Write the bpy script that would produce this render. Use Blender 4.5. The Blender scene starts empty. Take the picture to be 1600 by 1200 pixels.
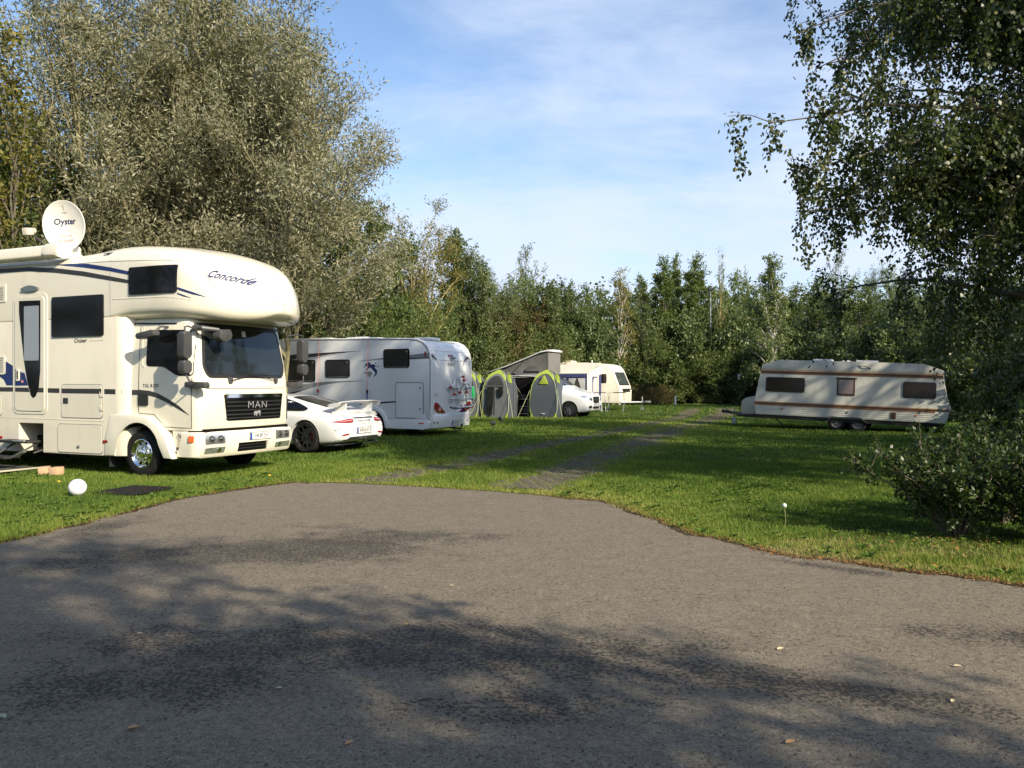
import bpy, bmesh, math, random
import numpy as np
from mathutils import Vector, Matrix, geometry
from mathutils.bvhtree import BVHTree

R = math.radians
SC = bpy.context.scene
COL = SC.collection

# ------------------------------------------------------------------ camera, sky, sun, exposure
cam_data = bpy.data.cameras.new('camera')
cam_data.sensor_width = 36.0
cam_data.lens = 1294.0 / 1600.0 * 36.0
cam_data.clip_start = 0.05
cam_data.clip_end = 2000.0
cam = bpy.data.objects.new('camera', cam_data)
cam.location = (0, 0, 1.5)
cam.rotation_euler = (R(90 - 0.09), 0, 0)
COL.objects.link(cam)
SC.camera = cam

SUN_AZ = math.atan2(0.68, -0.73)          # clockwise from +Y (camera direction)
SUN_EL = R(31)
SKY_STRENGTH = 0.142
world = bpy.data.worlds.new('World')
SC.world = world
world.use_nodes = True
wn, wl = world.node_tree.nodes, world.node_tree.links
wn.clear()
sky = wn.new('ShaderNodeTexSky')
sky.sky_type = 'NISHITA'
sky.sun_disc = False
sky.sun_elevation = SUN_EL
sky.sun_rotation = SUN_AZ
sky.altitude = 50
sky.air_density = 1.0
sky.dust_density = 1.4
sky.ozone_density = 3.0
tc = wn.new('ShaderNodeTexCoord')
sep = wn.new('ShaderNodeSeparateXYZ'); wl.new(tc.outputs['Generated'], sep.inputs[0])
def wmath(op, a, b=None, c=None):
    n = wn.new('ShaderNodeMath'); n.operation = op
    for i, v in enumerate((a, b, c)):
        if v is None: continue
        if isinstance(v, (int, float)): n.inputs[i].default_value = v
        else: wl.new(v, n.inputs[i])
    return n.outputs[0]
zz = wmath('MAXIMUM', sep.outputs['Z'], 0.0)
zd = wmath('ADD', zz, 0.24)
comb = wn.new('ShaderNodeCombineXYZ')
wl.new(wmath('DIVIDE', sep.outputs['X'], zd), comb.inputs[0])
wl.new(wmath('DIVIDE', sep.outputs['Y'], zd), comb.inputs[1])
def wnoise(scale, detail, rough, dist, off, sx=1.0, sy=1.0):
    mp = wn.new('ShaderNodeMapping'); wl.new(comb.outputs[0], mp.inputs[0])
    mp.inputs['Location'].default_value = off
    mp.inputs['Scale'].default_value = (sx, sy, 1)
    mp.inputs['Rotation'].default_value = (0, 0, R(12))
    n = wn.new('ShaderNodeTexNoise'); wl.new(mp.outputs[0], n.inputs['Vector'])
    n.inputs['Scale'].default_value = scale; n.inputs['Detail'].default_value = detail
    n.inputs['Roughness'].default_value = rough; n.inputs['Distortion'].default_value = dist
    return n.outputs['Fac']
def wramp(v, a, b, lo=0.0, hi=1.0):
    m = wn.new('ShaderNodeMapRange'); m.interpolation_type = 'SMOOTHSTEP'
    wl.new(v, m.inputs[0]); m.inputs[1].default_value = a; m.inputs[2].default_value = b
    m.inputs[3].default_value = lo; m.inputs[4].default_value = hi
    return m.outputs[0]
n_big = wnoise(0.62, 5, 0.5, 0.25, (3.1, 1.2, 0), 1.0, 0.9)
n_small = wnoise(2.4, 8, 0.62, 0.3, (0.4, 5.2, 0), 0.9, 1.5)
cl = wmath('ADD', wmath('MULTIPLY', n_big, 0.72), wmath('MULTIPLY', n_small, 0.28))
# thicker towards the horizon, thinner overhead, as thin layered cloud reads from the ground
elev_bias = wramp(sep.outputs['Z'], 0.03, 0.42, 0.15, -0.05)
cl2 = wramp(wmath('ADD', cl, elev_bias), 0.43, 0.66, 0.0, 0.93)
mix = wn.new('ShaderNodeMix'); mix.data_type = 'RGBA'
wl.new(cl2, mix.inputs[0])
wl.new(sky.outputs[0], mix.inputs[6])
mix.inputs[7].default_value = (3.55, 4.0, 4.9, 1)
bg = wn.new('ShaderNodeBackground')
wl.new(mix.outputs[2], bg.inputs[0]); bg.inputs[1].default_value = SKY_STRENGTH
wout = wn.new('ShaderNodeOutputWorld'); wl.new(bg.outputs[0], wout.inputs[0])

sun_data = bpy.data.lights.new('sun', 'SUN')
sun_data.energy = 4.6
sun_data.angle = R(0.55)
sun_data.color = (1.0, 0.89, 0.70)
sun = bpy.data.objects.new('sun', sun_data)
to_sun = Vector((math.sin(SUN_AZ) * math.cos(SUN_EL), math.cos(SUN_AZ) * math.cos(SUN_EL), math.sin(SUN_EL)))
sun.rotation_euler = to_sun.to_track_quat('Z', 'Y').to_euler()
sun.location = (20, -20, 30)
COL.objects.link(sun)

SC.view_settings.view_transform = 'Standard'
SC.view_settings.look = 'None'
SC.view_settings.exposure = 0.70
SC.view_settings.gamma = 1.0
SC.view_settings.use_curve_mapping = False
SC.cycles.max_bounces = 6
SC.cycles.diffuse_bounces = 3
SC.cycles.glossy_bounces = 3
SC.cycles.transmission_bounces = 4
SC.cycles.transparent_max_bounces = 6
SC.cycles.caustics_reflective = False
SC.cycles.caustics_refractive = False

# ------------------------------------------------------------------ materials
MATS = {}
def principled(name):
    m = bpy.data.materials.new(name); m.use_nodes = True
    nt = m.node_tree; b = nt.nodes['Principled BSDF']
    return m, nt, b
def lnk(nt, a, b): nt.links.new(a, b)
def set_in(b, key, v):
    if key in b.inputs: b.inputs[key].default_value = v
def noise_node(nt, scale, detail=4, rough=0.55, coord='Object', dist=0.0, sxyz=None):
    t = nt.nodes.new('ShaderNodeTexCoord')
    src = t.outputs[coord]
    if sxyz:
        mp = nt.nodes.new('ShaderNodeMapping'); mp.inputs['Scale'].default_value = sxyz
        lnk(nt, src, mp.inputs[0]); src = mp.outputs[0]
    n = nt.nodes.new('ShaderNodeTexNoise'); lnk(nt, src, n.inputs['Vector'])
    n.inputs['Scale'].default_value = scale; n.inputs['Detail'].default_value = detail
    n.inputs['Roughness'].default_value = rough; n.inputs['Distortion'].default_value = dist
    return n.outputs['Fac']
def ramp(nt, fac, stops):
    r = nt.nodes.new('ShaderNodeValToRGB'); lnk(nt, fac, r.inputs[0])
    e = r.color_ramp.elements
    while len(e) < len(stops): e.new(0.5)
    for el, (p, c) in zip(e, stops):
        el.position = p; el.color = (c[0], c[1], c[2], 1) if len(c) == 3 else c
    return r.outputs[0]
def bump(nt, b, height, strength=0.3, dist=0.01):
    n = nt.nodes.new('ShaderNodeBump'); lnk(nt, height, n.inputs['Height'])
    n.inputs['Strength'].default_value = strength; n.inputs['Distance'].default_value = dist
    lnk(nt, n.outputs[0], b.inputs['Normal'])
def mul(c, k): return tuple(min(1, x * k) for x in c[:3])
def mat(name, col, rough=0.5, metal=0.0, var=0.06, vscale=3.0, coat=0.0, bmp=0.0, bscale=60.0, spec=0.5, dirt=0.0, sxyz=None):
    """paint / plastic / metal / cloth with uneven tone, roughness and relief"""
    if name in MATS: return MATS[name]
    m, nt, b = principled(name)
    f = noise_node(nt, vscale, 5, 0.6, sxyz=sxyz)
    c = ramp(nt, f, [(0.3, mul(col, 1 - var)), (0.7, mul(col, 1 + var))])
    if dirt > 0:                                  # streaky grime of its own
        f2 = noise_node(nt, 2.0, 6, 0.65, sxyz=(1.6, 1.6, 0.5))
        mr = nt.nodes.new('ShaderNodeMapRange'); lnk(nt, f2, mr.inputs[0])
        mr.inputs[1].default_value = 0.5; mr.inputs[2].default_value = 0.8; mr.inputs[4].default_value = dirt
        mx = nt.nodes.new('ShaderNodeMix'); mx.data_type = 'RGBA'
        lnk(nt, mr.outputs[0], mx.inputs[0]); lnk(nt, c, mx.inputs[6]); mx.inputs[7].default_value = (col[0]*.45, col[1]*.43, col[2]*.38, 1)
        c = mx.outputs[2]
    lnk(nt, c, b.inputs['Base Color'])
    rr = nt.nodes.new('ShaderNodeMapRange'); lnk(nt, f, rr.inputs[0])
    rr.inputs[3].default_value = max(0.02, rough - 0.05); rr.inputs[4].default_value = min(1, rough + 0.06)
    lnk(nt, rr.outputs[0], b.inputs['Roughness'])
    set_in(b, 'Metallic', metal); set_in(b, 'Coat Weight', coat); set_in(b, 'Coat Roughness', 0.06)
    set_in(b, 'Specular IOR Level', spec)
    if bmp > 0: bump(nt, b, noise_node(nt, bscale, 3, 0.6), bmp, 0.01)
    MATS[name] = m
    return m
def leaf_mat(name, cols, trans=0.35, rough=0.45, spec=0.35):
    """leaf colour varies leaf by leaf through the 'tint' attribute"""
    m, nt, b = principled(name)
    a = nt.nodes.new('ShaderNodeAttribute'); a.attribute_name = 'tint'
    st = [(i / (len(cols) - 1), c) for i, c in enumerate(cols)]
    c = ramp(nt, a.outputs['Fac'], st)
    lnk(nt, c, b.inputs['Base Color'])
    set_in(b, 'Roughness', rough); set_in(b, 'Specular IOR Level', spec)
    t = nt.nodes.new('ShaderNodeBsdfTranslucent')
    g = nt.nodes.new('ShaderNodeMix'); g.data_type = 'RGBA'; g.blend_type = 'MULTIPLY'; g.inputs[0].default_value = 1
    lnk(nt, c, g.inputs[6]); g.inputs[7].default_value = (1.25, 1.35, 0.6, 1)
    lnk(nt, g.outputs[2], t.inputs[0])
    mx = nt.nodes.new('ShaderNodeMixShader'); mx.inputs[0].default_value = trans
    lnk(nt, b.outputs[0], mx.inputs[1]); lnk(nt, t.outputs[0], mx.inputs[2])
    out = [n for n in nt.nodes if n.type == 'OUTPUT_MATERIAL'][0]
    lnk(nt, mx.outputs[0], out.inputs[0])
    MATS[name] = m
    return m

# ------------------------------------------------------------------ objects
LAST = [None]
def mesh_obj(name, me, m=None, parent=None):
    o = bpy.data.objects.new(name, me); COL.objects.link(o)
    if m is not None:
        for q in (m if isinstance(m, (list, tuple)) else [m]): me.materials.append(q)
    if parent is not None: o.parent = parent
    LAST[0] = o
    return o
def smooth(me, ang=35):
    me.polygons.foreach_set('use_smooth', [True] * len(me.polygons))
    if hasattr(me, 'set_sharp_from_angle'): me.set_sharp_from_angle(angle=R(ang))
    return me
def bm_obj(name, bm, m, parent=None, ang=35):
    bmesh.ops.recalc_face_normals(bm, faces=bm.faces)
    me = bpy.data.meshes.new(name); bm.to_mesh(me); bm.free()
    smooth(me, ang)
    return mesh_obj(name, me, m, parent)
def thing(name, label, cat, loc=(0, 0, 0), rot=(0, 0, 0), group=None):
    o = bpy.data.objects.new(name, None); COL.objects.link(o)
    o.empty_display_size = 0.2
    o.location = loc; o.rotation_euler = rot
    o['label'] = label; o['category'] = cat
    if group: o['group'] = group
    return o
def tag(o, label, cat, group=None):
    o['label'] = label; o['category'] = cat
    if group: o['group'] = group
    return o
def kids(o): return [c for c in bpy.data.objects if c.parent == o]
def copy_tree(o, parent=None, keep=None):
    c = o.copy(); COL.objects.link(c); c.parent = parent
    if parent is None:
        pass
    for ch in (keep or KIDS)(o): copy_tree(ch, c)
    return c
def KIDS(o): return list(o.children)

# ------------------------------------------------------------------ bmesh shapes
def bx(bm, x0, x1, y0, y1, z0, z1, bev=0.0, seg=2):
    vs = [bm.verts.new((x, y, z)) for x in (x0, x1) for y in (y0, y1) for z in (z0, z1)]
    F = [(0, 1, 3, 2), (4, 6, 7, 5), (0, 4, 5, 1), (2, 3, 7, 6), (0, 2, 6, 4), (1, 5, 7, 3)]
    fs = [bm.faces.new([vs[i] for i in f]) for f in F]
    if bev > 0:
        es = list({e for f in fs for e in f.edges})
        bmesh.ops.bevel(bm, geom=es, offset=bev, segments=seg, profile=0.5, affect='EDGES')
def box(name, x0, x1, y0, y1, z0, z1, m, parent=None, bev=0.01, seg=2):
    bm = bmesh.new(); bx(bm, x0, x1, y0, y1, z0, z1, bev, seg)
    return bm_obj(name, bm, m, parent)
def tube_bm(bm, pts, r, n=8, cap=True):
    pts = [Vector(p) for p in pts]
    rs = r if isinstance(r, (list, tuple)) else [r] * len(pts)
    rings = []
    up = None
    for i, p in enumerate(pts):
        if i == 0: d = pts[1] - p
        elif i == len(pts) - 1: d = p - pts[i - 1]
        else: d = (pts[i + 1] - p).normalized() + (p - pts[i - 1]).normalized()
        d = d.normalized() if d.length > 1e-9 else Vector((0, 0, 1))
        if up is None:
            up = Vector((0, 0, 1)) if abs(d.z) < 0.9 else Vector((1, 0, 0))
        a = d.cross(up)
        if a.length < 1e-6: a = d.orthogonal()
        a.normalize(); b = a.cross(d).normalized(); up = b
        rings.append([bm.verts.new(p + (a * math.cos(2 * math.pi * k / n) + b * math.sin(2 * math.pi * k / n)) * rs[i]) for k in range(n)])
    for i in range(len(rings) - 1):
        for k in range(n):
            bm.faces.new((rings[i][k], rings[i][(k + 1) % n], rings[i + 1][(k + 1) % n], rings[i + 1][k]))
    if cap:
        bm.faces.new(rings[0][::-1]); bm.faces.new(rings[-1])
def tube(name, pts, r, m, parent=None, n=8):
    bm = bmesh.new(); tube_bm(bm, pts, r, n)
    return bm_obj(name, bm, m, parent, 50)
def lathe_bm(bm, prof, axis='z', n=32, c=(0, 0, 0), close=False, cap0=True):
    """prof: (radius, height along axis)"""
    c = Vector(c); rings = []
    for r, h in prof:
        ring = []
        for k in range(n):
            a = 2 * math.pi * k / n; u, v = r * math.cos(a), r * math.sin(a)
            p = {'z': (u, v, h), 'y': (u, h, v), 'x': (h, u, v)}[axis]
            ring.append(bm.verts.new(c + Vector(p)))
        rings.append(ring)
    m = len(rings)
    for i in range(m - 1 + (1 if close else 0)):
        for k in range(n):
            a, b = rings[i], rings[(i + 1) % m]
            bm.faces.new((a[k], a[(k + 1) % n], b[(k + 1) % n], b[k]))
    if not close:
        for ring, (r, h) in (((rings[0], prof[0]), (rings[-1], prof[-1])) if cap0 else ((rings[-1], prof[-1]),)):
            if r > 1e-4:
                try: bm.faces.new(ring)
                except ValueError: pass
    bmesh.ops.remove_doubles(bm, verts=bm.verts, dist=1e-5)
def lathe(name, prof, m, parent=None, axis='z', n=32, c=(0, 0, 0), close=False, ang=35, cap0=True):
    bm = bmesh.new(); lathe_bm(bm, prof, axis, n, c, close, cap0)
    return bm_obj(name, bm, m, parent, ang)
def loft_bm(bm, rings, cap=True):
    rr = [[bm.verts.new(p) for p in ring] for ring in rings]
    n = len(rr[0])
    for i in range(len(rr) - 1):
        for k in range(n):
            bm.faces.new((rr[i][k], rr[i][(k + 1) % n], rr[i + 1][(k + 1) % n], rr[i + 1][k]))
    if cap:
        bm.faces.new(rr[0][::-1]); bm.faces.new(rr[-1])
def loft(name, rings, m, parent=None, ang=35, sub=0):
    bm = bmesh.new(); loft_bm(bm, rings)
    o = bm_obj(name, bm, m, parent, ang)
    if sub:
        md = o.modifiers.new('s', 'SUBSURF'); md.levels = sub; md.render_levels = sub
        bake_mods(o, ang)
    return o
def bake_mods(o, ang=35):
    dg = bpy.context.evaluated_depsgraph_get(); dg.update()
    me = bpy.data.meshes.new_from_object(o.evaluated_get(dg))
    o.modifiers.clear()
    old = o.data; o.data = me; bpy.data.meshes.remove(old)
    smooth(me, ang)
    return o
def cut(o, cutters, ang=35, tri=False):
    """subtract closed meshes (list of objects) and delete them"""
    if tri:
        bm = bmesh.new(); bm.from_mesh(o.data); bmesh.ops.triangulate(bm, faces=bm.faces); bm.to_mesh(o.data); bm.free()
    par = o.parent; o.parent = None          # cutters are given in the body's own axes
    for c in cutters:
        md = o.modifiers.new('b', 'BOOLEAN'); md.operation = 'DIFFERENCE'; md.object = c; md.solver = 'EXACT'
    bake_mods(o, ang)
    o.parent = par
    for c in cutters:
        me = c.data; bpy.data.objects.remove(c); bpy.data.meshes.remove(me)
    return o
def prism_bm(bm, pts, axis, a, b, bev=0.0, seg=2):
    """2D outline extruded from a to b along axis ('y': pts are (x,z); 'x': (y,z); 'z': (x,y))"""
    def P(p, h): return {'y': (p[0], h, p[1]), 'x': (h, p[0], p[1]), 'z': (p[0], p[1], h)}[axis]
    A = [bm.verts.new(P(p, a)) for p in pts]; B = [bm.verts.new(P(p, b)) for p in pts]
    n = len(pts)
    f1 = bm.faces.new(A[::-1]); f2 = bm.faces.new(B)
    for k in range(n): bm.faces.new((A[k], A[(k + 1) % n], B[(k + 1) % n], B[k]))
    if bev > 0:
        es = list(f1.edges) + list(f2.edges)
        bmesh.ops.bevel(bm, geom=es, offset=bev, segments=seg, profile=0.5, affect='EDGES')
def prism(name, pts, axis, a, b, m, parent=None, bev=0.0, seg=2, ang=35):
    bm = bmesh.new(); prism_bm(bm, pts, axis, a, b, bev, seg)
    return bm_obj(name, bm, m, parent, ang)
def rrect(x0, x1, z0, z1, r, n=5):
    """rounded rectangle outline"""
    r = min(r, (x1 - x0) / 2 - 1e-4, (z1 - z0) / 2 - 1e-4)
    out = []
    for cx, cz, a0 in ((x1 - r, z1 - r, 0), (x0 + r, z1 - r, 90), (x0 + r, z0 + r, 180), (x1 - r, z0 + r, 270)):
        for k in range(n + 1):
            a = R(a0 + 90 * k / n); out.append((cx + r * math.cos(a), cz + r * math.sin(a)))
    return out
def round_poly(pts, r, n=4):
    """round the corners of any outline"""
    out = []
    m = len(pts)
    for i in range(m):
        p0, p, p1 = Vector(pts[i - 1]), Vector(pts[i]), Vector(pts[(i + 1) % m])
        d0, d1 = (p0 - p), (p1 - p)
        k = min(r, d0.length * 0.45, d1.length * 0.45)
        a, b = p + d0.normalized() * k, p + d1.normalized() * k
        for j in range(n + 1):
            t = j / n
            out.append(tuple((1 - t) ** 2 * a + 2 * t * (1 - t) * p + t * t * b))
    return out
def spline(pts, n=6, closed=False):
    """Catmull-Rom through 2D/3D points"""
    P = [Vector(p) for p in pts]; m = len(P); out = []
    rng = range(m if closed else m - 1)
    for i in rng:
        p0 = P[(i - 1) % m] if closed or i > 0 else P[0]
        p1, p2 = P[i], P[(i + 1) % m]
        p3 = P[(i + 2) % m] if closed or i + 2 < m else P[-1]
        for j in range(n):
            t = j / n
            out.append(tuple(0.5 * ((2 * p1) + (p2 - p0) * t + (2 * p0 - 5 * p1 + 4 * p2 - p3) * t * t + (3 * p1 - p0 - 3 * p2 + p3) * t ** 3)))
    if not closed: out.append(tuple(P[-1]))
    return out

# ---- things laid on a curved body: an outline in two of the body's axes is dropped on to the surface and given thickness
class Skin:
    def __init__(s, *objs):
        vs, fs = [], []
        for o in objs:
            b = len(vs); vs += [v.co.copy() for v in o.data.vertices]
            fs += [[b + i for i in p.vertices] for p in o.data.polygons]
        s.t = BVHTree.FromPolygons(vs, fs)
    def hit(s, u, v, way):
        # way: '-y' looks at the body from the -y side, and so on
        ax = 'xyz'.index(way[1]); sg = -1 if way[0] == '-' else 1
        p = Vector((0, 0, 0)); d = Vector((0, 0, 0)); d[ax] = -sg
        i, j = [k for k in range(3) if k != ax]
        p[i], p[j], p[ax] = u, v, sg * 30
        h = s.t.ray_cast(p, d)
        return h[0], d
def laid(name, outline, way, skin, th, m, parent=None, grid=0.12, depth=0.012, ang=30, inner=None):
    """outline laid on the skin: its face stands th proud, its rim runs back into the body"""
    bm = bmesh.new(); laid_bm(bm, outline, way, skin, th, grid, depth)
    return bm_obj(name, bm, m, parent, ang)
def laid_bm(bm, outline, way, skin, th, grid=0.12, depth=0.012):
    pts = []
    m = len(outline)
    for i in range(m):                               # resample long edges
        a, b = Vector(outline[i][:2]), Vector(outline[(i + 1) % m][:2])
        if (b - a).length < 1e-6: continue
        k = max(1, int((b - a).length / grid))
        for j in range(k): pts.append(a + (b - a) * (j / k))
    nb = len(pts); edges = [(i, (i + 1) % nb) for i in range(nb)]
    xs, ys = [p.x for p in pts], [p.y for p in pts]
    nx, ny = int((max(xs) - min(xs)) / grid), int((max(ys) - min(ys)) / grid)
    inn = []
    for i in range(1, nx + 1):
        for j in range(1, ny + 1):
            q = Vector((min(xs) + (max(xs) - min(xs)) * i / (nx + 1), min(ys) + (max(ys) - min(ys)) * j / (ny + 1)))
            inn.append(q)
    vc, ec, fc, _, _, _ = geometry.delaunay_2d_cdt(pts + inn, edges, [list(range(nb))], 1, 1e-6)
    top = []
    last = None
    for p in vc:
        h, d = skin.hit(p.x, p.y, way)
        if h is None:
            h2 = last if last is not None else Vector((0, 0, 0))
            ax = 'xyz'.index(way[1]); h = Vector((0, 0, 0)); i, j = [k for k in range(3) if k != ax]
            h[i], h[j], h[ax] = p.x, p.y, h2[ax]
        last = h
        top.append(bm.verts.new(h - d * th))
    axd = 'xyz'.index(way[1])
    for f in fc:
        if max(top[i].co[axd] for i in f) - min(top[i].co[axd] for i in f) > .22: continue
        try: bm.faces.new([top[i] for i in f])
        except ValueError: pass
    _, d = skin.hit(0, 0, way)
    bm.verts.ensure_lookup_table()
    cnt = {}
    for f in fc:
        for a, b in zip(f, list(f[1:]) + [f[0]]): cnt.setdefault(frozenset((a, b)), []).append((a, b))
    low = {}
    for k, v in cnt.items():
        if len(v) == 1:
            a, b = v[0]
            if abs(top[a].co[axd] - top[b].co[axd]) > .22: continue
            for q in (a, b):
                if q not in low: low[q] = bm.verts.new(top[q].co + d * (th + depth))
            try: bm.faces.new((top[b], top[a], low[a], low[b]))
            except ValueError: pass
def strip_outline(pts, w):
    """a band of width w (or list of widths) about a polyline"""
    P = [Vector(p[:2]) for p in pts]; L, Rr = [], []
    ws = w if isinstance(w, (list, tuple)) else [w] * len(P)
    for i, p in enumerate(P):
        d = (P[min(i + 1, len(P) - 1)] - P[max(i - 1, 0)]).normalized(); n = Vector((-d.y, d.x))
        L.append(tuple(p + n * ws[i] / 2)); Rr.append(tuple(p - n * ws[i] / 2))
    return L + Rr[::-1]
def seam_bm(bm, pts, w, way, skin, th=0.004):
    for i in range(len(pts) - 1):
        laid_bm(bm, strip_outline([pts[i], pts[i + 1]], w), way, skin, th, 0.15, 0.003)

FONT_B = None
def text_mesh(s, size, bold=0.0, shear=0.0, space=1.0, res=2):
    cu = bpy.data.curves.new('txt', 'FONT'); cu.body = s; cu.size = size; cu.offset = bold * size
    cu.shear = shear; cu.space_character = space; cu.resolution_u = res; cu.align_x = 'CENTER'; cu.align_y = 'CENTER'
    cu.fill_mode = 'FRONT'
    o = bpy.data.objects.new('txt', cu); COL.objects.link(o)
    dg = bpy.context.evaluated_depsgraph_get(); dg.update()
    me = bpy.data.meshes.new_from_object(o.evaluated_get(dg))
    bpy.data.objects.remove(o); bpy.data.curves.remove(cu)
    return me
def lettering(name, s, size, way, skin, c, m, parent=None, flip=False, rot=0.0, bold=0.01, shear=0.0, th=0.004, sx=1.0, space=1.0, fine=0):
    """flat print laid on a surface. c: centre in the two axes across 'way'. flip: mirror when the first axis runs right to left"""
    me = text_mesh(s, size, bold, shear, space)
    if fine:
        bm = bmesh.new(); bm.from_mesh(me); bmesh.ops.triangulate(bm, faces=bm.faces); bmesh.ops.subdivide_edges(bm, edges=bm.edges, cuts=fine, use_grid_fill=True); bm.to_mesh(me); bm.free()
    cr, sr = math.cos(rot), math.sin(rot)
    for v in me.vertices:
        x, y = v.co.x * sx, v.co.y
        x, y = x * cr - y * sr, x * sr + y * cr
        if flip: x = -x
        h, d = skin.hit(c[0] + x, c[1] + y, way)
        if h is None: h = Vector((0, 0, 0))
        v.co = h - d * th
    o = mesh_obj(name, me, m, parent)
    if flip != (way in ('+y', '-x')): me.flip_normals()
    return o

def S(x, a, b):
    t = min(1, max(0, (x - a) / (b - a))); return t * t * (3 - 2 * t)
def Snp(x, a, b):
    t = np.clip((x - a) / (b - a), 0, 1); return t * t * (3 - 2 * t)
def gz(x, y):
    """lie of the ground: a shallow dip under the old caravan and a slight one under the big motorhome"""
    return (-0.17 * S(x, 4, 10) * S(y, 17, 25) * (1 - S(y, 34, 46)) - 0.05 * S(-x, 3.2, 5.0) * S(y, 11.5, 13.5) * (1 - S(y, 17, 22)))
def gznp(x, y):
    return (-0.17 * Snp(x, 4, 10) * Snp(y, 17, 25) * (1 - Snp(y, 34, 46)) - 0.05 * Snp(-x, 3.2, 5.0) * Snp(y, 11.5, 13.5) * (1 - Snp(y, 17, 22)))
# ------------------------------------------------------------------ ground
rng = np.random.default_rng(7)
def vnoise(x, y, seed=0):
    """smooth 2D value noise 0..1 (numpy)"""
    xi, yi = np.floor(x).astype(np.int64), np.floor(y).astype(np.int64)
    fx, fy = x - xi, y - yi
    fx, fy = fx * fx * (3 - 2 * fx), fy * fy * (3 - 2 * fy)
    def h(a, b):
        n = (a * 374761393 + b * 668265263 + seed * 1442695041) & 0x7fffffff
        n = ((n ^ (n >> 13)) * 1274126177) & 0x7fffffff
        return ((n ^ (n >> 16)) & 0xffff) / 65535.0
    return (h(xi, yi) * (1 - fx) + h(xi + 1, yi) * fx) * (1 - fy) + (h(xi, yi + 1) * (1 - fx) + h(xi + 1, yi + 1) * fx) * fy
def fbm(x, y, seed=0, o=3):
    s, a, t = 0, 0.5, 0
    for i in range(o):
        s = s + a * vnoise(x * 2 ** i, y * 2 ** i, seed + i); t += a; a *= 0.5
    return s / t

m, nt, b = principled('grass_soil')
f = noise_node(nt, 1.3, 6, 0.65)
c = ramp(nt, f, [(0.25, (0.020, 0.040, 0.008)), (0.5, (0.045, 0.080, 0.014)), (0.68, (0.075, 0.105, 0.020)), (0.85, (0.10, 0.09, 0.035))])
f2 = noise_node(nt, 26, 5, 0.7)
c2 = ramp(nt, f2, [(0.35, (0.55, 0.5, 0.45)), (0.65, (1.15, 1.15, 1.1))])
mx = nt.nodes.new('ShaderNodeMix'); mx.data_type = 'RGBA'; mx.blend_type = 'MULTIPLY'; mx.inputs[0].default_value = 1
lnk(nt, c, mx.inputs[6]); lnk(nt, c2, mx.inputs[7]); lnk(nt, mx.outputs[2], b.inputs['Base Color'])
set_in(b, 'Roughness', 0.95); set_in(b, 'Specular IOR Level', 0.1)
bump(nt, b, f2, 0.6, 0.04)
M_SOIL = m

xs = np.concatenate([np.linspace(-400, -45, 12), np.linspace(-40, 40, 161), np.linspace(45, 400, 12)])
ys = np.concatenate([np.linspace(-120, -12, 8), np.linspace(-10, 70, 161), np.linspace(75, 600, 14)])
XX, YY = np.meshgrid(xs, ys)
ZZ = gznp(XX, YY) - 0.004
vs = np.stack([XX, YY, ZZ], -1).reshape(-1, 3)
nx_ = len(xs)
fs = [(j * nx_ + i, j * nx_ + i + 1, (j + 1) * nx_ + i + 1, (j + 1) * nx_ + i) for j in range(len(ys) - 1) for i in range(nx_ - 1)]
me = bpy.data.meshes.new('grass_ground'); me.from_pydata(vs.tolist(), [], fs); smooth(me, 60)
o = mesh_obj('grass_ground', me, M_SOIL); o['kind'] = 'structure'; o['label'] = 'lawn of the pitches'

# road: edge as the photograph shows it, the rest of it running on out of view
EDGE = [(-40, 1.5), (-14, 3.6), (-8, 5.0), (-5.9, 6.3), (-4.90, 7.55), (-4.62, 8.44), (-4.48, 9.4), (-4.28, 10.6), (-3.85, 11.6), (-3.40, 12.28),
        (-2.9, 12.40), (-1.95, 12.15), (-0.36, 11.45), (0.67, 10.78), (1.14, 10.38), (1.42, 9.61), (1.68, 8.65), (1.95, 7.95), (2.26, 7.36), (2.68, 6.95), (3.05, 6.62),
        (3.44, 6.36), (3.85, 6.10), (5.2, 5.5), (8, 4.7), (14, 3.4), (40, 0.5)]
edge = []
for p in spline(EDGE, 14):
    edge.append(p)
E2 = []
for i, p in enumerate(edge):
    k = 0.075 if 30 < i < len(edge) - 30 else 0.0
    if i > 14 * 10 and i < 14 * 13: k = 0.006            # the clean sawn edge at the paved lane
    j = (float(vnoise(np.array(p[0] * 5.0), np.array(p[1] * 5.0), 3)) - 0.5) * 2 * k + random.Random(i).uniform(-1, 1) * k * 0.35
    E2.append((p[0] + j * 0.6, p[1] + j))
ROAD = E2 + [(40, -7.5), (-40, -7.5)]
m, nt, b = principled('asphalt')
t = nt.nodes.new('ShaderNodeTexCoord')
f_big = noise_node(nt, 0.55, 5, 0.6, dist=0.6, sxyz=(0.7, 1.25, 1))
f_mid = noise_node(nt, 6, 5, 0.6)
f_fine = noise_node(nt, 95, 3, 0.7)
f_grit = noise_node(nt, 260, 2, 0.6)
base = ramp(nt, f_fine, [(0.30, (0.086, 0.071, 0.051)), (0.5, (0.188, 0.160, 0.119)), (0.70, (0.29, 0.250, 0.188))])
def mixc(nt, fac, a, b_, mode='MIX'):
    mx = nt.nodes.new('ShaderNodeMix'); mx.data_type = 'RGBA'; mx.blend_type = mode
    if isinstance(fac, (int, float)): mx.inputs[0].default_value = fac
    else: lnk(nt, fac, mx.inputs[0])
    for s_, v in ((6, a), (7, b_)):
        if isinstance(v, tuple): mx.inputs[s_].default_value = v
        else: lnk(nt, v, mx.inputs[s_])
    return mx.outputs[2]
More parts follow.
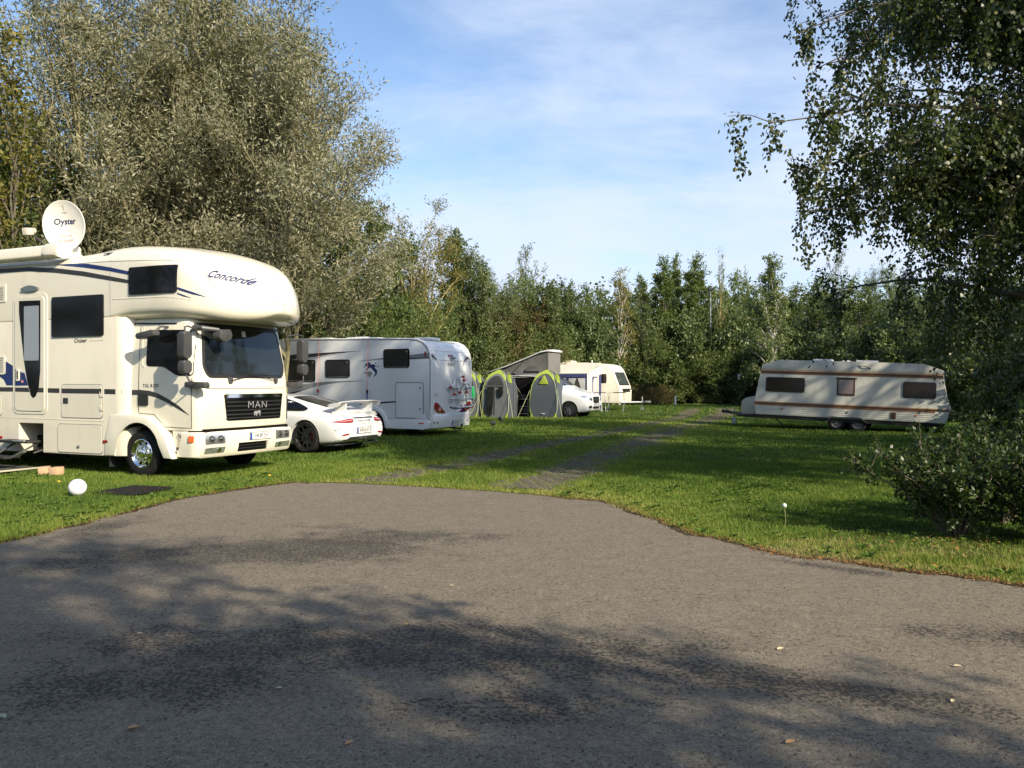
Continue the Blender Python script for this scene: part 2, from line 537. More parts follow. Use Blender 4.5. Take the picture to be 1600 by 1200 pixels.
def mrange(nt, v, a, b_, lo=0.0, hi=1.0):
    mr = nt.nodes.new('ShaderNodeMapRange'); mr.interpolation_type = 'SMOOTHSTEP'; lnk(nt, v, mr.inputs[0])
    mr.inputs[1].default_value = a; mr.inputs[2].default_value = b_; mr.inputs[3].default_value = lo; mr.inputs[4].default_value = hi
    return mr.outputs[0]
def mth(nt, op, a, b_=None):
    n = nt.nodes.new('ShaderNodeMath'); n.operation = op
    for i, v in enumerate((a, b_)):
        if v is None: continue
        if isinstance(v, (int, float)): n.inputs[i].default_value = v
        else: lnk(nt, v, n.inputs[i])
    return n.outputs[0]
base = mixc(nt, 1.0, base, ramp(nt, f_mid, [(0.3, (0.88, 0.88, 0.88)), (0.7, (1.1, 1.09, 1.07))]), 'MULTIPLY')
# worn, open-textured areas (dark binder showing between the stones), each an ellipse with ragged edge where the photo has it
sepn = nt.nodes.new('ShaderNodeSeparateXYZ'); lnk(nt, t.outputs['Object'], sepn.inputs[0])
worn = None
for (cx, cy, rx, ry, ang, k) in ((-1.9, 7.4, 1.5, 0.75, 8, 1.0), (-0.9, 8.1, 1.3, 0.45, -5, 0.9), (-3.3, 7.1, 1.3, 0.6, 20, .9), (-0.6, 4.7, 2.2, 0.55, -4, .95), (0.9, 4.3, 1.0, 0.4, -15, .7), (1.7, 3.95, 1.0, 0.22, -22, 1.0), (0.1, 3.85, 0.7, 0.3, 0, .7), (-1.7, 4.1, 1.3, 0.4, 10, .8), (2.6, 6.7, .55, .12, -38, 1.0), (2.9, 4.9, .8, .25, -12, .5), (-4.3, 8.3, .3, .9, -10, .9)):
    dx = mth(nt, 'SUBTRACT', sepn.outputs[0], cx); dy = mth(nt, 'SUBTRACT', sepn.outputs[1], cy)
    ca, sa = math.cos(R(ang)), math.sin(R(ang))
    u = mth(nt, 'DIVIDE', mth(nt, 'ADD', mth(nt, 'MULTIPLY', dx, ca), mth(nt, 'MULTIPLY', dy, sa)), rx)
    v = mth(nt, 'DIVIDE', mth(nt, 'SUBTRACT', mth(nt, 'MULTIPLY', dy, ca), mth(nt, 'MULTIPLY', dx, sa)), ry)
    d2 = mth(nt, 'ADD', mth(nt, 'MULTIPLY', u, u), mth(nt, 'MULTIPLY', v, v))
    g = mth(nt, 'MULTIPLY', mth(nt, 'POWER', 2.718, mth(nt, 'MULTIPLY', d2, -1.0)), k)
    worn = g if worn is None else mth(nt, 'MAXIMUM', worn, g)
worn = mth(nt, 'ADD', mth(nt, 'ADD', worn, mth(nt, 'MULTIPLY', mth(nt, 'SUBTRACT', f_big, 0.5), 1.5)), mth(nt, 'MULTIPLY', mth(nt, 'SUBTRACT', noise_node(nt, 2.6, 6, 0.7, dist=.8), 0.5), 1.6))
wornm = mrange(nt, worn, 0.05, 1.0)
vor = nt.nodes.new('ShaderNodeTexNoise'); mp = nt.nodes.new('ShaderNodeMapping'); mp.inputs['Scale'].default_value = (1, 1.0, 1)
lnk(nt, t.outputs['Object'], mp.inputs[0]); lnk(nt, mp.outputs[0], vor.inputs['Vector'])
vor.inputs['Scale'].default_value = 40; vor.inputs['Detail'].default_value = 6; vor.inputs['Roughness'].default_value = 0.62
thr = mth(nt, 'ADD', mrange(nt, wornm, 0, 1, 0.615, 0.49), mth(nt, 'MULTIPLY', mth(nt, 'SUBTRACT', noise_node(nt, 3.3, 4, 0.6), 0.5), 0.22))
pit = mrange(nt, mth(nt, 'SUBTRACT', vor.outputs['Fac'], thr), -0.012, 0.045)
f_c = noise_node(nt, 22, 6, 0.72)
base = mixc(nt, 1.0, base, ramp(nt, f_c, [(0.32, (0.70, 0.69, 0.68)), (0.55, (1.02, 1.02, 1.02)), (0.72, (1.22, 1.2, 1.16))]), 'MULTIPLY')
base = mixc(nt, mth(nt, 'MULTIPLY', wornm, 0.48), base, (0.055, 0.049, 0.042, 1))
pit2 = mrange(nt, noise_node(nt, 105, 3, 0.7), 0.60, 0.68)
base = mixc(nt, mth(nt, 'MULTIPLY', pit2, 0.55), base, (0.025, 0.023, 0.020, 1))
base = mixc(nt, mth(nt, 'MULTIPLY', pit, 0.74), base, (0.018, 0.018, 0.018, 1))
light = mrange(nt, f_grit, 0.72, 0.80)
base = mixc(nt, mth(nt, 'MULTIPLY', light, 0.5), base, (0.42, 0.40, 0.36, 1))
lnk(nt, base, b.inputs['Base Color'])
set_in(b, 'Roughness', 0.9); set_in(b, 'Specular IOR Level', 0.25)
h = mth(nt, 'SUBTRACT', mth(nt, 'ADD', mth(nt, 'MULTIPLY', f_fine, 0.55), mth(nt, 'MULTIPLY', f_grit, 0.25)), mth(nt, 'MULTIPLY', pit, 0.8))
bump(nt, b, h, 0.75, 0.008)
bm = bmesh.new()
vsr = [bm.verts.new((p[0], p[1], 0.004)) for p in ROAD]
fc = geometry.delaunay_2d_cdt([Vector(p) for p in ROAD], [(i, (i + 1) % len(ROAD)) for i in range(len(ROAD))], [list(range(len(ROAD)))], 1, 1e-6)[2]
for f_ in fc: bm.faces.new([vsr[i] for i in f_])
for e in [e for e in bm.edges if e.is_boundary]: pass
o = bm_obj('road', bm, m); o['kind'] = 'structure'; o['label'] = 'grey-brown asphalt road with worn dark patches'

RD = np.array(ROAD)
def in_poly(x, y, P):
    ins = np.zeros(len(x), bool); n = len(P); j = n - 1
    for i in range(n):
        xi, yi, xj, yj = P[i, 0], P[i, 1], P[j, 0], P[j, 1]
        if yi != yj:
            c = ((yi > y) != (yj > y)) & (x < (xj - xi) * (y - yi) / (yj - yi) + xi)
            ins ^= c
        j = i
    return ins
_E = np.array(E2)
def road_dist(x, y):
    d = np.full(len(x), 9.0)
    sel = (y < 14) & (x > -15) & (x < 12)
    if sel.any():
        px, py = x[sel], y[sel]
        dd = np.full(len(px), 81.0)
        for i in range(20, len(_E) - 20, 2):
            dd = np.minimum(dd, (px - _E[i, 0]) ** 2 + (py - _E[i, 1]) ** 2)
        d[sel] = np.sqrt(dd)
    return d

# crumbled soil and leaf mould lying over the edge of the asphalt
def verge_soil():
    bm = bmesh.new(); prev = None
    for i in range(30, len(E2) - 30):
        p = Vector(E2[i]); d = (Vector(E2[i + 1]) - Vector(E2[i - 1])).normalized(); n = Vector((d.y, -d.x))
        w = 0.004 + 0.15 * max(0.0, float(vnoise(np.array(p.x * 2.3), np.array(p.y * 2.3), 17)) - .35) + .035 * float(vnoise(np.array(p.x * 19.), np.array(p.y * 19.), 18)) ** 2
        if -3.3 < p.x < .7 and p.y > 10.5: w *= .25
        a = bm.verts.new((p.x - n.x * .12, p.y - n.y * .12, -.001)); b2 = bm.verts.new((p.x, p.y, .0075)); c2 = bm.verts.new((p.x + n.x * w * .6, p.y + n.y * w * .6, .007)); e2 = bm.verts.new((p.x + n.x * w, p.y + n.y * w, .0045))
        if prev:
            for q in range(3): bm.faces.new((prev[q], prev[q + 1], (a, b2, c2, e2)[q + 1], (a, b2, c2, e2)[q]))
        prev = (a, b2, c2, e2)
    o = bm_obj('verge_soil', bm, mat('verge_soil', (.052, .038, .024), .98, var=.55, vscale=14, bmp=.9, bscale=70, spec=.1), None, 60); o['kind'] = 'structure'; o['label'] = 'crumbled dark soil along the road edge'
verge_soil()

# paved lane: two worn wheel ruts of small turf pavers
RUT_A = spline([(-2.15, 12.5), (-1.14, 14.7), (0.0, 17.97), (1.3, 21.1), (3.12, 25.2), (7.5, 37.3), (10.4, 47)], 12)
RUT_B = spline([(0.20, 11.7), (0.95, 13.86), (1.75, 16.59), (3.0, 20.01), (5.6, 27.7), (10.5, 41.3), (12.5, 48)], 12)
def rut_dist(x, y):
    d = np.full(len(x), 99.0)
    for Rt in (RUT_A, RUT_B):
        P = np.array(Rt)
        for i in range(len(P) - 1):
            a, bb = P[i], P[i + 1]; ab = bb - a
            t = np.clip(((x - a[0]) * ab[0] + (y - a[1]) * ab[1]) / (ab @ ab), 0, 1)
            d = np.minimum(d, np.hypot(x - a[0] - t * ab[0], y - a[1] - t * ab[1]))
    return d
M_PAVER = mat('paver_concrete', (0.088, 0.074, 0.050), 0.95, var=0.35, vscale=2.2, bmp=0.5, bscale=55)
M_TRACKSOIL = mat('track_soil', (0.062, 0.066, 0.030), 1.0, var=0.45, vscale=5, bmp=0.6, bscale=30, spec=0.1)
def ribbon(P, w0, w1, zoff):
    vsx, fsx = [], []
    for i, p in enumerate(P):
        p = Vector(p); d = (Vector(P[min(i + 1, len(P) - 1)]) - Vector(P[max(0, i - 1)])).normalized(); n = Vector((-d.y, d.x))
        w = w0 + (w1 - w0) * i / (len(P) - 1)
        w *= .55 + .7 * float(vnoise(np.array(p.x * 1.7), np.array(p.y * 1.7), 60))
        for s in (-1, -0.33, 0.33, 1):
            q = p + n * s * w / 2
            z = gz(q.x, q.y) + zoff
            vsx.append((q.x, q.y, z))
    for i in range(len(P) - 1):
        for k in range(3): a = i * 4 + k; fsx.append((a, a + 1, a + 5, a + 4))
    return vsx, fsx
va, fa = ribbon(RUT_A, 0.62, 0.75, 0.0); vb, fb = ribbon(RUT_B, 1.35, 0.75, 0.0)
me = bpy.data.meshes.new('paver_lane'); me.from_pydata(va + vb, [], fa + [tuple(i + len(va) for i in f) for f in fb])
lane = mesh_obj('paver_lane', me, M_TRACKSOIL); lane['kind'] = 'structure'; lane['label'] = 'two wheel ruts of turf pavers crossing the lawn'
pav = []
rr = random.Random(5)
for Rt, wid in ((RUT_A, 0.70), (RUT_B, 1.05)):
    s_acc = 0.0; row = 0
    L = [0]
    for i in range(len(Rt) - 1): L.append(L[-1] + (Vector(Rt[i + 1]) - Vector(Rt[i])).length)
    s = 0.12
    while s < L[-1]:
        i = max(k for k in range(len(L)) if L[k] <= s); i = min(i, len(Rt) - 2)
        t_ = (s - L[i]) / (L[i + 1] - L[i]); p = Vector(Rt[i]) + (Vector(Rt[i + 1]) - Vector(Rt[i])) * t_
        d = (Vector(Rt[i + 1]) - Vector(Rt[i])).normalized(); n = Vector((-d.y, d.x))
        kk = int(wid / 0.2)
        for c_ in range(kk + 1):
            off = (c_ - kk / 2) * 0.205 + (0.1 if row % 2 else 0)
            if rr.random() < 0.12 + 0.25 * (abs(off) > wid * 0.42) + 0.30 * S(p.y, 16, 28): continue
            q = p + n * off
            pav.append((q.x + rr.uniform(-.01, .01), q.y, math.atan2(d.y, d.x) + rr.uniform(-.05, .05), rr.uniform(-.003, .004)))
        row += 1; s += 0.185
edge_np = np.array([(a, b_) for a, b_, _, _ in pav])
bad = in_poly(edge_np[:, 0], edge_np[:, 1], RD)
pav = [p for p, k in zip(pav, bad) if not k]
pav.sort(key=lambda p: p[0] ** 2 + p[1] ** 2)
def paver_mesh():
    bm = bmesh.new(); bx(bm, -0.062, 0.062, -0.085, 0.085, -0.03, 0.008, 0)
    bmesh.ops.bevel(bm, geom=[e for e in bm.edges if all(v.co.z > 0 for v in e.verts)], offset=0.008, segments=1, affect='EDGES')
    me = bpy.data.meshes.new('paver'); bm.to_mesh(me); bm.free(); me.materials.append(M_PAVER); return me
PM = paver_mesh()
for (x, y, a, dz) in pav[:300]:
    o = bpy.data.objects.new('paver', PM); COL.objects.link(o); o.parent = lane
    o.location = (x, y, gz(x, y) + 0.006 + dz); o.rotation_euler = (rr.uniform(-.02, .02), rr.uniform(-.02, .02), a)
vv = np.array([v.co[:] for v in PM.vertices]); ff = [list(p.vertices) for p in PM.polygons]
V_, F_ = [], []
for k, (x, y, a, dz) in enumerate(pav[300:]):
    ca, sa = math.cos(a), math.sin(a)
    w = np.stack([vv[:, 0] * ca - vv[:, 1] * sa + x, vv[:, 0] * sa + vv[:, 1] * ca + y, vv[:, 2] + gz(x, y) + 0.006 + dz], 1)
    F_ += [[i + len(V_) for i in f] for f in ff]; V_ += w.tolist()
me = bpy.data.meshes.new('far_pavers'); me.from_pydata(V_, [], F_)
o = mesh_obj('far_pavers', me, M_PAVER, lane); o['kind'] = 'stuff'

# ------------------------------------------------------------------ fast leaf / blade meshes
def quad_mesh(name, V4, tint, m, tri=False):
    """V4: (n, k, 3) corner points of n polygons with k corners"""
    n, k = V4.shape[:2]
    me = bpy.data.meshes.new(name)
    me.vertices.add(n * k); me.vertices.foreach_set('co', V4.reshape(-1).astype(np.float32))
    me.loops.add(n * k); me.loops.foreach_set('vertex_index', np.arange(n * k, dtype=np.int32))
    me.polygons.add(n); me.polygons.foreach_set('loop_start', np.arange(0, n * k, k, dtype=np.int32))
    try: me.polygons.foreach_set('loop_total', np.full(n, k, dtype=np.int32))
    except Exception: pass
    at = me.attributes.new('tint', 'FLOAT', 'POINT'); at.data.foreach_set('value', np.repeat(tint, k).astype(np.float32))
    me.update(calc_edges=True); me.validate()
    me.materials.append(m)
    return me

M_GRASS = leaf_mat('grass_blades', [(0.040, 0.080, 0.016), (0.092, 0.156, 0.025), (0.170, 0.232, 0.038), (0.265, 0.295, 0.062), (0.36, 0.31, 0.14)], 0.35, 0.6, 0.2)
# visible lawn (and a margin each side), denser close to the camera
def sample_lawn(n, y0, y1, pw):
    u = rng.random(n)
    y = (y0 ** pw + u * (y1 ** pw - y0 ** pw)) ** (1 / pw)
    x = (rng.random(n) * 2 - 1) * (0.70 * y + 0.8)
    return x, y
XS, YS = [], []
for n, a, b_, pw in ((640000, 5.6, 16, 0.2), (260000, 16, 36, 0.5), (50000, 36, 62, 1.0)):
    x, y = sample_lawn(n, a, b_, pw); XS.append(x); YS.append(y)
x, y = np.concatenate(XS), np.concatenate(YS)
k = ~in_poly(x, y, RD); x, y = x[k], y[k]
rd = rut_dist(x, y)
gp_ = fbm(x * 1.3, y * 1.3, 51) + 0.25 * (rd / 0.4) - 0.14 * np.exp(-((y - 14.5) / 3) ** 2); k = (rd > 0.36 + 0.16 * np.exp(-((y - 14.5) / 3) ** 2)) | (rng.random(len(x)) < np.clip((gp_ - 0.26) * 2.6, 0.42 + 0.2 * np.clip((y - 15) / 10, 0, 1), 1)); x, y, rd = x[k], y[k], rd[k]
# things lying on the lawn keep it down
for (poly) in ([(-5.60, 11.28), (-5.49, 11.95), (-4.78, 11.45), (-4.90, 10.78)], [(-12, 13.6), (-8.45, 13.86), (-8.45, 14.8), (-12, 15.5)]):
    k = ~in_poly(x, y, np.array(poly)); x, y, rd = x[k], y[k], rd[k]
bed = ((x - 4.4) / 1.5) ** 2 + ((y - 7.9) / 0.8) ** 2 < 1
k = ~bed | (rng.random(len(x)) < 0.35); x, y, rd = x[k], y[k], rd[k]
dR = road_dist(x, y)
n = len(x)
x = x + rng.normal(0, .04, n) * (dR < .25); y = y + rng.normal(0, .035, n) * (dR < .25)
lush = np.clip((fbm(x * 0.9, y * 0.9, 11) - 0.35) * 2.2, 0, 1)
left = (x < -3.3) & (y < 14)
near_r = (x > 0.3) & (y < 13)
hgt = (0.034 + 0.032 * lush) * np.where((x > -1) & (y < 13), 0.62 + 0.3 * np.clip((y - 9) / 4, 0, 1), 1.0)
hgt = np.where(left, hgt * (1.0 + 0.9 * np.clip(1 - (y - 7.5) / 3.0, 0, 1)), hgt)
dry = ((x - 3.9) / 1.8) ** 2 + ((y - 7.35) / 0.75) ** 2 < 1
hgt = np.where(dry, 0.022 + 0.075 * vnoise(x * 4, y * 4, 5) ** 4, hgt)
far = np.clip((y - 14) / 25, 0, 1)
hgt = hgt * (1 + 0.35 * far) * (0.6 + 0.8 * rng.random(n))
hgt = np.where(rd < 0.35, hgt * 0.62, hgt)
wid = (0.0042 + 0.0036 * rng.random(n)) * (1 + 4.0 * np.clip((y - 7) / 22, 0, 1.3))
tint = 0.30 + 0.26 * (fbm(x * 0.35, y * 0.35, 21) - 0.5) * 2 + 0.34 * (fbm(x * 2.6, y * 2.6, 31) - 0.5) + rng.normal(0, 0.10, n)
tint += 0.26 * np.exp(-(rd / 1.1) ** 2) + 0.22 * np.exp(-(dR / 0.5) ** 2)
tint = np.where(dry, tint + 0.50 * vnoise(x * 2.2, y * 3, 8), tint)
tint += np.where((x > 0.2) & (y < 11.5) & (dR < 1.6), 0.12, 0)
tint += np.where(rng.random(n) < 0.05, 0.4, 0)
tint = np.where(left, tint + 0.08, tint)
tint = np.clip(tint, 0, 1)
z = gznp(x, y) - 0.004
az = rng.random(n) * 2 * np.pi
lean = hgt * (0.25 + 0.6 * rng.random(n))
wdir = np.stack([np.cos(az), np.sin(az), np.zeros(n)], 1)
ld = np.stack([np.cos(az + 1.2 + rng.random(n)), np.sin(az + 1.2 + rng.random(n)), np.zeros(n)], 1)
base = np.stack([x, y, z], 1)
tip = base + ld * lean[:, None] + np.array([0, 0, 1]) * hgt[:, None]
mid = base + ld * (lean * 0.25)[:, None] + np.array([0, 0, 1]) * (hgt * 0.6)[:, None]
V4 = np.stack([base - wdir * wid[:, None] / 2, base + wdir * wid[:, None] / 2, tip], 1)
me = quad_mesh('grass', V4, tint, M_GRASS)
o = mesh_obj('grass', me); o['kind'] = 'stuff'; o['label'] = 'mown green grass of the lawn, yellowing by the road'

# broad-leaved weeds and clover in the verges
M_WEED = leaf_mat('weed_leaves', [(0.06, 0.11, 0.02), (0.10, 0.17, 0.03), (0.16, 0.23, 0.05)], 0.3, 0.5, 0.3)
nw = 1500
wx = np.concatenate([rng.uniform(-8.5, -3.2, 900), rng.uniform(0.6, 5.5, 600)]); wy = np.concatenate([rng.uniform(8, 14, 900), rng.uniform(6, 12, 600)])
k = ~in_poly(wx, wy, RD); wx, wy = wx[k], wy[k]
k = (vnoise(wx * 1.4, wy * 1.4, 9) > 0.5) | (road_dist(wx, wy) < 0.35); wx, wy = wx[k], wy[k]
V_, T_ = [], []
for a, b_ in zip(wx, wy):
    nl = rng.integers(4, 8); a0 = rng.random() * 6.3; L = rng.uniform(0.025, 0.06)
    for i in range(nl):
        th = a0 + i * 2.4 + rng.uniform(-.3, .3); d = np.array([math.cos(th), math.sin(th), 0]); s = np.array([-d[1], d[0], 0])
        p0 = np.array([a, b_, gz(a, b_) + 0.02]) + d * 0.008
        V_.append([p0, p0 + d * L * .55 - s * L * .26 + [0, 0, L * .6], p0 + d * L + [0, 0, L * .65], p0 + d * L * .55 + s * L * .26 + [0, 0, L * .6]]); T_.append(rng.random())
me = quad_mesh('weeds', np.array(V_), np.array(T_), M_WEED); o = mesh_obj('weeds', me); o['kind'] = 'stuff'; o['label'] = 'low broad-leaved weeds in the verge'

# fallen leaves and crumbs along the kerbless edge
M_LITTER = leaf_mat('leaf_litter', [(0.07, 0.035, 0.015), (0.17, 0.09, 0.035), (0.30, 0.19, 0.08), (0.36, 0.14, 0.05)], 0.1, 0.8, 0.2)
V_, T_ = [], []
idx = [i for i in range(40, len(E2) - 50)]
def litter_leaf(px, py, L, z0=0.008):
    th = rng.random() * 6.3; d = np.array([math.cos(th), math.sin(th), rng.uniform(-.1, .3)]); s = np.array([-d[1], d[0], rng.uniform(-.4, .4)])
    p0 = np.array([px, py, z0 + gz(px, py)]); w = rng.uniform(.25, .42)
    V_.append([p0, p0 + d * L * .5 - s * L * w + [0, 0, L * .12], p0 + d * L, p0 + d * L * .5 + s * L * w + [0, 0, L * .12]]); T_.append(rng.random())
for _ in range(5200):
    i = idx[rng.integers(len(idx))]; p = E2[i]
    if p[0] < -3.2 or p[0] > 0.3 or rng.random() < .25:
        w = 0.35 if p[0] < 0 else 0.12
        litter_leaf(p[0] + rng.normal(0, .05) - (0.03 if p[0] < 0 else -0.03), p[1] + rng.normal(0, .05), rng.uniform(.01, .034))
for _ in range(420): litter_leaf(rng.uniform(3.0, 5.6), rng.uniform(6.6, 8.4), rng.uniform(.02, .05), 0.012)
for _ in range(160):
    yy = rng.uniform(3.2, 11); litter_leaf(rng.uniform(-.65, .65) * yy, yy, rng.uniform(.006, .014), 0.006)
me = quad_mesh('leaf_litter', np.array(V_), np.array(T_), M_LITTER); o = mesh_obj('leaf_litter', me); o['kind'] = 'stuff'; o['label'] = 'brown leaf litter along the road edge'
# ------------------------------------------------------------------ trees and bushes
def unit(v): return v / (np.linalg.norm(v, axis=-1, keepdims=True) + 1e-9)
def tubes_np(paths, radii, n=5):
    """paths: list of (k,3) arrays -> one mesh"""
    V_, F_ = [], []
    for P, rad in zip(paths, radii):
        P = np.asarray(P); k = len(P)
        T = np.gradient(P, axis=0); T = unit(T)
        ref = np.array([0.0, 0.0, 1.0]) if abs(T[0, 2]) < 0.9 else np.array([1.0, 0, 0])
        A = unit(np.cross(T, ref)); B = np.cross(T, A)
        b0 = len(V_)
        for i in range(k):
            for j in range(n):
                a = 2 * math.pi * j / n
                V_.append(P[i] + (A[i] * math.cos(a) + B[i] * math.sin(a)) * rad[i])
        for i in range(k - 1):
            for j in range(n):
                F_.append((b0 + i * n + j, b0 + i * n + (j + 1) % n, b0 + (i + 1) * n + (j + 1) % n, b0 + (i + 1) * n + j))
    return np.array(V_), F_
def wood_mesh(name, paths, radii, m, n=5):
    V_, F_ = tubes_np(paths, radii, n)
    me = bpy.data.meshes.new(name); me.from_pydata(V_.tolist(), [], F_); smooth(me, 60); me.materials.append(m)
    return me
def path_to(rg, a, b_, k, wob, sag=0.0):
    t = np.linspace(0, 1, k)[:, None]
    P = a + (b_ - a) * t
    L = np.linalg.norm(b_ - a)
    nz = rg.normal(0, 1, (k, 3)); nz = np.cumsum(nz, 0); nz -= nz[0] + (nz[-1] - nz[0]) * t
    P = P + nz * wob * L / k
    P[:, 2] += sag * L * np.sin(np.pi * t[:, 0])
    return P
def leaves_on(rg, twigs, per, L, W, spread, droop=0.0, shape=4):
    """leaves set along twigs (n,2,3): positions, then rhombic faces"""
    n = len(twigs)
    a, b_ = np.repeat(twigs[:, 0], per, 0), np.repeat(twigs[:, 1], per, 0)
    t = rg.random((n * per, 1)) ** 0.8
    P = a + (b_ - a) * t + rg.normal(0, spread, (n * per, 3))
    D = unit(unit(b_ - a) * 0.7 + rg.normal(0, 0.75, (n * per, 3)) + np.array([0, 0, -droop]))
    Nn = unit(rg.normal(0, 1, (n * per, 3)) + np.array([0, 0, 0.9]))
    Wd = unit(np.cross(D, Nn))
    l = L * (0.65 + 0.7 * rg.random((n * per, 1))); w = W * (0.7 + 0.6 * rg.random((n * per, 1)))
    if shape == 4:
        V4 = np.stack([P, P + D * l * .45 + Wd * w / 2, P + D * l, P + D * l * .45 - Wd * w / 2], 1)
    else:   # toothed oval with a folded midrib
        up = np.cross(Wd, D) * w * 0.18
        V4 = np.stack([P, P + D * l * .22 + Wd * w * .42 + up, P + D * l * .5 + Wd * w * .40 + up, P + D * l, P + D * l * .5 - Wd * w * .40 + up, P + D * l * .22 - Wd * w * .42 + up], 1)
    return V4
def env_radius(kind, t):
    """crown half-width at height fraction t of the crown, 0..1"""
    t = np.clip(t, 0, 1)
    if kind == 'round': return np.sqrt(np.clip(1 - (2 * t - 1) ** 2, 0.02, 1)) * (1.05 - 0.15 * t)
    if kind == 'column': return np.clip(np.minimum(t * 5, 1) * (1 - t ** 2.2) ** 0.8, .03, 1)
    if kind == 'cone': return np.clip(np.minimum(t * 6 + .3, 1) * (1.03 - t) ** 0.9, .02, 1)
    if kind == 'fan': return np.clip((0.25 + 0.95 * t ** 0.8) * np.sqrt(np.clip(1 - ((t - .55) / .5) ** 4, 0.01, 1)), .03, 1)
    if kind == 'bush': return np.sqrt(np.clip(1 - t ** 2.4, 0.01, 1)) * (0.85 + .15 * t)
def make_tree(seed, H_, rad, base, kind, nlimb, nsub, ntwig, per, L, W, mleaf, mwood, trunk_r=0.14, stems=1, spread=0.05, twig_len=0.45, lean_up=0.6, shape=4, ragged=0.35, tone=0.5, droop=0.1, gap=0.0):
    """a tree with its own limbs: returns (wood mesh, crown mesh). Height H_, crown half-width rad, crown starts at base"""
    rg = np.random.default_rng(seed)
    paths, radii, ends = [], [], []
    for s in range(stems):
        off = np.array([0.0, 0, 0]) if stems == 1 else np.array([math.cos(6.28 * s / stems), math.sin(6.28 * s / stems), 0]) * rad * 0.10
        top = np.array([off[0] * 4 + rg.normal(0, .04) * H_, off[1] * 4 + rg.normal(0, .04) * H_, H_ * (0.93 if stems == 1 else rg.uniform(.78, .97))])
        TP = path_to(rg, off + np.array([0, 0, -0.15]), top, 14, 0.05)
        tr = trunk_r * (1 if stems == 1 else 0.6)
        paths.append(TP); radii.append(np.linspace(tr, tr * 0.12, 14) + np.array([tr * .35] + [0] * 13))
        ends.append((TP[-3], TP[-1]))
        for i in range(nlimb // stems):
            t = (i + rg.random()) / (nlimb / stems)
            t = t ** 0.9
            zc = base + (H_ - base) * t
            tt = min(zc * (0.72 if lean_up > .3 else .95), H_ * .9) / H_
            k = tt * 13; k0 = int(k); P0 = TP[min(k0, 12)] + (TP[min(k0 + 1, 13)] - TP[min(k0, 12)]) * (k - k0)
            az = (i + s * 0.37) * 2.399 + rg.normal(0, .3)
            rr_ = rad * float(env_radius(kind, (zc - base) / (H_ - base))) * (1 - ragged * rg.random())
            E_ = np.array([TP[0][0] + math.cos(az) * rr_, TP[0][1] + math.sin(az) * rr_, zc + rg.normal(0, .03) * H_])
            if stems > 1: E_[:2] += off[:2] * 3
            P = path_to(rg, P0, E_, 7, 0.10, 0.08 if lean_up > 0 else -0.02)
            r0 = tr * (1 - tt) * 0.55 + 0.012
            paths.append(P); radii.append(np.linspace(r0, r0 * .2 + .003, 7))
            for j in range(nsub):
                u = 0.30 + 0.70 * rg.random(); q = P[int(u * 6)]
                dirv = unit(P[-1] - P[0]) * 0.7 + rg.normal(0, 0.6, 3) + np.array([0, 0, lean_up * .5])
                e2 = q + unit(dirv) * rad * rg.uniform(.16, .42)
                p2 = path_to(rg, q, e2, 4, 0.12)
                paths.append(p2); radii.append(np.linspace(r0 * .4 + .003, .003, 4))
                ends.append((q + (e2 - q) * .25, e2))
            ends.append((P[4], P[6]))
    ends = np.array(ends)
    if gap > 0: ends = ends[rg.random(len(ends)) > gap]
    # twigs about every branch end
    ne = len(ends)
    a = np.repeat(ends[:, 0], ntwig, 0); b_ = np.repeat(ends[:, 1], ntwig, 0)
    u = rg.random((ne * ntwig, 1)); st = a + (b_ - a) * u + rg.normal(0, rad * 0.035, (ne * ntwig, 3))
    dr = unit(unit(b_ - a) * .8 + rg.normal(0, .7, (ne * ntwig, 3)) + np.array([0, 0, lean_up * .6 - droop]))
    tl = twig_len * (0.5 + rg.random((ne * ntwig, 1)))
    tw = np.stack([st, st + dr * tl], 1)
    V4 = leaves_on(rg, tw, per, L, W, spread, droop, shape)
    clump = np.repeat(np.repeat(rg.normal(0, .12, ne), ntwig), per)
    tint = np.clip(tone + clump + rg.normal(0, .16, len(V4)), 0, 1)
    wood = wood_mesh('trunk', paths, radii, mwood, 5)
    crown = quad_mesh('crown', V4, tint, mleaf)
    return wood, crown

M_BARK = mat('bark_grey', (0.14, 0.12, 0.09), 0.9, var=0.35, vscale=6, bmp=0.8, bscale=25, spec=0.2, sxyz=(1, 1, .3))
M_BARK_OL = mat('bark_olive', (0.20, 0.18, 0.10), 0.9, var=0.3, vscale=6, bmp=0.6, bscale=25, spec=0.2)
M_BARK_TAN = mat('bark_tan', (0.34, 0.27, 0.12), 0.9, var=0.3, vscale=6, bmp=0.6, bscale=25, spec=0.2)
m, nt, b = principled('bark_birch')
f = noise_node(nt, 9, 5, 0.7, sxyz=(.5, .5, 2.6))
lnk(nt, ramp(nt, f, [(0.38, (0.05, 0.045, 0.04)), (0.46, (0.45, 0.42, 0.36)), (0.8, (0.62, 0.60, 0.54))]), b.inputs['Base Color']); set_in(b, 'Roughness', .8)
M_BIRCH = m
LM_WILLOW = leaf_mat('willow_leaves', [(.080,.088,.048),(.175,.172,.100),(.275,.262,.165),(.38,.355,.24)], 0.25, 0.5, 0.35)
LM_DARK = leaf_mat('dark_leaves', [(.032,.052,.018),(.070,.102,.032),(.122,.156,.054),(.185,.205,.078)], 0.3, 0.45, 0.4)
LM_GREEN = leaf_mat('green_leaves', [(.048,.076,.022),(.098,.138,.038),(.158,.192,.058),(.22,.24,.085)], 0.35, 0.5, 0.3)
LM_YELLOW = leaf_mat('yellow_leaves', [(0.090, 0.096, 0.022), (0.168, 0.156, 0.036), (0.252, 0.210, 0.054), (0.324, 0.252, 0.084)], 0.35, 0.5, 0.3)
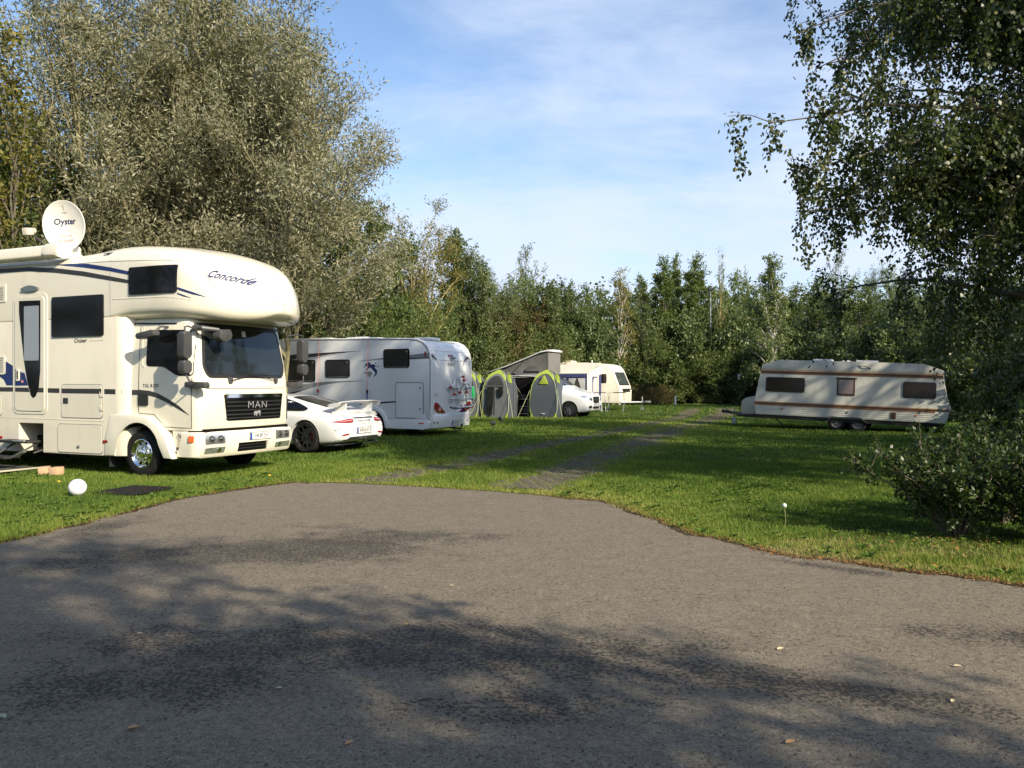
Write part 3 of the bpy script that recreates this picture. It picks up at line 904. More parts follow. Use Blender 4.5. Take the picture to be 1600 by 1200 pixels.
LM_PALE = leaf_mat('pale_leaves', [(0.063, 0.092, 0.032), (0.115, 0.149, 0.055), (0.178, 0.213, 0.086), (0.241, 0.265, 0.127)], 0.35, 0.5, 0.35)
LM_BROWN = leaf_mat('brown_leaves', [(0.049, 0.052, 0.018), (0.094, 0.081, 0.029), (0.143, 0.104, 0.044), (0.182, 0.137, 0.058)], 0.25, 0.6, 0.2)
LM_BIRCH = leaf_mat('birch_leaves', [(.020,.034,.011),(.046,.066,.018),(.090,.108,.032),(.20,.19,.05)], 0.3, 0.4, 0.45)
LM_SHRUB = leaf_mat('shrub_leaves', [(0.018, 0.036, 0.011), (0.038, 0.066, 0.016), (0.075, 0.105, 0.024), (0.12, 0.14, 0.035)], 0.25, 0.42, 0.35)

VAR = {}
def variant(key, *a, **k): VAR[key] = make_tree(*a, **k)
# unit kinds are built about 10 m high and scaled
variant('broad_a', 101, 10, 2.9, 1.2, 'round', 26, 7, 7, 12, .16, .085, LM_GREEN, M_BARK, .13, spread=.06)
variant('broad_b', 102, 10, 3.3, 1.0, 'round', 28, 7, 7, 12, .17, .095, LM_DARK, M_BARK, .14, spread=.07)
variant('broad_c', 103, 10, 2.6, 2.0, 'fan', 26, 7, 7, 11, .15, .06, LM_PALE, M_BARK_OL, .12, stems=3, spread=.06, lean_up=.9, gap=.12)
variant('column_a', 104, 10, 1.55, 1.0, 'column', 34, 5, 6, 12, .15, .09, LM_GREEN, M_BARK, .11, spread=.05)
variant('column_b', 105, 10, 1.7, 0.8, 'column', 34, 5, 6, 12, .15, .085, LM_DARK, M_BARK, .11, spread=.05, tone=.6)
variant('birch_yellow', 106, 10, 1.45, 3.2, 'column', 26, 5, 5, 8, .13, .08, LM_YELLOW, M_BIRCH, .09, spread=.05, gap=.25, droop=.4)
variant('birch_pale', 107, 10, 1.9, 1.8, 'column', 30, 5, 6, 11, .15, .10, LM_PALE, M_BIRCH, .10, spread=.05, tone=.55, gap=.1)
variant('fan_yellow', 108, 10, 2.2, 2.0, 'fan', 42, 7, 7, 10, .14, .04, LM_YELLOW, M_BARK_TAN, .10, stems=6, spread=.06, lean_up=1.2, gap=.03, tone=.35)
variant('bush_a', 109, 4, 2.6, 0.15, 'bush', 44, 6, 7, 10, .13, .055, LM_GREEN, M_BARK_OL, .05, stems=5, spread=.06, lean_up=.8)
variant('bush_b', 110, 4, 2.7, 0.1, 'bush', 44, 6, 7, 11, .17, .12, LM_DARK, M_BARK, .05, stems=5, spread=.06, tone=.6)
variant('bush_c', 111, 4, 2.5, 0.1, 'bush', 40, 6, 6, 9, .12, .05, LM_BROWN, M_BARK, .04, stems=5, spread=.06, lean_up=.9)
variant('sparse', 112, 10, 1.6, 2.5, 'column', 22, 4, 4, 7, .13, .08, LM_GREEN, M_BARK_TAN, .09, spread=.05, gap=.3)
variant('conifer', 113, 10, 2.0, 1.0, 'cone', 46, 4, 6, 12, .13, .03, LM_DARK, M_BARK, .12, spread=.05, lean_up=0.0, ragged=.2)
variant('airy', 114, 10, 2.8, 1.8, 'round', 22, 6, 6, 9, .15, .08, LM_DARK, M_BARK, .12, spread=.07, gap=.3, tone=.6)
VH = {k: (4.0 if k.startswith('bush') else 10.0) for k in VAR}
VR = dict(broad_a=2.9, broad_b=3.3, broad_c=2.6, column_a=1.55, column_b=1.7, birch_yellow=1.45, birch_pale=1.9, fan_yellow=2.2, bush_a=2.6, bush_b=2.7, bush_c=2.5, sparse=1.6, conifer=2.0, airy=2.8)
def plant(key, x, y, h, r, name, label, cat='tree', group=None, rz=None):
    w, c = VAR[key]
    z = gz(x, y)
    t = thing(name, label, cat, (x, y, z), (0, 0, random.Random(x * 7 + y).uniform(0, 6.28) if rz is None else rz), group)
    sr = r / VR[key]; t.scale = (sr, sr, h / VH[key])
    mesh_obj('trunk' if cat == 'tree' else 'stems', w, None, t); mesh_obj('crown' if cat == 'tree' else 'foliage', c, None, t)
    return t
def at(px, Y): return (px - 800) / 1294.0 * Y
def tree_px(key, px, top, w, Y, name, label, cat='tree', group=None):
    """a tree in the wood behind, given by its bearing, distance Y and the height its top reaches"""
    X = at(px, Y); h = 1.5 + (598 - top) / 1294.0 * Y
    return plant(key, X, Y, h, w / 2 / 1294.0 * Y, name, label, cat, group)
# ------------------------------------------------------------------ the planting
# tall willows behind the big motorhome
def own_tree(args, kw, x, y, name, label, group=None, rz=0.0):
    w, c = make_tree(*args, **kw)
    t = thing(name, label, 'tree', (x, y, gz(x, y)), (0, 0, rz), group)
    mesh_obj('trunk', w, None, t); mesh_obj('crown', c, None, t)
    return t
VAR['willow_tall'] = make_tree(201, 14.0, 3.1, 3.6, 'round', 60, 9, 9, 18, .14, .038, LM_WILLOW, M_BARK_OL, .15, stems=3, spread=.11, lean_up=1.0, twig_len=.7, gap=.22, tone=.54, ragged=.45)
VAR['willow_wide'] = make_tree(203, 12.6, 3.2, 3.3, 'round', 62, 9, 9, 19, .14, .038, LM_WILLOW, M_BARK_OL, .15, stems=3, spread=.11, lean_up=.8, twig_len=.7, gap=.14, tone=.56, ragged=.32)
def willow(key, x, y, sc, rz, label):
    t = thing('willow_tree', label, 'tree', (x, y, 0), (0, 0, rz)); t.scale = (sc, sc, sc)
    mesh_obj('trunk', VAR[key][0], None, t); mesh_obj('crown', VAR[key][1], None, t)
willow('willow_tall', at(178, 24), 24, 1.0, .3, 'tall olive-grey willow whose pale stems rise behind the satellite dish')
willow('willow_tall', at(325, 26), 26, 1.08, 2.4, 'tall brownish willow in the middle of the clump above the motorhome windows')
willow('willow_wide', at(440, 25), 25, 1.0, 1.0, 'silvery willow at the right edge of the clump, its twigs reaching into the blue sky')
willow('willow_wide', at(275, 29), 29, 1.08, 4.0, 'dull willow at the back of the clump, filling the gap between the two tallest')
own_tree((204, 9.2, 2.8, 1.8, 'round', 34, 8, 7, 15, .15, .06, LM_DARK, M_BARK, .2), dict(stems=2, spread=.09, lean_up=.8, twig_len=.6, tone=.65, ragged=.3), at(385, 29), 29, 'willow_tree', 'dark green willow low behind the overcab of the cream motorhome')
own_tree((205, 8.6, 2.6, 2.0, 'round', 30, 7, 7, 14, .13, .08, LM_GREEN, M_BARK, .16), dict(spread=.08, lean_up=.7, tone=.45), at(18, 22.5), 22.5, 'alder_tree', 'green bushy tree at the left picture edge beside the satellite dish')
own_tree((206, 10.5, 1.2, 5.0, 'column', 14, 5, 5, 10, .12, .08, LM_YELLOW, M_BARK, .045), dict(spread=.09, lean_up=.4, gap=.2, tone=.35), at(2, 20.5), 20.5, 'sapling', 'slender bare-stemmed sapling with sparse leaves at the far left edge')
own_tree((207, 7.6, 2.9, 1.4, 'round', 30, 7, 7, 14, .14, .08, LM_DARK, M_BARK, .16), dict(spread=.08, lean_up=.7, tone=.7), at(130, 28), 28, 'alder_tree', 'dark leafy tree in the shade behind the satellite dish')
own_tree((208, 8.2, 2.9, 1.2, 'round', 34, 7, 7, 14, .14, .07, LM_GREEN, M_BARK, .16), dict(spread=.08, lean_up=.7, tone=.32), at(545, 31), 31, 'alder_tree', 'mid green tree below the drooping willow twigs, left of the yellow osier')

T = [  # kind, bearing px, top px, width px, distance, name, label
 ('fan_yellow', 650, 332, 150, 40, 'osier_tree', 'tawny yellow osier with many upright stems and a thin pale top'),
 ('column_b', 712, 358, 90, 44, 'poplar_tree', 'dark narrow poplar immediately right of the tawny osier'),
 ('broad_c', 768, 385, 120, 45, 'willow_tree', 'grey-olive fan-shaped willow with forked pale trunk, right of the dark poplar'),
 ('airy', 822, 388, 80, 50, 'ash_tree', 'ash with a feathery green top left of the grey-green round trees'),
 ('broad_a', 828, 438, 130, 48, 'broadleaf_tree', 'light green bushy tree behind the pop-top camper van'),
 ('broad_b', 600, 400, 120, 40, 'broadleaf_tree', 'dark tree filling the gap between silvery willow and tawny osier'),
 ('broad_b', 895, 442, 110, 50, 'broadleaf_tree', 'dark round tree behind and left of the thin yellowing birch'),
 ('broad_a', 935, 452, 90, 56, 'broadleaf_tree', 'dull green tree directly left of the thin yellowing birch'),
 ('birch_yellow', 968, 412, 56, 56, 'birch_tree', 'thin yellowing birch with a long pale trunk beside the far caravan'),
 ('column_b', 1003, 430, 50, 60, 'spruce_tree', 'small dark-topped tree immediately right of the yellowing birch'),
 ('column_a', 1035, 410, 70, 55, 'poplar_tree', 'broad-shouldered green poplar, first of the three pointed tops mid picture'),
 ('column_a', 1056, 405, 46, 58, 'poplar_tree', 'slim green poplar, second of the three pointed tops mid picture'),
 ('column_a', 1087, 406, 74, 56, 'poplar_tree', 'olive green poplar, third of the three pointed tops mid picture'),
 ('sparse', 1128, 398, 34, 60, 'poplar_tree', 'thin half-bare poplar left of the bright birch'),
 ('broad_a', 1150, 428, 80, 58, 'broadleaf_tree', 'green round tree between thin bare poplar and bright birch'),
 ('birch_pale', 1198, 404, 92, 50, 'birch_tree', 'bright pale-leaved birch with white trunk left of the old caravan'),
 ('broad_a', 1245, 448, 100, 56, 'broadleaf_tree', 'yellow-green tree above the front end of the old caravan'),
 ('airy', 1308, 398, 76, 62, 'birch_tree', 'loose dark birch rising above the wood under the overhanging boughs'),
 ('conifer', 1366, 420, 60, 64, 'spruce_tree', 'single dark conical spruce between the overhanging boughs and caravan roof'),
 ('broad_c', 1420, 404, 110, 52, 'willow_tree', 'grey willow half hidden behind the hanging birch boughs'),
 ('broad_a', 1330, 440, 120, 54, 'broadleaf_tree', 'green tree above the middle window of the old caravan'),
 ('broad_b', 1398, 452, 120, 46, 'broadleaf_tree', 'dark tree above the rear window of the old caravan'),
 ('broad_b', 1470, 430, 130, 40, 'broadleaf_tree', 'deep green tree behind the rear end of the old caravan'),
 ('broad_b', 1545, 400, 170, 34, 'broadleaf_tree', 'very dark tree at the right edge behind the hanging boughs'),
 ('broad_b', 1610, 420, 150, 28, 'broadleaf_tree', 'dark tree cut off by the right picture edge'),
 ('broad_b', 1085, 470, 110, 57, 'broadleaf_tree', 'shaded tree below the olive green poplar'),
 ('broad_c', 1010, 470, 90, 54, 'willow_tree', 'brownish green willow behind the low hedge by the far caravan'),
 ('broad_a', 1180, 470, 110, 54, 'broadleaf_tree', 'shaded tree behind the white trunk of the bright birch'),
 ('column_b', 860, 440, 70, 47, 'poplar_tree', 'dark pointed tree showing over the raised roof of the camper van'),
 ('broad_b', 735, 400, 110, 44, 'broadleaf_tree', 'dark tree behind the gap between poplar and grey-olive willow'),
 ('column_a', 1280, 440, 60, 60, 'poplar_tree', 'small pointed tree left of the loose dark birch'),
]
for a in T:
    if 980 < a[1] < 1300 and a[4] < 60 and a[0] != 'birch_pale': a = a[:4] + (a[4] + 8,) + a[5:]
    tree_px(*a)
WHERE = ('above the camper bonnet', 'behind the front end of the far caravan', 'right of the thin yellowing birch', 'above the low brown hedge', 'beneath the floodlight mast', 'left of the bright birch', 'right of the bright birch', 'above the front window of the old caravan', 'above the middle window of the old caravan', 'behind the rear half of the old caravan', 'beyond the rear end of the old caravan')
for i, (px, top, w, Y) in enumerate(((880, 470, 120, 57), (925, 480, 110, 61), (990, 462, 120, 64), (1040, 475, 110, 64), (1110, 458, 120, 65), (1160, 480, 110, 64), (1225, 470, 120, 62), (1275, 468, 110, 58), (1340, 478, 130, 57), (1405, 470, 130, 55), (1450, 480, 130, 50))):
    tree_px(['broad_a', 'broad_b'][i % 2], px, top, w, Y, 'broadleaf_tree', 'round shaded tree closing the wood, ' + WHERE[i], 'tree', 'round trees closing the wood')
Bs = [
 ('bush_b', 470, 470, 170, 27, 'bush', 'dark green bush right of the overcab nose'),
 ('bush_a', 545, 470, 190, 30, 'bush', 'green willow bush behind the front half of the white motorhome'),
 ('bush_a', 635, 470, 180, 37, 'bush', 'green willow bush below the tawny osier'),
 ('bush_a', 700, 480, 170, 45, 'bush', 'green willow bush over the rear corner of the white motorhome'),
 ('bush_a', 765, 500, 160, 46, 'bush', 'green bush behind the middle shower tent'),
 ('bush_c', 800, 480, 150, 47, 'bush', 'brownish bush above the raised camper roof'),
 ('bush_a', 850, 510, 120, 47, 'bush', 'green bush right above the grey pop-top canvas'),
 ('bush_b', 905, 505, 130, 50, 'bush', 'dark bush behind the roof of the far caravan'),
 ('bush_c', 1003, 603, 62, 57, 'hedge_bush', 'low brown hedge bush left of the small white post'),
 ('bush_c', 1032, 606, 42, 57.5, 'hedge_bush', 'low brown hedge bush nearest the small white post'),
 ('bush_b', 955, 540, 110, 60, 'bush', 'dark bush between far caravan and yellowing birch'),
 ('bush_a', 1020, 525, 130, 60.5, 'bush', 'dark bush above the low brown hedge'),
 ('bush_b', 1072, 505, 130, 61, 'ivy_bush', 'dark ivy-covered bush behind the bright patch of lawn'),
 ('bush_b', 1135, 500, 130, 61, 'ivy_bush', 'dark ivy-covered bush left of the white birch trunk'),
 ('bush_a', 1100, 550, 130, 59.5, 'ivy_bush', 'low dark bush ending at the far edge of the lawn'),
 ('bush_b', 1155, 560, 90, 59, 'ivy_bush', 'low dark bush beside the blue bin'),
 ('bush_b', 1230, 520, 130, 56, 'bush', 'dark bush behind the front window of the old caravan'),
 ('bush_b', 1310, 520, 140, 50, 'bush', 'dark bush behind the roof hatches of the old caravan'),
 ('bush_b', 1390, 515, 150, 42, 'bush', 'dark bush above the rear roof of the old caravan'),
 ('bush_b', 1510, 500, 170, 36, 'bush', 'deep shaded bush just right of the old caravan'),
 ('bush_b', 1600, 530, 190, 27, 'bush', 'black-green bush between old caravan and picture edge'),
 ('bush_b', 1640, 520, 190, 22, 'bush', 'black-green bush cut by the right picture edge'),
 ('bush_b', 330, 420, 220, 30, 'bush', 'dark bush behind the roof of the cream motorhome'),
 ('bush_b', 120, 420, 240, 30, 'bush', 'dark bush behind the awning of the cream motorhome'),
 ('bush_a', -40, 400, 240, 27, 'bush', 'green bush at the left picture edge behind the motorhome'),
 ('bush_b', 230, 500, 240, 27, 'bush', 'dark bush hidden low behind the cream motorhome'),
]
for a in Bs: tree_px(*a, cat='bush')

# the wood goes on behind as one mass
def distant_wood():
    rg = np.random.default_rng(77); Vs, Ts = [], []
    for i in range(95):
        px = -150 + 1950 * (i + rg.random()) / 95; Y = rg.uniform(66, 84); X = at(px, Y)
        h = 1.5 + (598 - rg.uniform(428, 462)) / 1294 * Y; r = rg.uniform(2.2, 4.0)
        n = 700
        u = unit(rg.normal(0, 1, (n, 3))); rad = 0.55 + .45 * rg.random((n, 1))
        P = u * rad * np.array([r, r, h / 2]) + np.array([X, Y, h / 2])
        D = unit(rg.normal(0, 1, (n, 3))); W_ = unit(np.cross(D, rg.normal(0, 1, (n, 3)) + [0, 0, 1]))
        L = rg.uniform(.25, .55, (n, 1))
        Vs.append(np.stack([P, P + D * L * .5 + W_ * L * .3, P + D * L, P + D * L * .5 - W_ * L * .3], 1)); Ts.append(np.clip(rg.normal(.4, .2) + rg.normal(0, .18, n), 0, 1))
    # stems and undergrowth close the foot of it
    n = 9000
    px = rg.uniform(-150, 1800, n); Y = rg.uniform(60, 70, n); P = np.stack([(px - 800) / 1294 * Y, Y, rg.uniform(0, 4.5, n)], 1)
    k = ~((px > 1045) & (px < 1180) & (Y < 63)); P = P[k]; n = len(P)
    D = unit(rg.normal(0, 1, (n, 3))); W_ = unit(np.cross(D, rg.normal(0, 1, (n, 3)) + [0, 0, 1])); L = rg.uniform(.3, .7, (n, 1))
    Vs.append(np.stack([P, P + D * L * .5 + W_ * L * .35, P + D * L, P + D * L * .5 - W_ * L * .35], 1)); Ts.append(rg.uniform(0, .6, n))
    me = quad_mesh('distant_wood', np.concatenate(Vs), np.concatenate(Ts), LM_DARK)
    o = mesh_obj('distant_wood', me); o['kind'] = 'stuff'; o['label'] = 'wood closing the far side of the site'
distant_wood()

# the big birch whose hanging boughs enter from the right
def hanging_birch():
    rg = np.random.default_rng(31)
    bx0 = np.array([8.4, 10.6, 0.0])
    t = thing('birch_tree', 'large birch whose dark drooping boughs hang in from the right edge', 'tree', tuple(bx0))
    TP = path_to(rg, np.array([0, 0, -.2]), np.array([-.5, .2, 13.2]), 14, .03)
    paths, radii = [TP], [np.linspace(.24, .03, 14)]
    tips = []
    def limb(P0, E_, r0, sag):
        P = path_to(rg, P0, E_, 9, .06, sag); paths.append(P); radii.append(np.linspace(r0, .006, 9)); return P
    N = 58
    for i in range(N):
        f = (i + rg.random()) / N; z0 = 2.8 + 8.6 * f; az = i * 2.399
        rr_ = (4.6 * (1 - max(0, f - .45) * 1.25) * (1 - .25 * rg.random()) )
        E_ = np.array([math.cos(az) * rr_, math.sin(az) * rr_, z0 + rg.uniform(-.2, 1.5)])
        P0 = TP[min(13, int(z0 / 13.2 * 13))]
        P = limb(P0, E_, .07 * (1 - .6 * f), .10)
        for u in np.linspace(.3, 1.0, 9):
            q = P[int(u * 8)]
            for _ in range(3):
                e2 = q + np.array([rg.normal(0, .5), rg.normal(0, .5), rg.uniform(-.25, .45)])
                tips.append((q, e2, rg.uniform(.5, 1.5)))
    # the boughs one sees against the sky (world points, made local)
    for E_w, r0 in (((2.95, 9.4, 4.45), .045), ((3.3, 9.6, 3.95), .035), ((3.5, 9.9, 3.55), .035), ((3.75, 10.2, 5.9), .05), ((3.65, 9.6, 5.2), .04), ((4.3, 10.0, 3.75), .035), ((4.9, 10.1, 3.5), .035), ((5.6, 9.6, 3.2), .035), ((4.2, 9.3, 6.1), .04), ((5.4, 10.4, 3.4), .04), ((6.2, 9.0, 2.4), .03), ((6.6, 10.6, 2.3), .03), ((5.9, 11.2, 2.5), .03)):
        E_ = np.array(E_w) - bx0; P0 = TP[4 + int(3 * rg.random())]
        P = limb(P0, E_, r0, .10)
        for u in np.linspace(.25, 1.0, 14):
            q = P[int(u * 8)]
            for _ in range(4 if u < .8 else 2):
                sc = .42 if u < .8 else .30
                e2 = q + np.array([rg.normal(0, sc), rg.normal(0, sc), rg.uniform(-.15, .25)])
                tips.append((q, e2, rg.uniform(.3, .95) * (1 if u < .85 else .8)))
    tw = []
    for q, e2, hang in tips:
        paths.append(np.array([q, (q + e2) / 2 + [0, 0, .05], e2])); radii.append([.008, .005, .003])
        for _ in range(2):                     # hanging strands
            s0 = q + (e2 - q) * rg.uniform(.4, 1); dr = np.array([rg.normal(0, .18), rg.normal(0, .18), -1.0]); k = 3
            a = s0
            for j in range(k):
                b2 = a + unit(dr + rg.normal(0, .12, 3)) * hang / k
                tw.append((a, b2)); a = b2
        tw.append((q, e2))
    tw = np.array(tw)
    wx_, wy_ = tw[:, 0, 0] + bx0[0], tw[:, 0, 1] + bx0[1]; pxx = wx_ / np.maximum(wy_, .5) * 1294 + 800
    tw = tw[(pxx < 1660) | (rg.random(len(tw)) < .35)]
    V4 = leaves_on(rg, tw, 19, .058, .044, .045, .65)
    tint = np.clip(.38 + np.repeat(rg.normal(0, .1, len(tw)), 19) + rg.normal(0, .15, len(V4)) + (rg.random(len(V4)) < .02) * .6, 0, 1)
    mesh_obj('trunk', wood_mesh('trunk', paths[:1], radii[:1], M_BIRCH, 10), None, t)
    mesh_obj('boughs', wood_mesh('boughs', paths[1:], radii[1:], M_BARK, 4), None, t)
    mesh_obj('crown', quad_mesh('crown', V4, tint, LM_BIRCH), None, t)
hanging_birch()

# trees of the same belt that stand outside the picture, right of and behind the camera; their shade falls across the pitch and the road
def belt(key, x, y, h, r, label, group=None): return plant(key, x, y, h, r, 'roadside_tree', label, 'tree', 'trees beside the road')
BELT = [
 ('broad_b', 14.0, 7.5, 17.5, 4.2, 'tall dark tree of the belt right of the hanging birch'),
 ('airy', 17.5, 12.5, 17.0, 4.4, 'tall dark tree of the belt level with the lawn'),
 ('airy', 14.8, 16.5, 14.5, 3.6, 'dark tree of the belt behind the hanging birch'),
 ('airy', 20.5, 18.0, 15.5, 4.2, 'loose tree of the belt level with the old caravan'),
 ('airy', 21.5, 24.5, 12.5, 3.8, 'loose tree of the belt right of the old caravan'),
 ('broad_b', 22.5, 9.0, 18.0, 4.5, 'tall tree at the outer side of the belt'),
 ('broad_b', 8.6, -7.2, 12.3, 3.2, 'dark tree behind the camera on the far side of the road'),
 ('broad_a', 2.7, -3.4, 7.2, 2.2, 'bushy young tree right behind the camera'),
 ('broad_b', 1.5, -6.5, 9.0, 3.2, 'dark tree behind the camera across the road'),
 ('broad_b', 4.6, -4.0, 9.3, 3.2, 'small tree behind the camera at the road edge'),
]
for b_ in BELT: belt(*b_)
own_tree((220, 18.5, 2.7, 7.0, 'round', 26, 7, 7, 10, .16, .09, LM_DARK, M_BARK, .2), dict(spread=.08, lean_up=.7, tone=.5), 11.3, 6.3, 'roadside_tree', 'tall high-crowned tree of the belt between birch and road', 'trees beside the road')
for (x, y, h_, r_, k_) in ((-30, -6, 14, 5.5, 'broad_b'), (-33, 4, 15, 5.5, 'broad_a'), (-31, 13, 13, 5, 'broad_b'), (-36, 22, 15, 6, 'broad_a'), (-28, -16, 13, 5, 'broad_b'), (-38, -26, 14, 5, 'broad_a')):
    plant(k_, x, y, h_, r_, 'roadside_tree', 'leafy tree of the row beyond the left pitches, outside the picture', 'tree', 'trees of the row beyond the left pitches')

for i in range(13):
    belt(['broad_b', 'broad_a', 'airy'][i % 3], -66 + i * 10.5, -44 - 5 * ((i * 7) % 3), 12.5 + (i * 5) % 4, 5.2, 'leafy tree of the row across the road behind the camera')
# shrubs in the bed at the road side
def shrub(seed, x, y, h, r, label, skew):
    rg = np.random.default_rng(seed)
    t = thing('shrub', label, 'shrub', (x, y, 0))
    paths, radii, ends = [], [], []
    for i in range(20):
        az = i * 2.399; rr_ = r * math.sqrt((i + .6) / 16)
        E_ = np.array([math.cos(az) * rr_ + skew * (h * .3), math.sin(az) * rr_ * .8, h * (1.0 - .25 * (rr_ / r) ** 2) * rg.uniform(.72, 1.03)])
        s = np.array([math.cos(az) * .06, math.sin(az) * .06, -.03]); P = path_to(rg, s, E_, 8, .10, .05)
        paths.append(P); radii.append(np.linspace(.016, .003, 8))
        for j in range(13):
            u = rg.uniform(.32, 1); q = P[int(u * 7)]; e2 = q + unit(rg.normal(0, 1, 3) + np.array([0, 0, .5]) + unit(E_) * .6) * rg.uniform(.10, .32)
            paths.append(np.array([q, (q + e2) / 2, e2])); radii.append([.005, .003, .002]); ends.append((q, e2))
            for _ in range(2):
                q2 = q + (e2 - q) * rg.uniform(.3, 1); e3 = q2 + unit(rg.normal(0, 1, 3) + [0, 0, .35]) * rg.uniform(.07, .18); ends.append((q2, e3))
    ends = np.array(ends)
    V4 = leaves_on(rg, ends, 13, .046, .028, .020, .0)
    tint = np.clip(.36 + rg.normal(0, .16, len(V4)) + (rg.random(len(V4)) < .006) * .5, 0, 1)
    mesh_obj('stems', wood_mesh('stems', paths, radii, M_BARK, 5), None, t)
    mesh_obj('foliage', quad_mesh('foliage', V4, tint, LM_SHRUB), None, t)
shrub(41, 4.37, 8.15, 1.02, .80, 'spreading glossy shrub with bare stems at its foot, left one of the bed', -.4)
shrub(42, 5.15, 7.75, 1.05, .75, 'dense glossy shrub cut by the right picture edge', .1)
shrub(43, 5.25, 8.9, 1.15, .70, 'glossy shrub behind the other two at the picture edge', .1)

# straw tufts in the bed
def tufts():
    rg = np.random.default_rng(5); V_, T_ = [], []
    for (cx, cy) in ((3.3, 7.05), (3.65, 7.0), (4.05, 6.95), (4.3, 6.85), (4.75, 6.75), (2.95, 7.5), (2.6, 7.9), (5.0, 6.6), (3.5, 7.35), (4.5, 7.05), (3.0, 7.2)):
        for _ in range(70):
            a = rg.random() * 6.28; r = abs(rg.normal(0, .11)); x, y = cx + math.cos(a) * r * 1.5, cy + math.sin(a) * r
            h = rg.uniform(.03, .13); le = h * rg.uniform(.3, .9); d = np.array([math.cos(a + rg.normal(0, .6)), math.sin(a + rg.normal(0, .6)), 0]); s = np.array([-d[1], d[0], 0]) * .0014
            p = np.array([x, y, 0.0]); m_ = p + d * le * .35 + [0, 0, h * .7]; tp = p + d * le + [0, 0, h]
            V_.append([p - s * 1.3, p + s * 1.3, tp]); T_.append(rg.uniform(.7, 1))
    me = quad_mesh('straw_tufts', np.array(V_), np.array(T_), M_GRASS); o = mesh_obj('straw_tufts', me); o['kind'] = 'stuff'; o['label'] = 'dry straw-coloured grass tufts in the shrub bed'
tufts()
# ------------------------------------------------------------------ materials of the vehicles
CREAM = mat('cream_paint', (0.74, 0.69, 0.555), 0.28, var=0.02, vscale=1.2, coat=0.5, dirt=0.16)
CREAM2 = mat('cream_panel', (0.70, 0.65, 0.525), 0.36, var=0.025, vscale=1.6, coat=0.25, dirt=0.2)
WHITE = mat('white_paint', (0.73, 0.735, 0.725), 0.22, var=0.012, vscale=1.0, coat=0.6, dirt=0.05)
WHITE2 = mat('white_panel', (0.70, 0.71, 0.705), 0.38, var=0.02, vscale=1.4, coat=0.2, dirt=0.10)
BLACKGL = mat('black_glass', (0.005, 0.005, 0.006), 0.09, var=0.1, spec=0.4)
TINT = mat('tinted_acrylic', (0.022, 0.021, 0.019), 0.14, var=0.2, vscale=4, spec=0.5)
WINDS = mat('windscreen_glass', (0.010, 0.013, 0.014), 0.03, var=0.3, vscale=2, coat=0.25, spec=0.5)
BLACK = mat('black_plastic', (0.018, 0.018, 0.018), 0.5, var=0.2)
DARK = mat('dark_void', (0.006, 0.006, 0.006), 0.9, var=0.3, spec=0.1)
GREY = mat('grey_plastic', (0.055, 0.055, 0.055), 0.45, var=0.15, bmp=0.1, bscale=200)
MIDGREY = mat('mid_grey_trim', (0.20, 0.20, 0.20), 0.4, var=0.08)
RUBBER = mat('tyre_rubber', (0.016, 0.015, 0.014), 0.8, var=0.35, vscale=8, bmp=0.4, bscale=80, spec=0.2)
CHROME = mat('chrome', (0.85, 0.85, 0.83), 0.08, 1.0, var=0.03)
ALU = mat('aluminium', (0.62, 0.61, 0.58), 0.32, 1.0, var=0.08)
STEEL = mat('galvanised_steel', (0.38, 0.39, 0.39), 0.5, 0.7, var=0.2, vscale=8)
LENS = mat('lamp_lens', (0.75, 0.76, 0.76), 0.10, 0.85, var=0.15, vscale=14)
REDL = mat('red_lens', (0.26, 0.008, 0.012), 0.12, var=0.25, vscale=6, coat=1.0)
ORANGEL = mat('orange_lens', (0.65, 0.13, 0.02), 0.2, var=0.1, coat=1.0)
BADGE = mat('badge_silver', (.38, .38, .38), .35, .3)
NAVY = mat('navy_decal', (0.014, 0.028, 0.12), 0.35, var=0.06)
CHAR = mat('charcoal_decal', (0.035, 0.034, 0.036), 0.4, var=0.06)
SILV = mat('silver_decal', (0.22, 0.225, 0.24), 0.4, var=0.06)
PLATE = mat('plate_white', (0.72, 0.72, 0.70), 0.4, var=0.02)
EUBLUE = mat('plate_blue', (0.01, 0.06, 0.38), 0.4, var=0.03)
INK = mat('plate_ink', (0.012, 0.012, 0.012), 0.5, var=0.05)
REDP = mat('faded_red_print', (0.60, 0.27, 0.24), 0.5, var=0.05)
GREYP = mat('faded_grey_print', (0.50, 0.45, 0.40), 0.5, var=0.05)

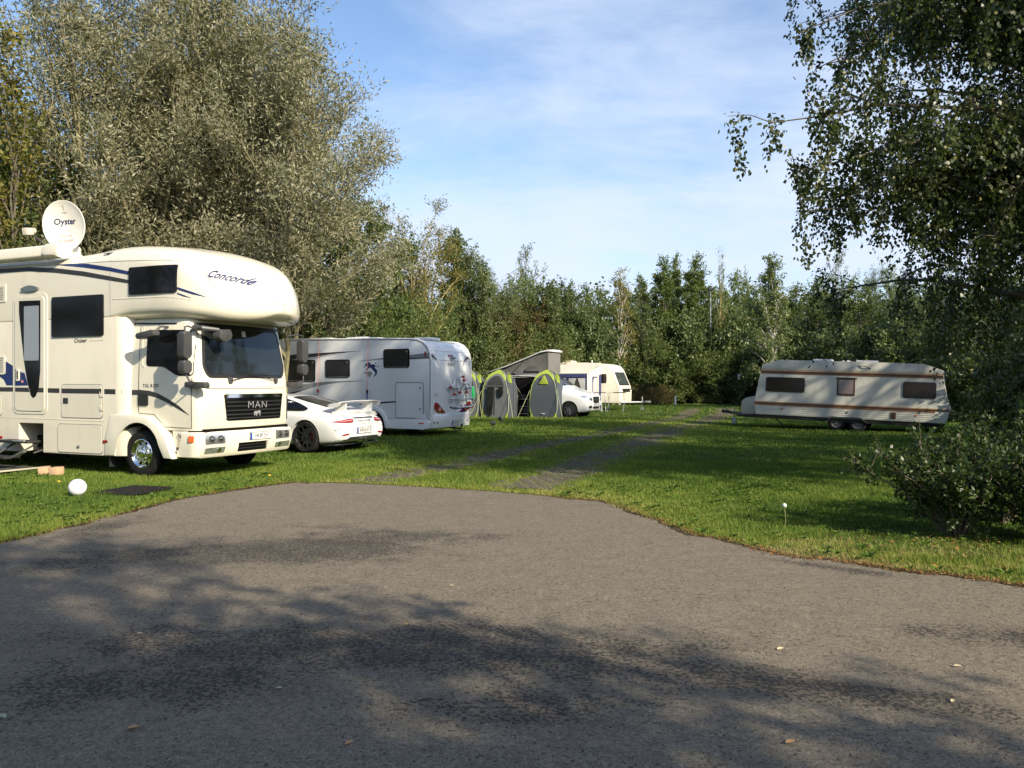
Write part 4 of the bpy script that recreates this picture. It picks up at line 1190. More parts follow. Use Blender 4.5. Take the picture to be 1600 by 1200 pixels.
def wheel(parent, c, Rt, w, rim_r, mrim, style='spoke', side=-1, ns=10, tread=True):
    """c: hub centre; side: which way the outer face looks along y"""
    t = bpy.data.objects.new('wheel', None); COL.objects.link(t); t.parent = parent; t.location = c
    s = side; h = w / 2
    prof = [(rim_r * .96, -h * .75), (rim_r * 1.02, -h * .92), (rim_r * 1.18, -h), (Rt * .90, -h * .97), (Rt * .975, -h * .82), (Rt, -h * .6)]
    prof += [(Rt, -h * .36), (Rt - .008, -h * .34), (Rt - .008, -h * .28), (Rt, -h * .26), (Rt, -h * .03), (Rt - .008, -h * .01), (Rt - .008, h * .05), (Rt, h * .07), (Rt, h * .28), (Rt - .008, h * .3), (Rt - .008, h * .36), (Rt, h * .38)]
    prof += [(Rt, h * .6), (Rt * .975, h * .82), (Rt * .90, h * .97), (rim_r * 1.18, h), (rim_r * 1.02, h * .92), (rim_r * .96, h * .75)]
    prof = [(r, v * s) for r, v in prof]
    lathe('tyre', prof, RUBBER, t, 'y', 44, close=True, ang=40)
    o = s * h
    if style == 'cover':
        pr = [(rim_r * 1.02, o * .95), (rim_r * .97, o * 1.0), (rim_r * .90, o * .80), (rim_r * .80, o * .62), (rim_r * .66, o * .66), (rim_r * .60, o * .88), (rim_r * .42, o * 1.02), (rim_r * .36, o * 1.0), (rim_r * .30, o * 1.12), (rim_r * .12, o * 1.16), (0, o * 1.16)]
        rim = lathe('rim', pr, mrim, t, 'y', 40, cap0=False)
        bm = bmesh.new()
        for k in range(10):
            a = 6.283 * k / 10; lathe_bm(bm, [(0.012, o * .88), (0.012, o * 1.05), (0.0, o * 1.07)], 'y', 8, (rim_r * .5 * math.cos(a), 0, rim_r * .5 * math.sin(a)))
        bm_obj('wheel_nut', bm, mrim, rim)
        for k in range(8):
            bm = bmesh.new(); a = 6.283 * (k + .5) / 8; lathe_bm(bm, [(0.022, o * .66), (0.022, o * .70), (0, o * .70)], 'y', 10, (rim_r * .75 * math.cos(a), 0, rim_r * .75 * math.sin(a)))
            bm_obj('hand_hole', bm, DARK, rim)
    elif style == 'steel':
        pr = [(rim_r * 1.02, o * .95), (rim_r * .95, o * .98), (rim_r * .88, o * .55), (rim_r * .7, o * .45), (rim_r * .55, o * .62), (rim_r * .34, o * .60), (rim_r * .30, o * .9), (0, o * .93)]
        lathe('rim', pr, mrim, t, 'y', 32, cap0=False)
    else:
        pr = [(rim_r * 1.02, o * .95), (rim_r * .97, o * .99), (rim_r * .93, o * .80), (rim_r * .90, -o * .6), (rim_r * .3, -o * .6), (0, -o * .6)]
        lathe('rim', pr, mrim if style != 'dark' else BLACK, t, 'y', 40, cap0=False)
        lathe('brake_disc', [(rim_r * .72, o * .05), (rim_r * .72, o * .12), (rim_r * .3, o * .12), (rim_r * .3, o * .2), (0, o * .2)], STEEL, t, 'y', 32)
        bm = bmesh.new()
        for k in range(ns):
            a = 6.283 * k / ns
            for da in ((-.09, .09) if ns <= 5 else (0,)):
                u = Vector((math.cos(a + da), 0, math.sin(a + da))); u2 = Vector((math.cos(a + da * 2.2), 0, math.sin(a + da * 2.2)))
                tube_bm(bm, [u * rim_r * .14 + Vector((0, o * .72, 0)), u * rim_r * .5 + Vector((0, o * .80, 0)), u2 * rim_r * .95 + Vector((0, o * .90, 0))], [rim_r * .075, rim_r * .055, rim_r * .06], 6)
        bm_obj('spokes', bm, mrim, t)
        lathe('hub_cap', [(rim_r * .2, o * .6), (rim_r * .2, o * .82), (rim_r * .15, o * .9), (0, o * .92)], mrim, t, 'y', 20)
    return t
def plate(parent, way, skin, c, w, h, txt, flip, name='number_plate', frame=BLACK):
    x0, x1, z0, z1 = c[0] - w / 2, c[0] + w / 2, c[1] - h / 2, c[1] + h / 2
    fr = laid(name, rrect(x0 - .008, x1 + .008, z0 - .008, z1 + .008, .01, 2), way, skin, .012, frame, parent, .3, .01)
    k2 = Skin(fr)
    laid('plate_face', rrect(x0, x1, z0, z1, .008, 2), way, k2, .004, PLATE, fr, .3, .002)
    k3 = Skin(LAST[0])
    if flip: laid('blue_band', rrect(x1 - .045, x1 - .002, z0 + .002, z1 - .002, .004, 1), way, k3, .0015, EUBLUE, fr, .3, .001)
    else: laid('blue_band', rrect(x0 + .002, x0 + .045, z0 + .002, z1 - .002, .004, 1), way, k3, .0015, EUBLUE, fr, .3, .001)
    cx = c[0] + (-.022 if flip else .022)
    lettering('plate_lettering', txt, h * .82, way, k3, (cx, c[1]), INK, fr, flip=flip, bold=.012, sx=.80, th=.0025)
    return fr

# ------------------------------------------------------------------ big cream overcab motorhome
MH = thing('motorhome', 'large cream overcab motorhome on a lorry cab, satellite dish on its roof', 'motorhome', (-4.48, 14.16, -0.05), (0, 0, R(-24.5)))
def ring(x, hw, zb, zt, rt=(.18, .24), rb=(.02, .02), camber=.0, nt_=7, nb=5):
    """closed section in the y-z plane at station x"""
    rt = (min(rt[0], hw * .98), min(rt[1], (zt - zb) * .7)); rb = (min(rb[0], hw * .98), min(rb[1], (zt - zb) - rt[1] - .005))
    half = []
    half.append((0, zb)); half.append(((hw - rb[0]) * .5, zb))
    for k in range(nb + 1):
        a = R(-90 + 90 * k / nb); half.append((hw - rb[0] + rb[0] * math.cos(a), zb + rb[1] + rb[1] * math.sin(a)))
    for k in range(nt_ + 1):
        a = R(90 * k / nt_); half.append((hw - rt[0] + rt[0] * math.cos(a), zt - camber - rt[1] + rt[1] * math.sin(a)))
    half.append(((hw - rt[0]) * .5, zt - camber * .25)); half.append((0, zt))
    full = half + [(-y, z) for y, z in half[-2:0:-1]]
    return [(x, y, z) for y, z in full]
RT = (.42, .31)
up = loft('upper_body', [ring(-9.3, 1.10, 2.66, 3.80, RT, (.02, .02), .06), ring(-9.25, 1.22, 2.645, 3.88, RT, (.02, .02), .06), ring(-9.1, 1.25, 2.64, 3.90, RT, (.02, .02), .06), ring(-2.9, 1.25, 2.64, 3.80, (.42, .24), (.02, .02), .06),
   ring(-2.3, 1.25, 2.64, 3.88, (.42, .31), (.02, .02), .06), ring(-1.86, 1.25, 2.64, 3.92, (.42, .34), (.02, .02), .06), ring(-1.66, 1.25, 2.63, 3.92, (.44, .35), (.12, .10), .06), ring(-1.45, 1.25, 2.60, 3.92, (.45, .36), (.26, .20), .06), ring(-.9, 1.25, 2.60, 3.88, (.48, .38), (.26, .20), .06),
   ring(-.5, 1.245, 2.59, 3.81, (.52, .42), (.26, .20), .06), ring(-.2, 1.20, 2.575, 3.74, (.56, .48), (.26, .20), .05), ring(.05, 1.11, 2.56, 3.64, (.60, .56), (.28, .2), .04), ring(.25, .98, 2.54, 3.51, (.60, .60), (.28, .24), .03),
   ring(.42, .80, 2.55, 3.37, (.55, .60), (.26, .22), .03), ring(.55, .62, 2.575, 3.23, (.45, .48), (.22, .16), .02), ring(.65, .45, 2.62, 3.10, (.34, .38), (.16, .12), .01), ring(.72, .30, 2.68, 2.99, (.2, .24), (.10, .07), 0), ring(.76, .14, 2.70, 2.89, (.08, .1), (.06, .05), 0)], CREAM, MH, 60, sub=1)
# lower living box with rounded front corners, an opening for the entrance step and a wheel arch
pl = [(-9.2, -1.25)] + [(-1.49 - .24 + .24 * math.cos(R(a)), -1.25 + .24 + .24 * math.sin(R(a))) for a in range(-90, 1, 15)] + [(-1.49 - .24 + .24 * math.cos(R(a)), 1.25 - .24 + .24 * math.sin(R(a))) for a in range(0, 91, 15)] + [(-9.2, 1.25)]
low = prism('lower_body', pl, 'z', .33, 2.638, CREAM2, MH, .012)
def cyl(c, r, y0, y1, n=40):
    bm = bmesh.new(); lathe_bm(bm, [(r, y0), (r, y1)], 'y', n, (c[0], 0, c[1]))
    bmesh.ops.recalc_face_normals(bm, faces=bm.faces)
    me = bpy.data.meshes.new('c'); bm.to_mesh(me); bm.free(); return mesh_obj('c', me)
def cbox(*a):
    bm = bmesh.new(); bx(bm, *a, 0); bmesh.ops.recalc_face_normals(bm, faces=bm.faces)
    me = bpy.data.meshes.new('c'); bm.to_mesh(me); bm.free(); return mesh_obj('c', me)
cut(low, [cbox(-4.16, -3.51, -1.4, -.75, .2, .84), cyl((-6.6, .36), .52, -1.4, -.85), cyl((-6.6, .36), .52, .85, 1.4)])
SKU = Skin(up); SKL = Skin(low)
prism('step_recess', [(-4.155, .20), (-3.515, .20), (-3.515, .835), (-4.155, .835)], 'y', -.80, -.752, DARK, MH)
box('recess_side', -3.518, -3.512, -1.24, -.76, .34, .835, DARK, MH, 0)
# fender and arch round the front wheel, one piece with the skirt
ARC = [(-1.23 + .51 * math.cos(R(a)), .41 + .51 * math.sin(R(a))) for a in range(-8, 196, 12)]
fpts = [(-2.0, .33), (-1.95, .60), (-1.86, 1.03)] + [(-1.30, 1.03), (-1.02, 1.0), (-.80, .90), (-.60, .70), (-.52, .44), (-.50, .33)]
out = [(-2.0, .33)] + [(-1.98, .62), (-1.86, 1.02), (-1.30, 1.03), (-1.02, .99), (-.82, .88), (-.62, .66), (-.52, .44), (-.47, .33), (-.655, .33)] + ARC[1:-1] + [(-1.73, .33)]
for sgn in (-1, 1):
    a, b_ = (-1.262, -.80) if sgn < 0 else (.80, 1.262)
    prism('front_fender', out, 'y', a, b_, CREAM, MH, .02, 3, 50)
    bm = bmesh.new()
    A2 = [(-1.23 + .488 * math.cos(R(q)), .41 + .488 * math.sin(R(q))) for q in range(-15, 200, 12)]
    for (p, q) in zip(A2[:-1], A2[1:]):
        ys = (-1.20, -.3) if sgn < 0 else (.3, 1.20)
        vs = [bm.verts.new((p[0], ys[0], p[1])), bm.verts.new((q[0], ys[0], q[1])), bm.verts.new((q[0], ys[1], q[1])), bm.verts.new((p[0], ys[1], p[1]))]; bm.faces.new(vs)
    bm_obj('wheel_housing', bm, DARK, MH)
# lorry cab: lofted upwards in plan
def plan(z, x0, x1, hw, r, rr_=.05, bow=.05):
    """cab outline at height z: square back at x0, rounded front at x1 with a slight bow"""
    pts = [(x0, -hw)]
    n = 7
    for k in range(n + 1):
        a = R(-90 + 90 * k / n); pts.append((x1 - r - bow + r * math.cos(a), -hw + r + r * math.sin(a)))
    for k in range(1, 6):
        y = (-hw + r) + (2 * hw - 2 * r) * k / 6; pts.append((x1 - bow * (y / (hw - r)) ** 2, y))
    for k in range(n + 1):
        a = R(90 * k / n); pts.append((x1 - r - bow + r * math.sin(R(90) - a + 0) * 1.0, hw - r + r * math.sin(a)))
    pts.append((x0, hw))
    return [(x, y, z) for x, y in pts]
cab = loft('cab', [plan(.78, -1.52, -.03, 1.11, .16), plan(.84, -1.52, .0, 1.12, .17), plan(1.3, -1.52, .01, 1.125, .18), plan(1.60, -1.52, -.01, 1.12, .19), plan(1.9, -1.52, -.05, 1.11, .20), plan(2.3, -1.52, -.12, 1.085, .20), plan(2.54, -1.52, -.17, 1.07, .20), plan(2.605, -1.52, -.22, 1.04, .2)], CREAM, MH, 40)
cut(cab, [cyl((-1.23, .41), .50, -1.3, -.6), cyl((-1.23, .41), .50, .6, 1.3)])
SKC = Skin(cab)
bump_ = loft('front_bumper', [plan(.34, -.52, -.01, 1.13, .14), plan(.36, -.50, .01, 1.16, .16), plan(.50, -.40, .05, 1.175, .17), plan(.66, -.36, .055, 1.175, .17), plan(.735, -.36, .045, 1.165, .16), plan(.755, -.36, .02, 1.14, .15)], CREAM, MH, 30)
cut(bump_, [cbox(-.05, .3, -.32, .40, .395, .545)])
SKB = Skin(bump_)
box('intake', -.05, .0, -.32, .40, .395, .545, DARK, MH, 0)
for z in (.44, .49): box('intake_bar', -.02, .02, -.32, .40, z, z + .012, BLACK, MH, .002)
box('step_panel', -.62, -.30, -1.10, -1.0, .50, .80, CREAM2, MH, .01)
box('step_tread', -.62, -.36, -1.16, -1.08, .435, .46, ALU, MH, .004)
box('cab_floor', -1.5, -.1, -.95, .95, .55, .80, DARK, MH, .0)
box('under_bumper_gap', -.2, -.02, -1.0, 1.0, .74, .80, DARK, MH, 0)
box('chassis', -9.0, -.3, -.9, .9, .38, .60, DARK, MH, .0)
# windscreen, side glass
ws = round_poly([(-.90, 1.625), (.90, 1.625), (.985, 1.80), (.90, 2.50), (-.90, 2.50), (-.985, 1.80)], .12, 5)
wsr = laid('windscreen_surround', ws, '+x', SKC, .004, BLACK, MH, .10)
wsi = laid('windscreen', round_poly([(-.85, 1.68), (.85, 1.68), (.925, 1.82), (.85, 2.44), (-.85, 2.44), (-.925, 1.82)], .10, 5), '+x', SKC, .010, WINDS, MH, .08, .004)
SKW = Skin(wsi)
laid('toll_sticker', rrect(-.06, .03, 2.33, 2.43, .005, 1), '+x', SKW, .002, PLATE, MH, .2, .001)
laid('roof_shade_band', [(-1.0, 2.52), (-1.0, 2.485), (1.0, 2.485), (1.0, 2.52)], '+x', SKC, .014, BLACK, MH, .1, .01)
laid('side_window', round_poly([(-1.19, 1.82), (-.80, 1.81), (-.50, 1.66), (-.17, 1.655), (-.20, 2.40), (-1.19, 2.42)], .07, 4), '-y', SKC, .004, BLACKGL, MH, .12)
laid('side_window', round_poly([(-1.19, 1.82), (-.80, 1.81), (-.50, 1.66), (-.17, 1.655), (-.20, 2.40), (-1.19, 2.42)], .07, 4), '+y', SKC, .004, BLACKGL, MH, .12)
laid('roof_rail', [(-1.50, 2.52), (-.30, 2.49), (-.30, 2.515), (-1.50, 2.55)], '-y', SKC, .006, BLACK, MH, .3)
bm = bmesh.new()
seam_bm(bm, [(-1.35, 2.56), (-1.35, 1.06)], .010, '-y', SKC); seam_bm(bm, [(-.19, 1.62), (-.19, .83)], .010, '-y', SKC)
seam_bm(bm, [(-1.35, 1.045), (-1.0, 1.03), (-.76, .83), (-.19, .82)], .008, '-y', SKC)
seam_bm(bm, [(-1.12, 1.46), (-.6, 1.455), (0, 1.45), (.6, 1.455), (1.10, 1.46)], .008, '+x', SKC)
bm_obj('panel_gap', bm, CHAR, MH)
bm = bmesh.new(); seam_bm(bm, [(-1.27, 2.56), (-1.30, 2.2), (-1.28, 1.85), (-1.22, 1.80)], .02, '-y', SKC, .006); bm_obj('door_pressing', bm, CREAM, MH)
laid('door_handle', round_poly([(-1.35, 1.37), (-1.13, 1.37), (-1.13, 1.17), (-1.35, 1.17)], .03), '-y', SKC, .018, BLACK, MH, .2, .01)
laid('cab_stripe', [(-1.345, 1.435), (-1.1, 1.415), (-.91, 1.375), (-.65, 1.27), (-.46, 1.18), (-.22, 1.02), (-.47, 1.12), (-.68, 1.215), (-.93, 1.30), (-1.1, 1.335), (-1.345, 1.345)], '-y', SKC, .0015, CHAR, MH, .1, .002)
laid('cab_stripe', [(-1.51, 1.43), (-1.36, 1.43), (-1.36, 1.345), (-1.51, 1.345)], '-y', SKC, .0015, CHAR, MH, .1, .002)
lettering('cab_lettering', 'TGL 8.220', .075, '-y', SKC, (-1.08, 1.50), CHAR, MH, sx=1.1)
# grille with its lettering
gp = round_poly([(-.60, 1.36), (.86, 1.36), (.80, .92), (-.53, .92)], .035, 4)
g0 = laid('grille', gp, '+x', SKC, .010, BLACKGL, MH, .12, .02)
SKG = Skin(g0)
laid('grille_brow', [(-.585, 1.355), (.845, 1.355), (.84, 1.30), (-.57, 1.30)], '+x', SKG, .012, CHROME, MH, .1, .01)
for z in (1.24, 1.17, 1.10, 1.03, .97):
    laid('grille_slat', [(-.55, z), (.80, z), (.80, z - .022), (-.55, z - .022)], '+x', SKG, .008, BLACK, MH, .2, .006)
lettering('badge', 'MAN', .17, '+x', SKG, (.16, 1.17), BADGE, MH, bold=-.012, sx=1.25, th=.014, space=1.15)
laid('lion_badge', spline([(.08, 1.045), (.12, 1.065), (.17, 1.06), (.215, 1.075), (.24, 1.05), (.225, 1.03), (.235, .985), (.215, .985), (.205, 1.02), (.165, 1.025), (.15, .985), (.125, .985), (.13, 1.025), (.10, 1.0), (.085, .985), (.08, 1.01)], 2, True), '+x', SKG, .013, BADGE, MH, .05, .006)
# wipers
bm = bmesh.new()
def hitp(sk, u, v, way, th):
    h_, d = sk.hit(u, v, way); return h_ - d * th
for (a, e) in (((-.45, 1.585), (.10, 1.70)), ((.68, 1.585), (.12, 1.675))):
    p0, p1 = hitp(SKC, a[0], a[1], '+x', .03), hitp(SKC, e[0], e[1], '+x', .025)
    tube_bm(bm, [p0, (p0 + p1) / 2 + Vector((.012, 0, 0)), p1], .007, 5)
    q0 = hitp(SKC, e[0] - .30 if a[0] < 0 else e[0] - .3, e[1] - .015, '+x', .016); q1 = hitp(SKC, min(.85, e[0] + .36), e[1] + .01, '+x', .016)
    tube_bm(bm, [q0, p1, q1], .005, 5)
bm_obj('wiper', bm, BLACK, MH)
for y in (-.45, .68): laid('wiper_foot', round_poly([(y - .05, 1.64), (y + .05, 1.64), (y + .035, 1.54), (y - .035, 1.54)], .015), '+x', SKC, .03, GREY, MH, .2, .01)
laid('side_grille', round_poly([(1.00, 1.32), (1.06, 1.30), (1.06, .90), (1.0, .88)], .02), '+x', SKC, .006, BLACK, MH, .1)
# lamps
for sgn in (-1, 1):
    x0, x1 = (-1.02, -.61) if sgn < 0 else (.61, 1.02)
    hl = laid('headlight', round_poly([(x0, .555), (x1, .555), (x1, .70), (x0, .71)], .02), '+x', SKB, .004, LENS, MH, .08, .01)
    kk = Skin(hl)
    for k, cx in enumerate((x0 + .13, x1 - .10)):
        rr2 = .062
        laid('lamp_reflector', [(cx + rr2 * 1.1 * math.cos(R(a)), .63 + rr2 * math.sin(R(a))) for a in range(0, 360, 24)], '+x', kk, .004, GREY, hl, .05, .003)
        laid('bulb_ring', [(cx + rr2 * .45 * math.cos(R(a)), .63 + rr2 * .45 * math.sin(R(a))) for a in range(0, 360, 36)], '+x', kk, .012, CHROME, hl, .05, .003)
    laid('lamp_housing', round_poly([(x0 + .01, .565), (x0 + .07, .565), (x0 + .07, .70), (x0 + .01, .70)], .01), '+x', kk, .003, LENS, hl, .05, .002)
    fg = laid('fog_light', round_poly([(x0, .405), (x1 + .01 * sgn, .405), (x1 + .01, .505), (x0, .50)], .02), '+x', SKB, .004, LENS, MH, .08, .01)
    kk = Skin(fg)
    cx = x1 - .12 if sgn < 0 else x0 + .12
    laid('lamp_reflector', [(cx + .045 * math.cos(R(a)), .455 + .038 * math.sin(R(a))) for a in range(0, 360, 24)], '+x', kk, .006, CHROME, fg, .05, .003)
    laid('indicator', round_poly([(x0 + .015, .41), (x0 + .12, .41), (x0 + .12, .495), (x0 + .015, .495)], .01), '+x', kk, .003, LENS, fg, .05, .003)
plate(MH, '+x', SKB, (.20, .64), .52, .115, 'HB BP 555', False)
laid('side_indicator', rrect(-.185, -.095, .60, .70, .01, 2), '-y', SKB, .02, ORANGEL, MH, .2, .01)
# mirrors on their bow
def mirror_set(sg):
    y = sg * 1.42
    mr = tube('mirror_arm', [(-.12, sg * 1.08, 2.40), (-.08, sg * 1.30, 2.44), (-.02, y, 2.42), (-.01, y, 2.0), (-.01, y, 1.70), (.03, y - sg * .04, 1.58), (-.02, sg * 1.14, 1.53)], .014, GREY, MH, 8)
    prism('mirror_head', rrect(-.085 + y, .085 + y, 1.93, 2.35, .05), 'x', -.09, .045, GREY, MH, .03, 3)
    prism('mirror_head', rrect(-.085 + y, .085 + y, 1.70, 1.895, .04), 'x', -.08, .045, GREY, MH, .025, 3)
    box('mirror_glass', -.098, -.088, y - .07, y + .07, 1.97, 2.31, CHROME, MH, .003)
    prism('mirror_bracket', round_poly([(-.26, 1.565), (.16, 1.56), (.17, 1.46), (-.26, 1.475)], .03), 'y', *sorted((sg * 1.09, sg * 1.20)), GREY, MH, .012)
mirror_set(-1); mirror_set(1)
bm = bmesh.new(); tube_bm(bm, [(-.20, -1.06, 2.43), (-.02, -1.05, 2.42), (.14, -.86, 2.40)], [.05, .045, .03], 8)
bm_obj('kerb_mirror_arm', bm, GREY, MH)
bm = bmesh.new(); prism_bm(bm, round_poly([(-.90, 2.40), (-.66, 2.42), (-.62, 2.28), (-.80, 2.20), (-.92, 2.28)], .03), 'x', .06, .20, .02); bm_obj('front_mirror', bm, GREY, MH)
bm = bmesh.new(); prism_bm(bm, round_poly([(-1.12, 2.34), (-.74, 2.40), (-.72, 2.30), (-1.10, 2.25)], .03), 'y', -1.40, -1.26, .02); tube_bm(bm, [(-.80, -1.30, 2.36), (-.78, -1.2, 2.46), (-.74, -1.06, 2.46)], .02, 6); bm_obj('kerb_mirror', bm, GREY, MH)
# wheels
wheel(MH, (-1.23, -1.06, .385), .385, .235, .235, CHROME, 'cover', -1)
wheel(MH, (-1.23, 1.06, .385), .385, .235, .235, CHROME, 'cover', 1)
for sg in (-1, 1): wheel(MH, (-6.6, sg * 1.02, .385), .385, .40, .235, CHROME, 'cover', sg)
prism('mud_flap', [(-1.96, .14), (-1.93, .56), (-1.90, .56), (-1.93, .14)], 'y', -1.20, -.90, BLACK, MH, .003)
# living-room windows, decals, hatches
def hung_window(par, sk, x0, x1, z0, z1, way='-y', r=.03, m_=BLACKGL):
    w = laid('window', rrect(x0, x1, z0, z1, r), way, sk, .022, m_, par, .3, .012)
    k_ = Skin(w)
    bmx = bmesh.new(); laid_bm(bmx, rrect(x0 + .035, x1 - .035, z0 + .035, z1 - .035, r * .7), way, k_, .004, .3, .002)
    bm_obj('pane', bmx, m_, w)
    return w
side = Skin(low, up)
hung_window(MH, side, -3.27, -2.01, 2.34, 3.03)
hung_window(MH, side, -1.41, -.39, 2.99, 3.44)
hung_window(MH, side, -7.9, -6.7, 2.34, 3.03)
laid('roof_stripe', [(-9.0, 3.52), (-4.67, 3.535), (-3.9, 3.52), (-3.2, 3.455), (-2.5, 3.36), (-1.85, 3.25), (-1.41, 3.18), (-1.41, 3.235), (-1.85, 3.32), (-2.5, 3.44), (-3.2, 3.535), (-3.9, 3.595), (-4.67, 3.61), (-9.0, 3.60)], '-y', side, .004, CHAR, MH, .05, .004)
laid('roof_stripe', [(-3.27, 3.60), (-2.8, 3.59), (-2.41, 3.565), (-1.85, 3.47), (-1.41, 3.375), (-1.41, 3.32), (-1.85, 3.405), (-2.45, 3.50), (-2.85, 3.55)], '-y', side, .004, NAVY, MH, .05, .004)
laid('spear_decal', [(-.38, 3.075), (-.1, 2.985), (.10, 2.905), (-.12, 2.955), (-.38, 3.04)], '-y', SKU, .006, NAVY, MH, .04, .006)
laid('spear_decal', [(-.38, 2.985), (-.25, 2.94), (-.13, 2.895), (-.27, 2.925), (-.38, 2.965)], '-y', SKU, .006, NAVY, MH, .04, .006)
laid('waist_stripe', [(-9.0, 1.47), (-4.29, 1.47), (-4.29, 1.39), (-9.0, 1.39)], '-y', SKL, .0015, CHAR, MH, .3, .002)
laid('waist_stripe', [(-3.42, 1.455), (-3.10, 1.452), (-3.10, 1.372), (-3.42, 1.376)], '-y', SKL, .0015, CHAR, MH, .3, .002)
laid('waist_stripe', [(-2.0, 1.445), (-1.62, 1.44), (-1.62, 1.355), (-2.0, 1.36)], '-y', SKL, .0015, CHAR, MH, .1, .002)
laid('side_logo', [(-5.6, 1.52), (-5.2, 1.72), (-4.9, 1.86), (-4.68, 1.98), (-4.50, 1.93), (-4.29, 1.84), (-4.29, 1.50), (-4.49, 1.50), (-4.56, 1.60), (-4.70, 1.67), (-5.0, 1.62)], '-y', SKL, .0015, NAVY, MH, .1, .002)
vent = laid('vent', rrect(-5.0, -4.52, 1.70, 2.03, .03), '-y', SKL, .012, CREAM, MH, .3, .01)
kv = Skin(vent)
for k in range(8): laid('vent_slot', [(-4.95, 1.74 + k * .035), (-4.57, 1.74 + k * .035), (-4.57, 1.752 + k * .035), (-4.95, 1.752 + k * .035)], '-y', kv, .002, CHAR, MH, .4, .002)
vent = laid('vent', rrect(-5.0, -4.50, 3.0, 3.32, .03), '-y', side, .012, CREAM, MH, .3, .01)
kv = Skin(vent)
for k in range(7): laid('vent_slot', [(-4.95, 3.04 + k * .035), (-4.56, 3.04 + k * .035), (-4.56, 3.052 + k * .035), (-4.95, 3.052 + k * .035)], '-y', kv, .002, CHAR, MH, .4, .002)
awl = laid('awning_light', round_poly([(-4.13, 3.20), (-3.84, 3.28), (-3.55, 3.20), (-3.84, 3.14)], .12), '-y', side, .035, ALU, MH, .1, .01)
# entrance door
laid('door_frame', rrect(-4.30, -3.40, 1.0, 3.12, .12), '-y', side, .010, CREAM, MH, .4, .01)
dr = laid('entrance_door', rrect(-4.235, -3.465, 1.055, 3.06, .09), '-y', side, .022, CREAM2, MH, .4, .01)
kd = Skin(dr)
laid('door_glass', [(-4.11, 3.0), (-3.555, 2.99), (-3.555, 2.3), (-3.56, 1.75), (-3.60, 1.45), (-3.68, 1.31), (-3.74, 1.28), (-3.80, 1.33), (-3.90, 1.60), (-3.98, 1.95), (-4.06, 2.45), (-4.11, 2.8)], '-y', kd, .006, BLACKGL, dr, .3, .004)
laid('frosted_pane', rrect(-3.975, -3.595, 1.94, 2.90, .02), '-y', kd, .010, mat('frosted_pane', (.27, .30, .33), .35, var=.05), dr, .3, .003)
laid('door_logo', [(-4.225, 1.80), (-4.05, 1.735), (-3.97, 1.72), (-3.88, 1.50), (-4.225, 1.495)], '-y', kd, .0015, NAVY, dr, .2, .001)
laid('waist_stripe', [(-4.225, 1.465), (-3.87, 1.462), (-3.84, 1.385), (-4.225, 1.39)], '-y', kd, .0015, CHAR, dr, .3, .001)
laid('waist_stripe', [(-3.63, 1.46), (-3.475, 1.458), (-3.475, 1.38), (-3.66, 1.383)], '-y', kd, .0015, CHAR, dr, .3, .001)
laid('door_handle', rrect(-4.18, -4.10, 1.58, 1.79, .02), '-y', kd, .02, CREAM, dr, .3, .004)
laid('handle_slot', rrect(-4.158, -4.122, 1.61, 1.76, .01), '-y', Skin(LAST[0]), .002, CHAR, dr, .3, .004)
laid('lock', [(-4.03 + .025 * math.cos(R(a)), 1.57 + .025 * math.sin(R(a))) for a in range(0, 360, 30)], '-y', kd, .008, REDP, dr, .3, .004)
def hatch(par, sk, x0, x1, z0, z1, r, m_, stripe=None, way='-y'):
    laid('hatch_gap', rrect(x0 - .012, x1 + .012, z0 - .012, z1 + .012, r), way, sk, .002, MIDGREY, par, .4, .004)
    h_ = laid('hatch', rrect(x0, x1, z0, z1, r), way, sk, .010, m_, par, .4, .01)
    return h_, Skin(h_)
h1, kh = hatch(MH, SKL, -3.04, -2.05, .955, 1.515, .06, CREAM2)
laid('waist_stripe', [(-3.03, 1.45), (-2.06, 1.447), (-2.06, 1.363), (-3.03, 1.368)], '-y', kh, .0015, CHAR, h1, .3, .001)
laid('hatch_lock', rrect(-2.99, -2.87, 1.19, 1.29, .015), '-y', kh, .006, CHAR, h1, .3, .003)
for z in (1.13, 1.36): laid('hinge', rrect(-2.09, -2.01, z - .045, z + .045, .01), '-y', kh, .012, CREAM, h1, .3, .003)
h2, kh = hatch(MH, SKL, -3.13, -2.05, .36, .835, .06, CREAM2)
laid('hatch_lock', rrect(-2.64, -2.58, .44, .48, .01), '-y', kh, .012, ALU, h2, .3, .003)
h3, kh = hatch(MH, SKL, -5.9, -4.62, .95, 1.36, .08, CREAM2)
bm = bmesh.new(); seam_bm(bm, [(-9, .93), (-4.62, .93)], .010, '-y', SKL, .004); seam_bm(bm, [(-4.62, .93), (-2.0, .905)], .010, '-y', SKL, .004); bm_obj('belt_moulding', bm, CREAM, MH)
bm = bmesh.new(); seam_bm(bm, [(-1.86, 3.6), (-1.86, 2.66), (-1.60, 2.66)], .006, '-y', side); seam_bm(bm, [(-9, 3.625), (-4.67, 3.625), (-3.3, 3.60), (-2.65, 3.585), (-1.86, 3.572), (-.74, 3.53), (-.4, 3.50), (-.15, 3.42), (.02, 3.30)], .008, '-y', SKU)
bm_obj('panel_gap', bm, SILV, MH)
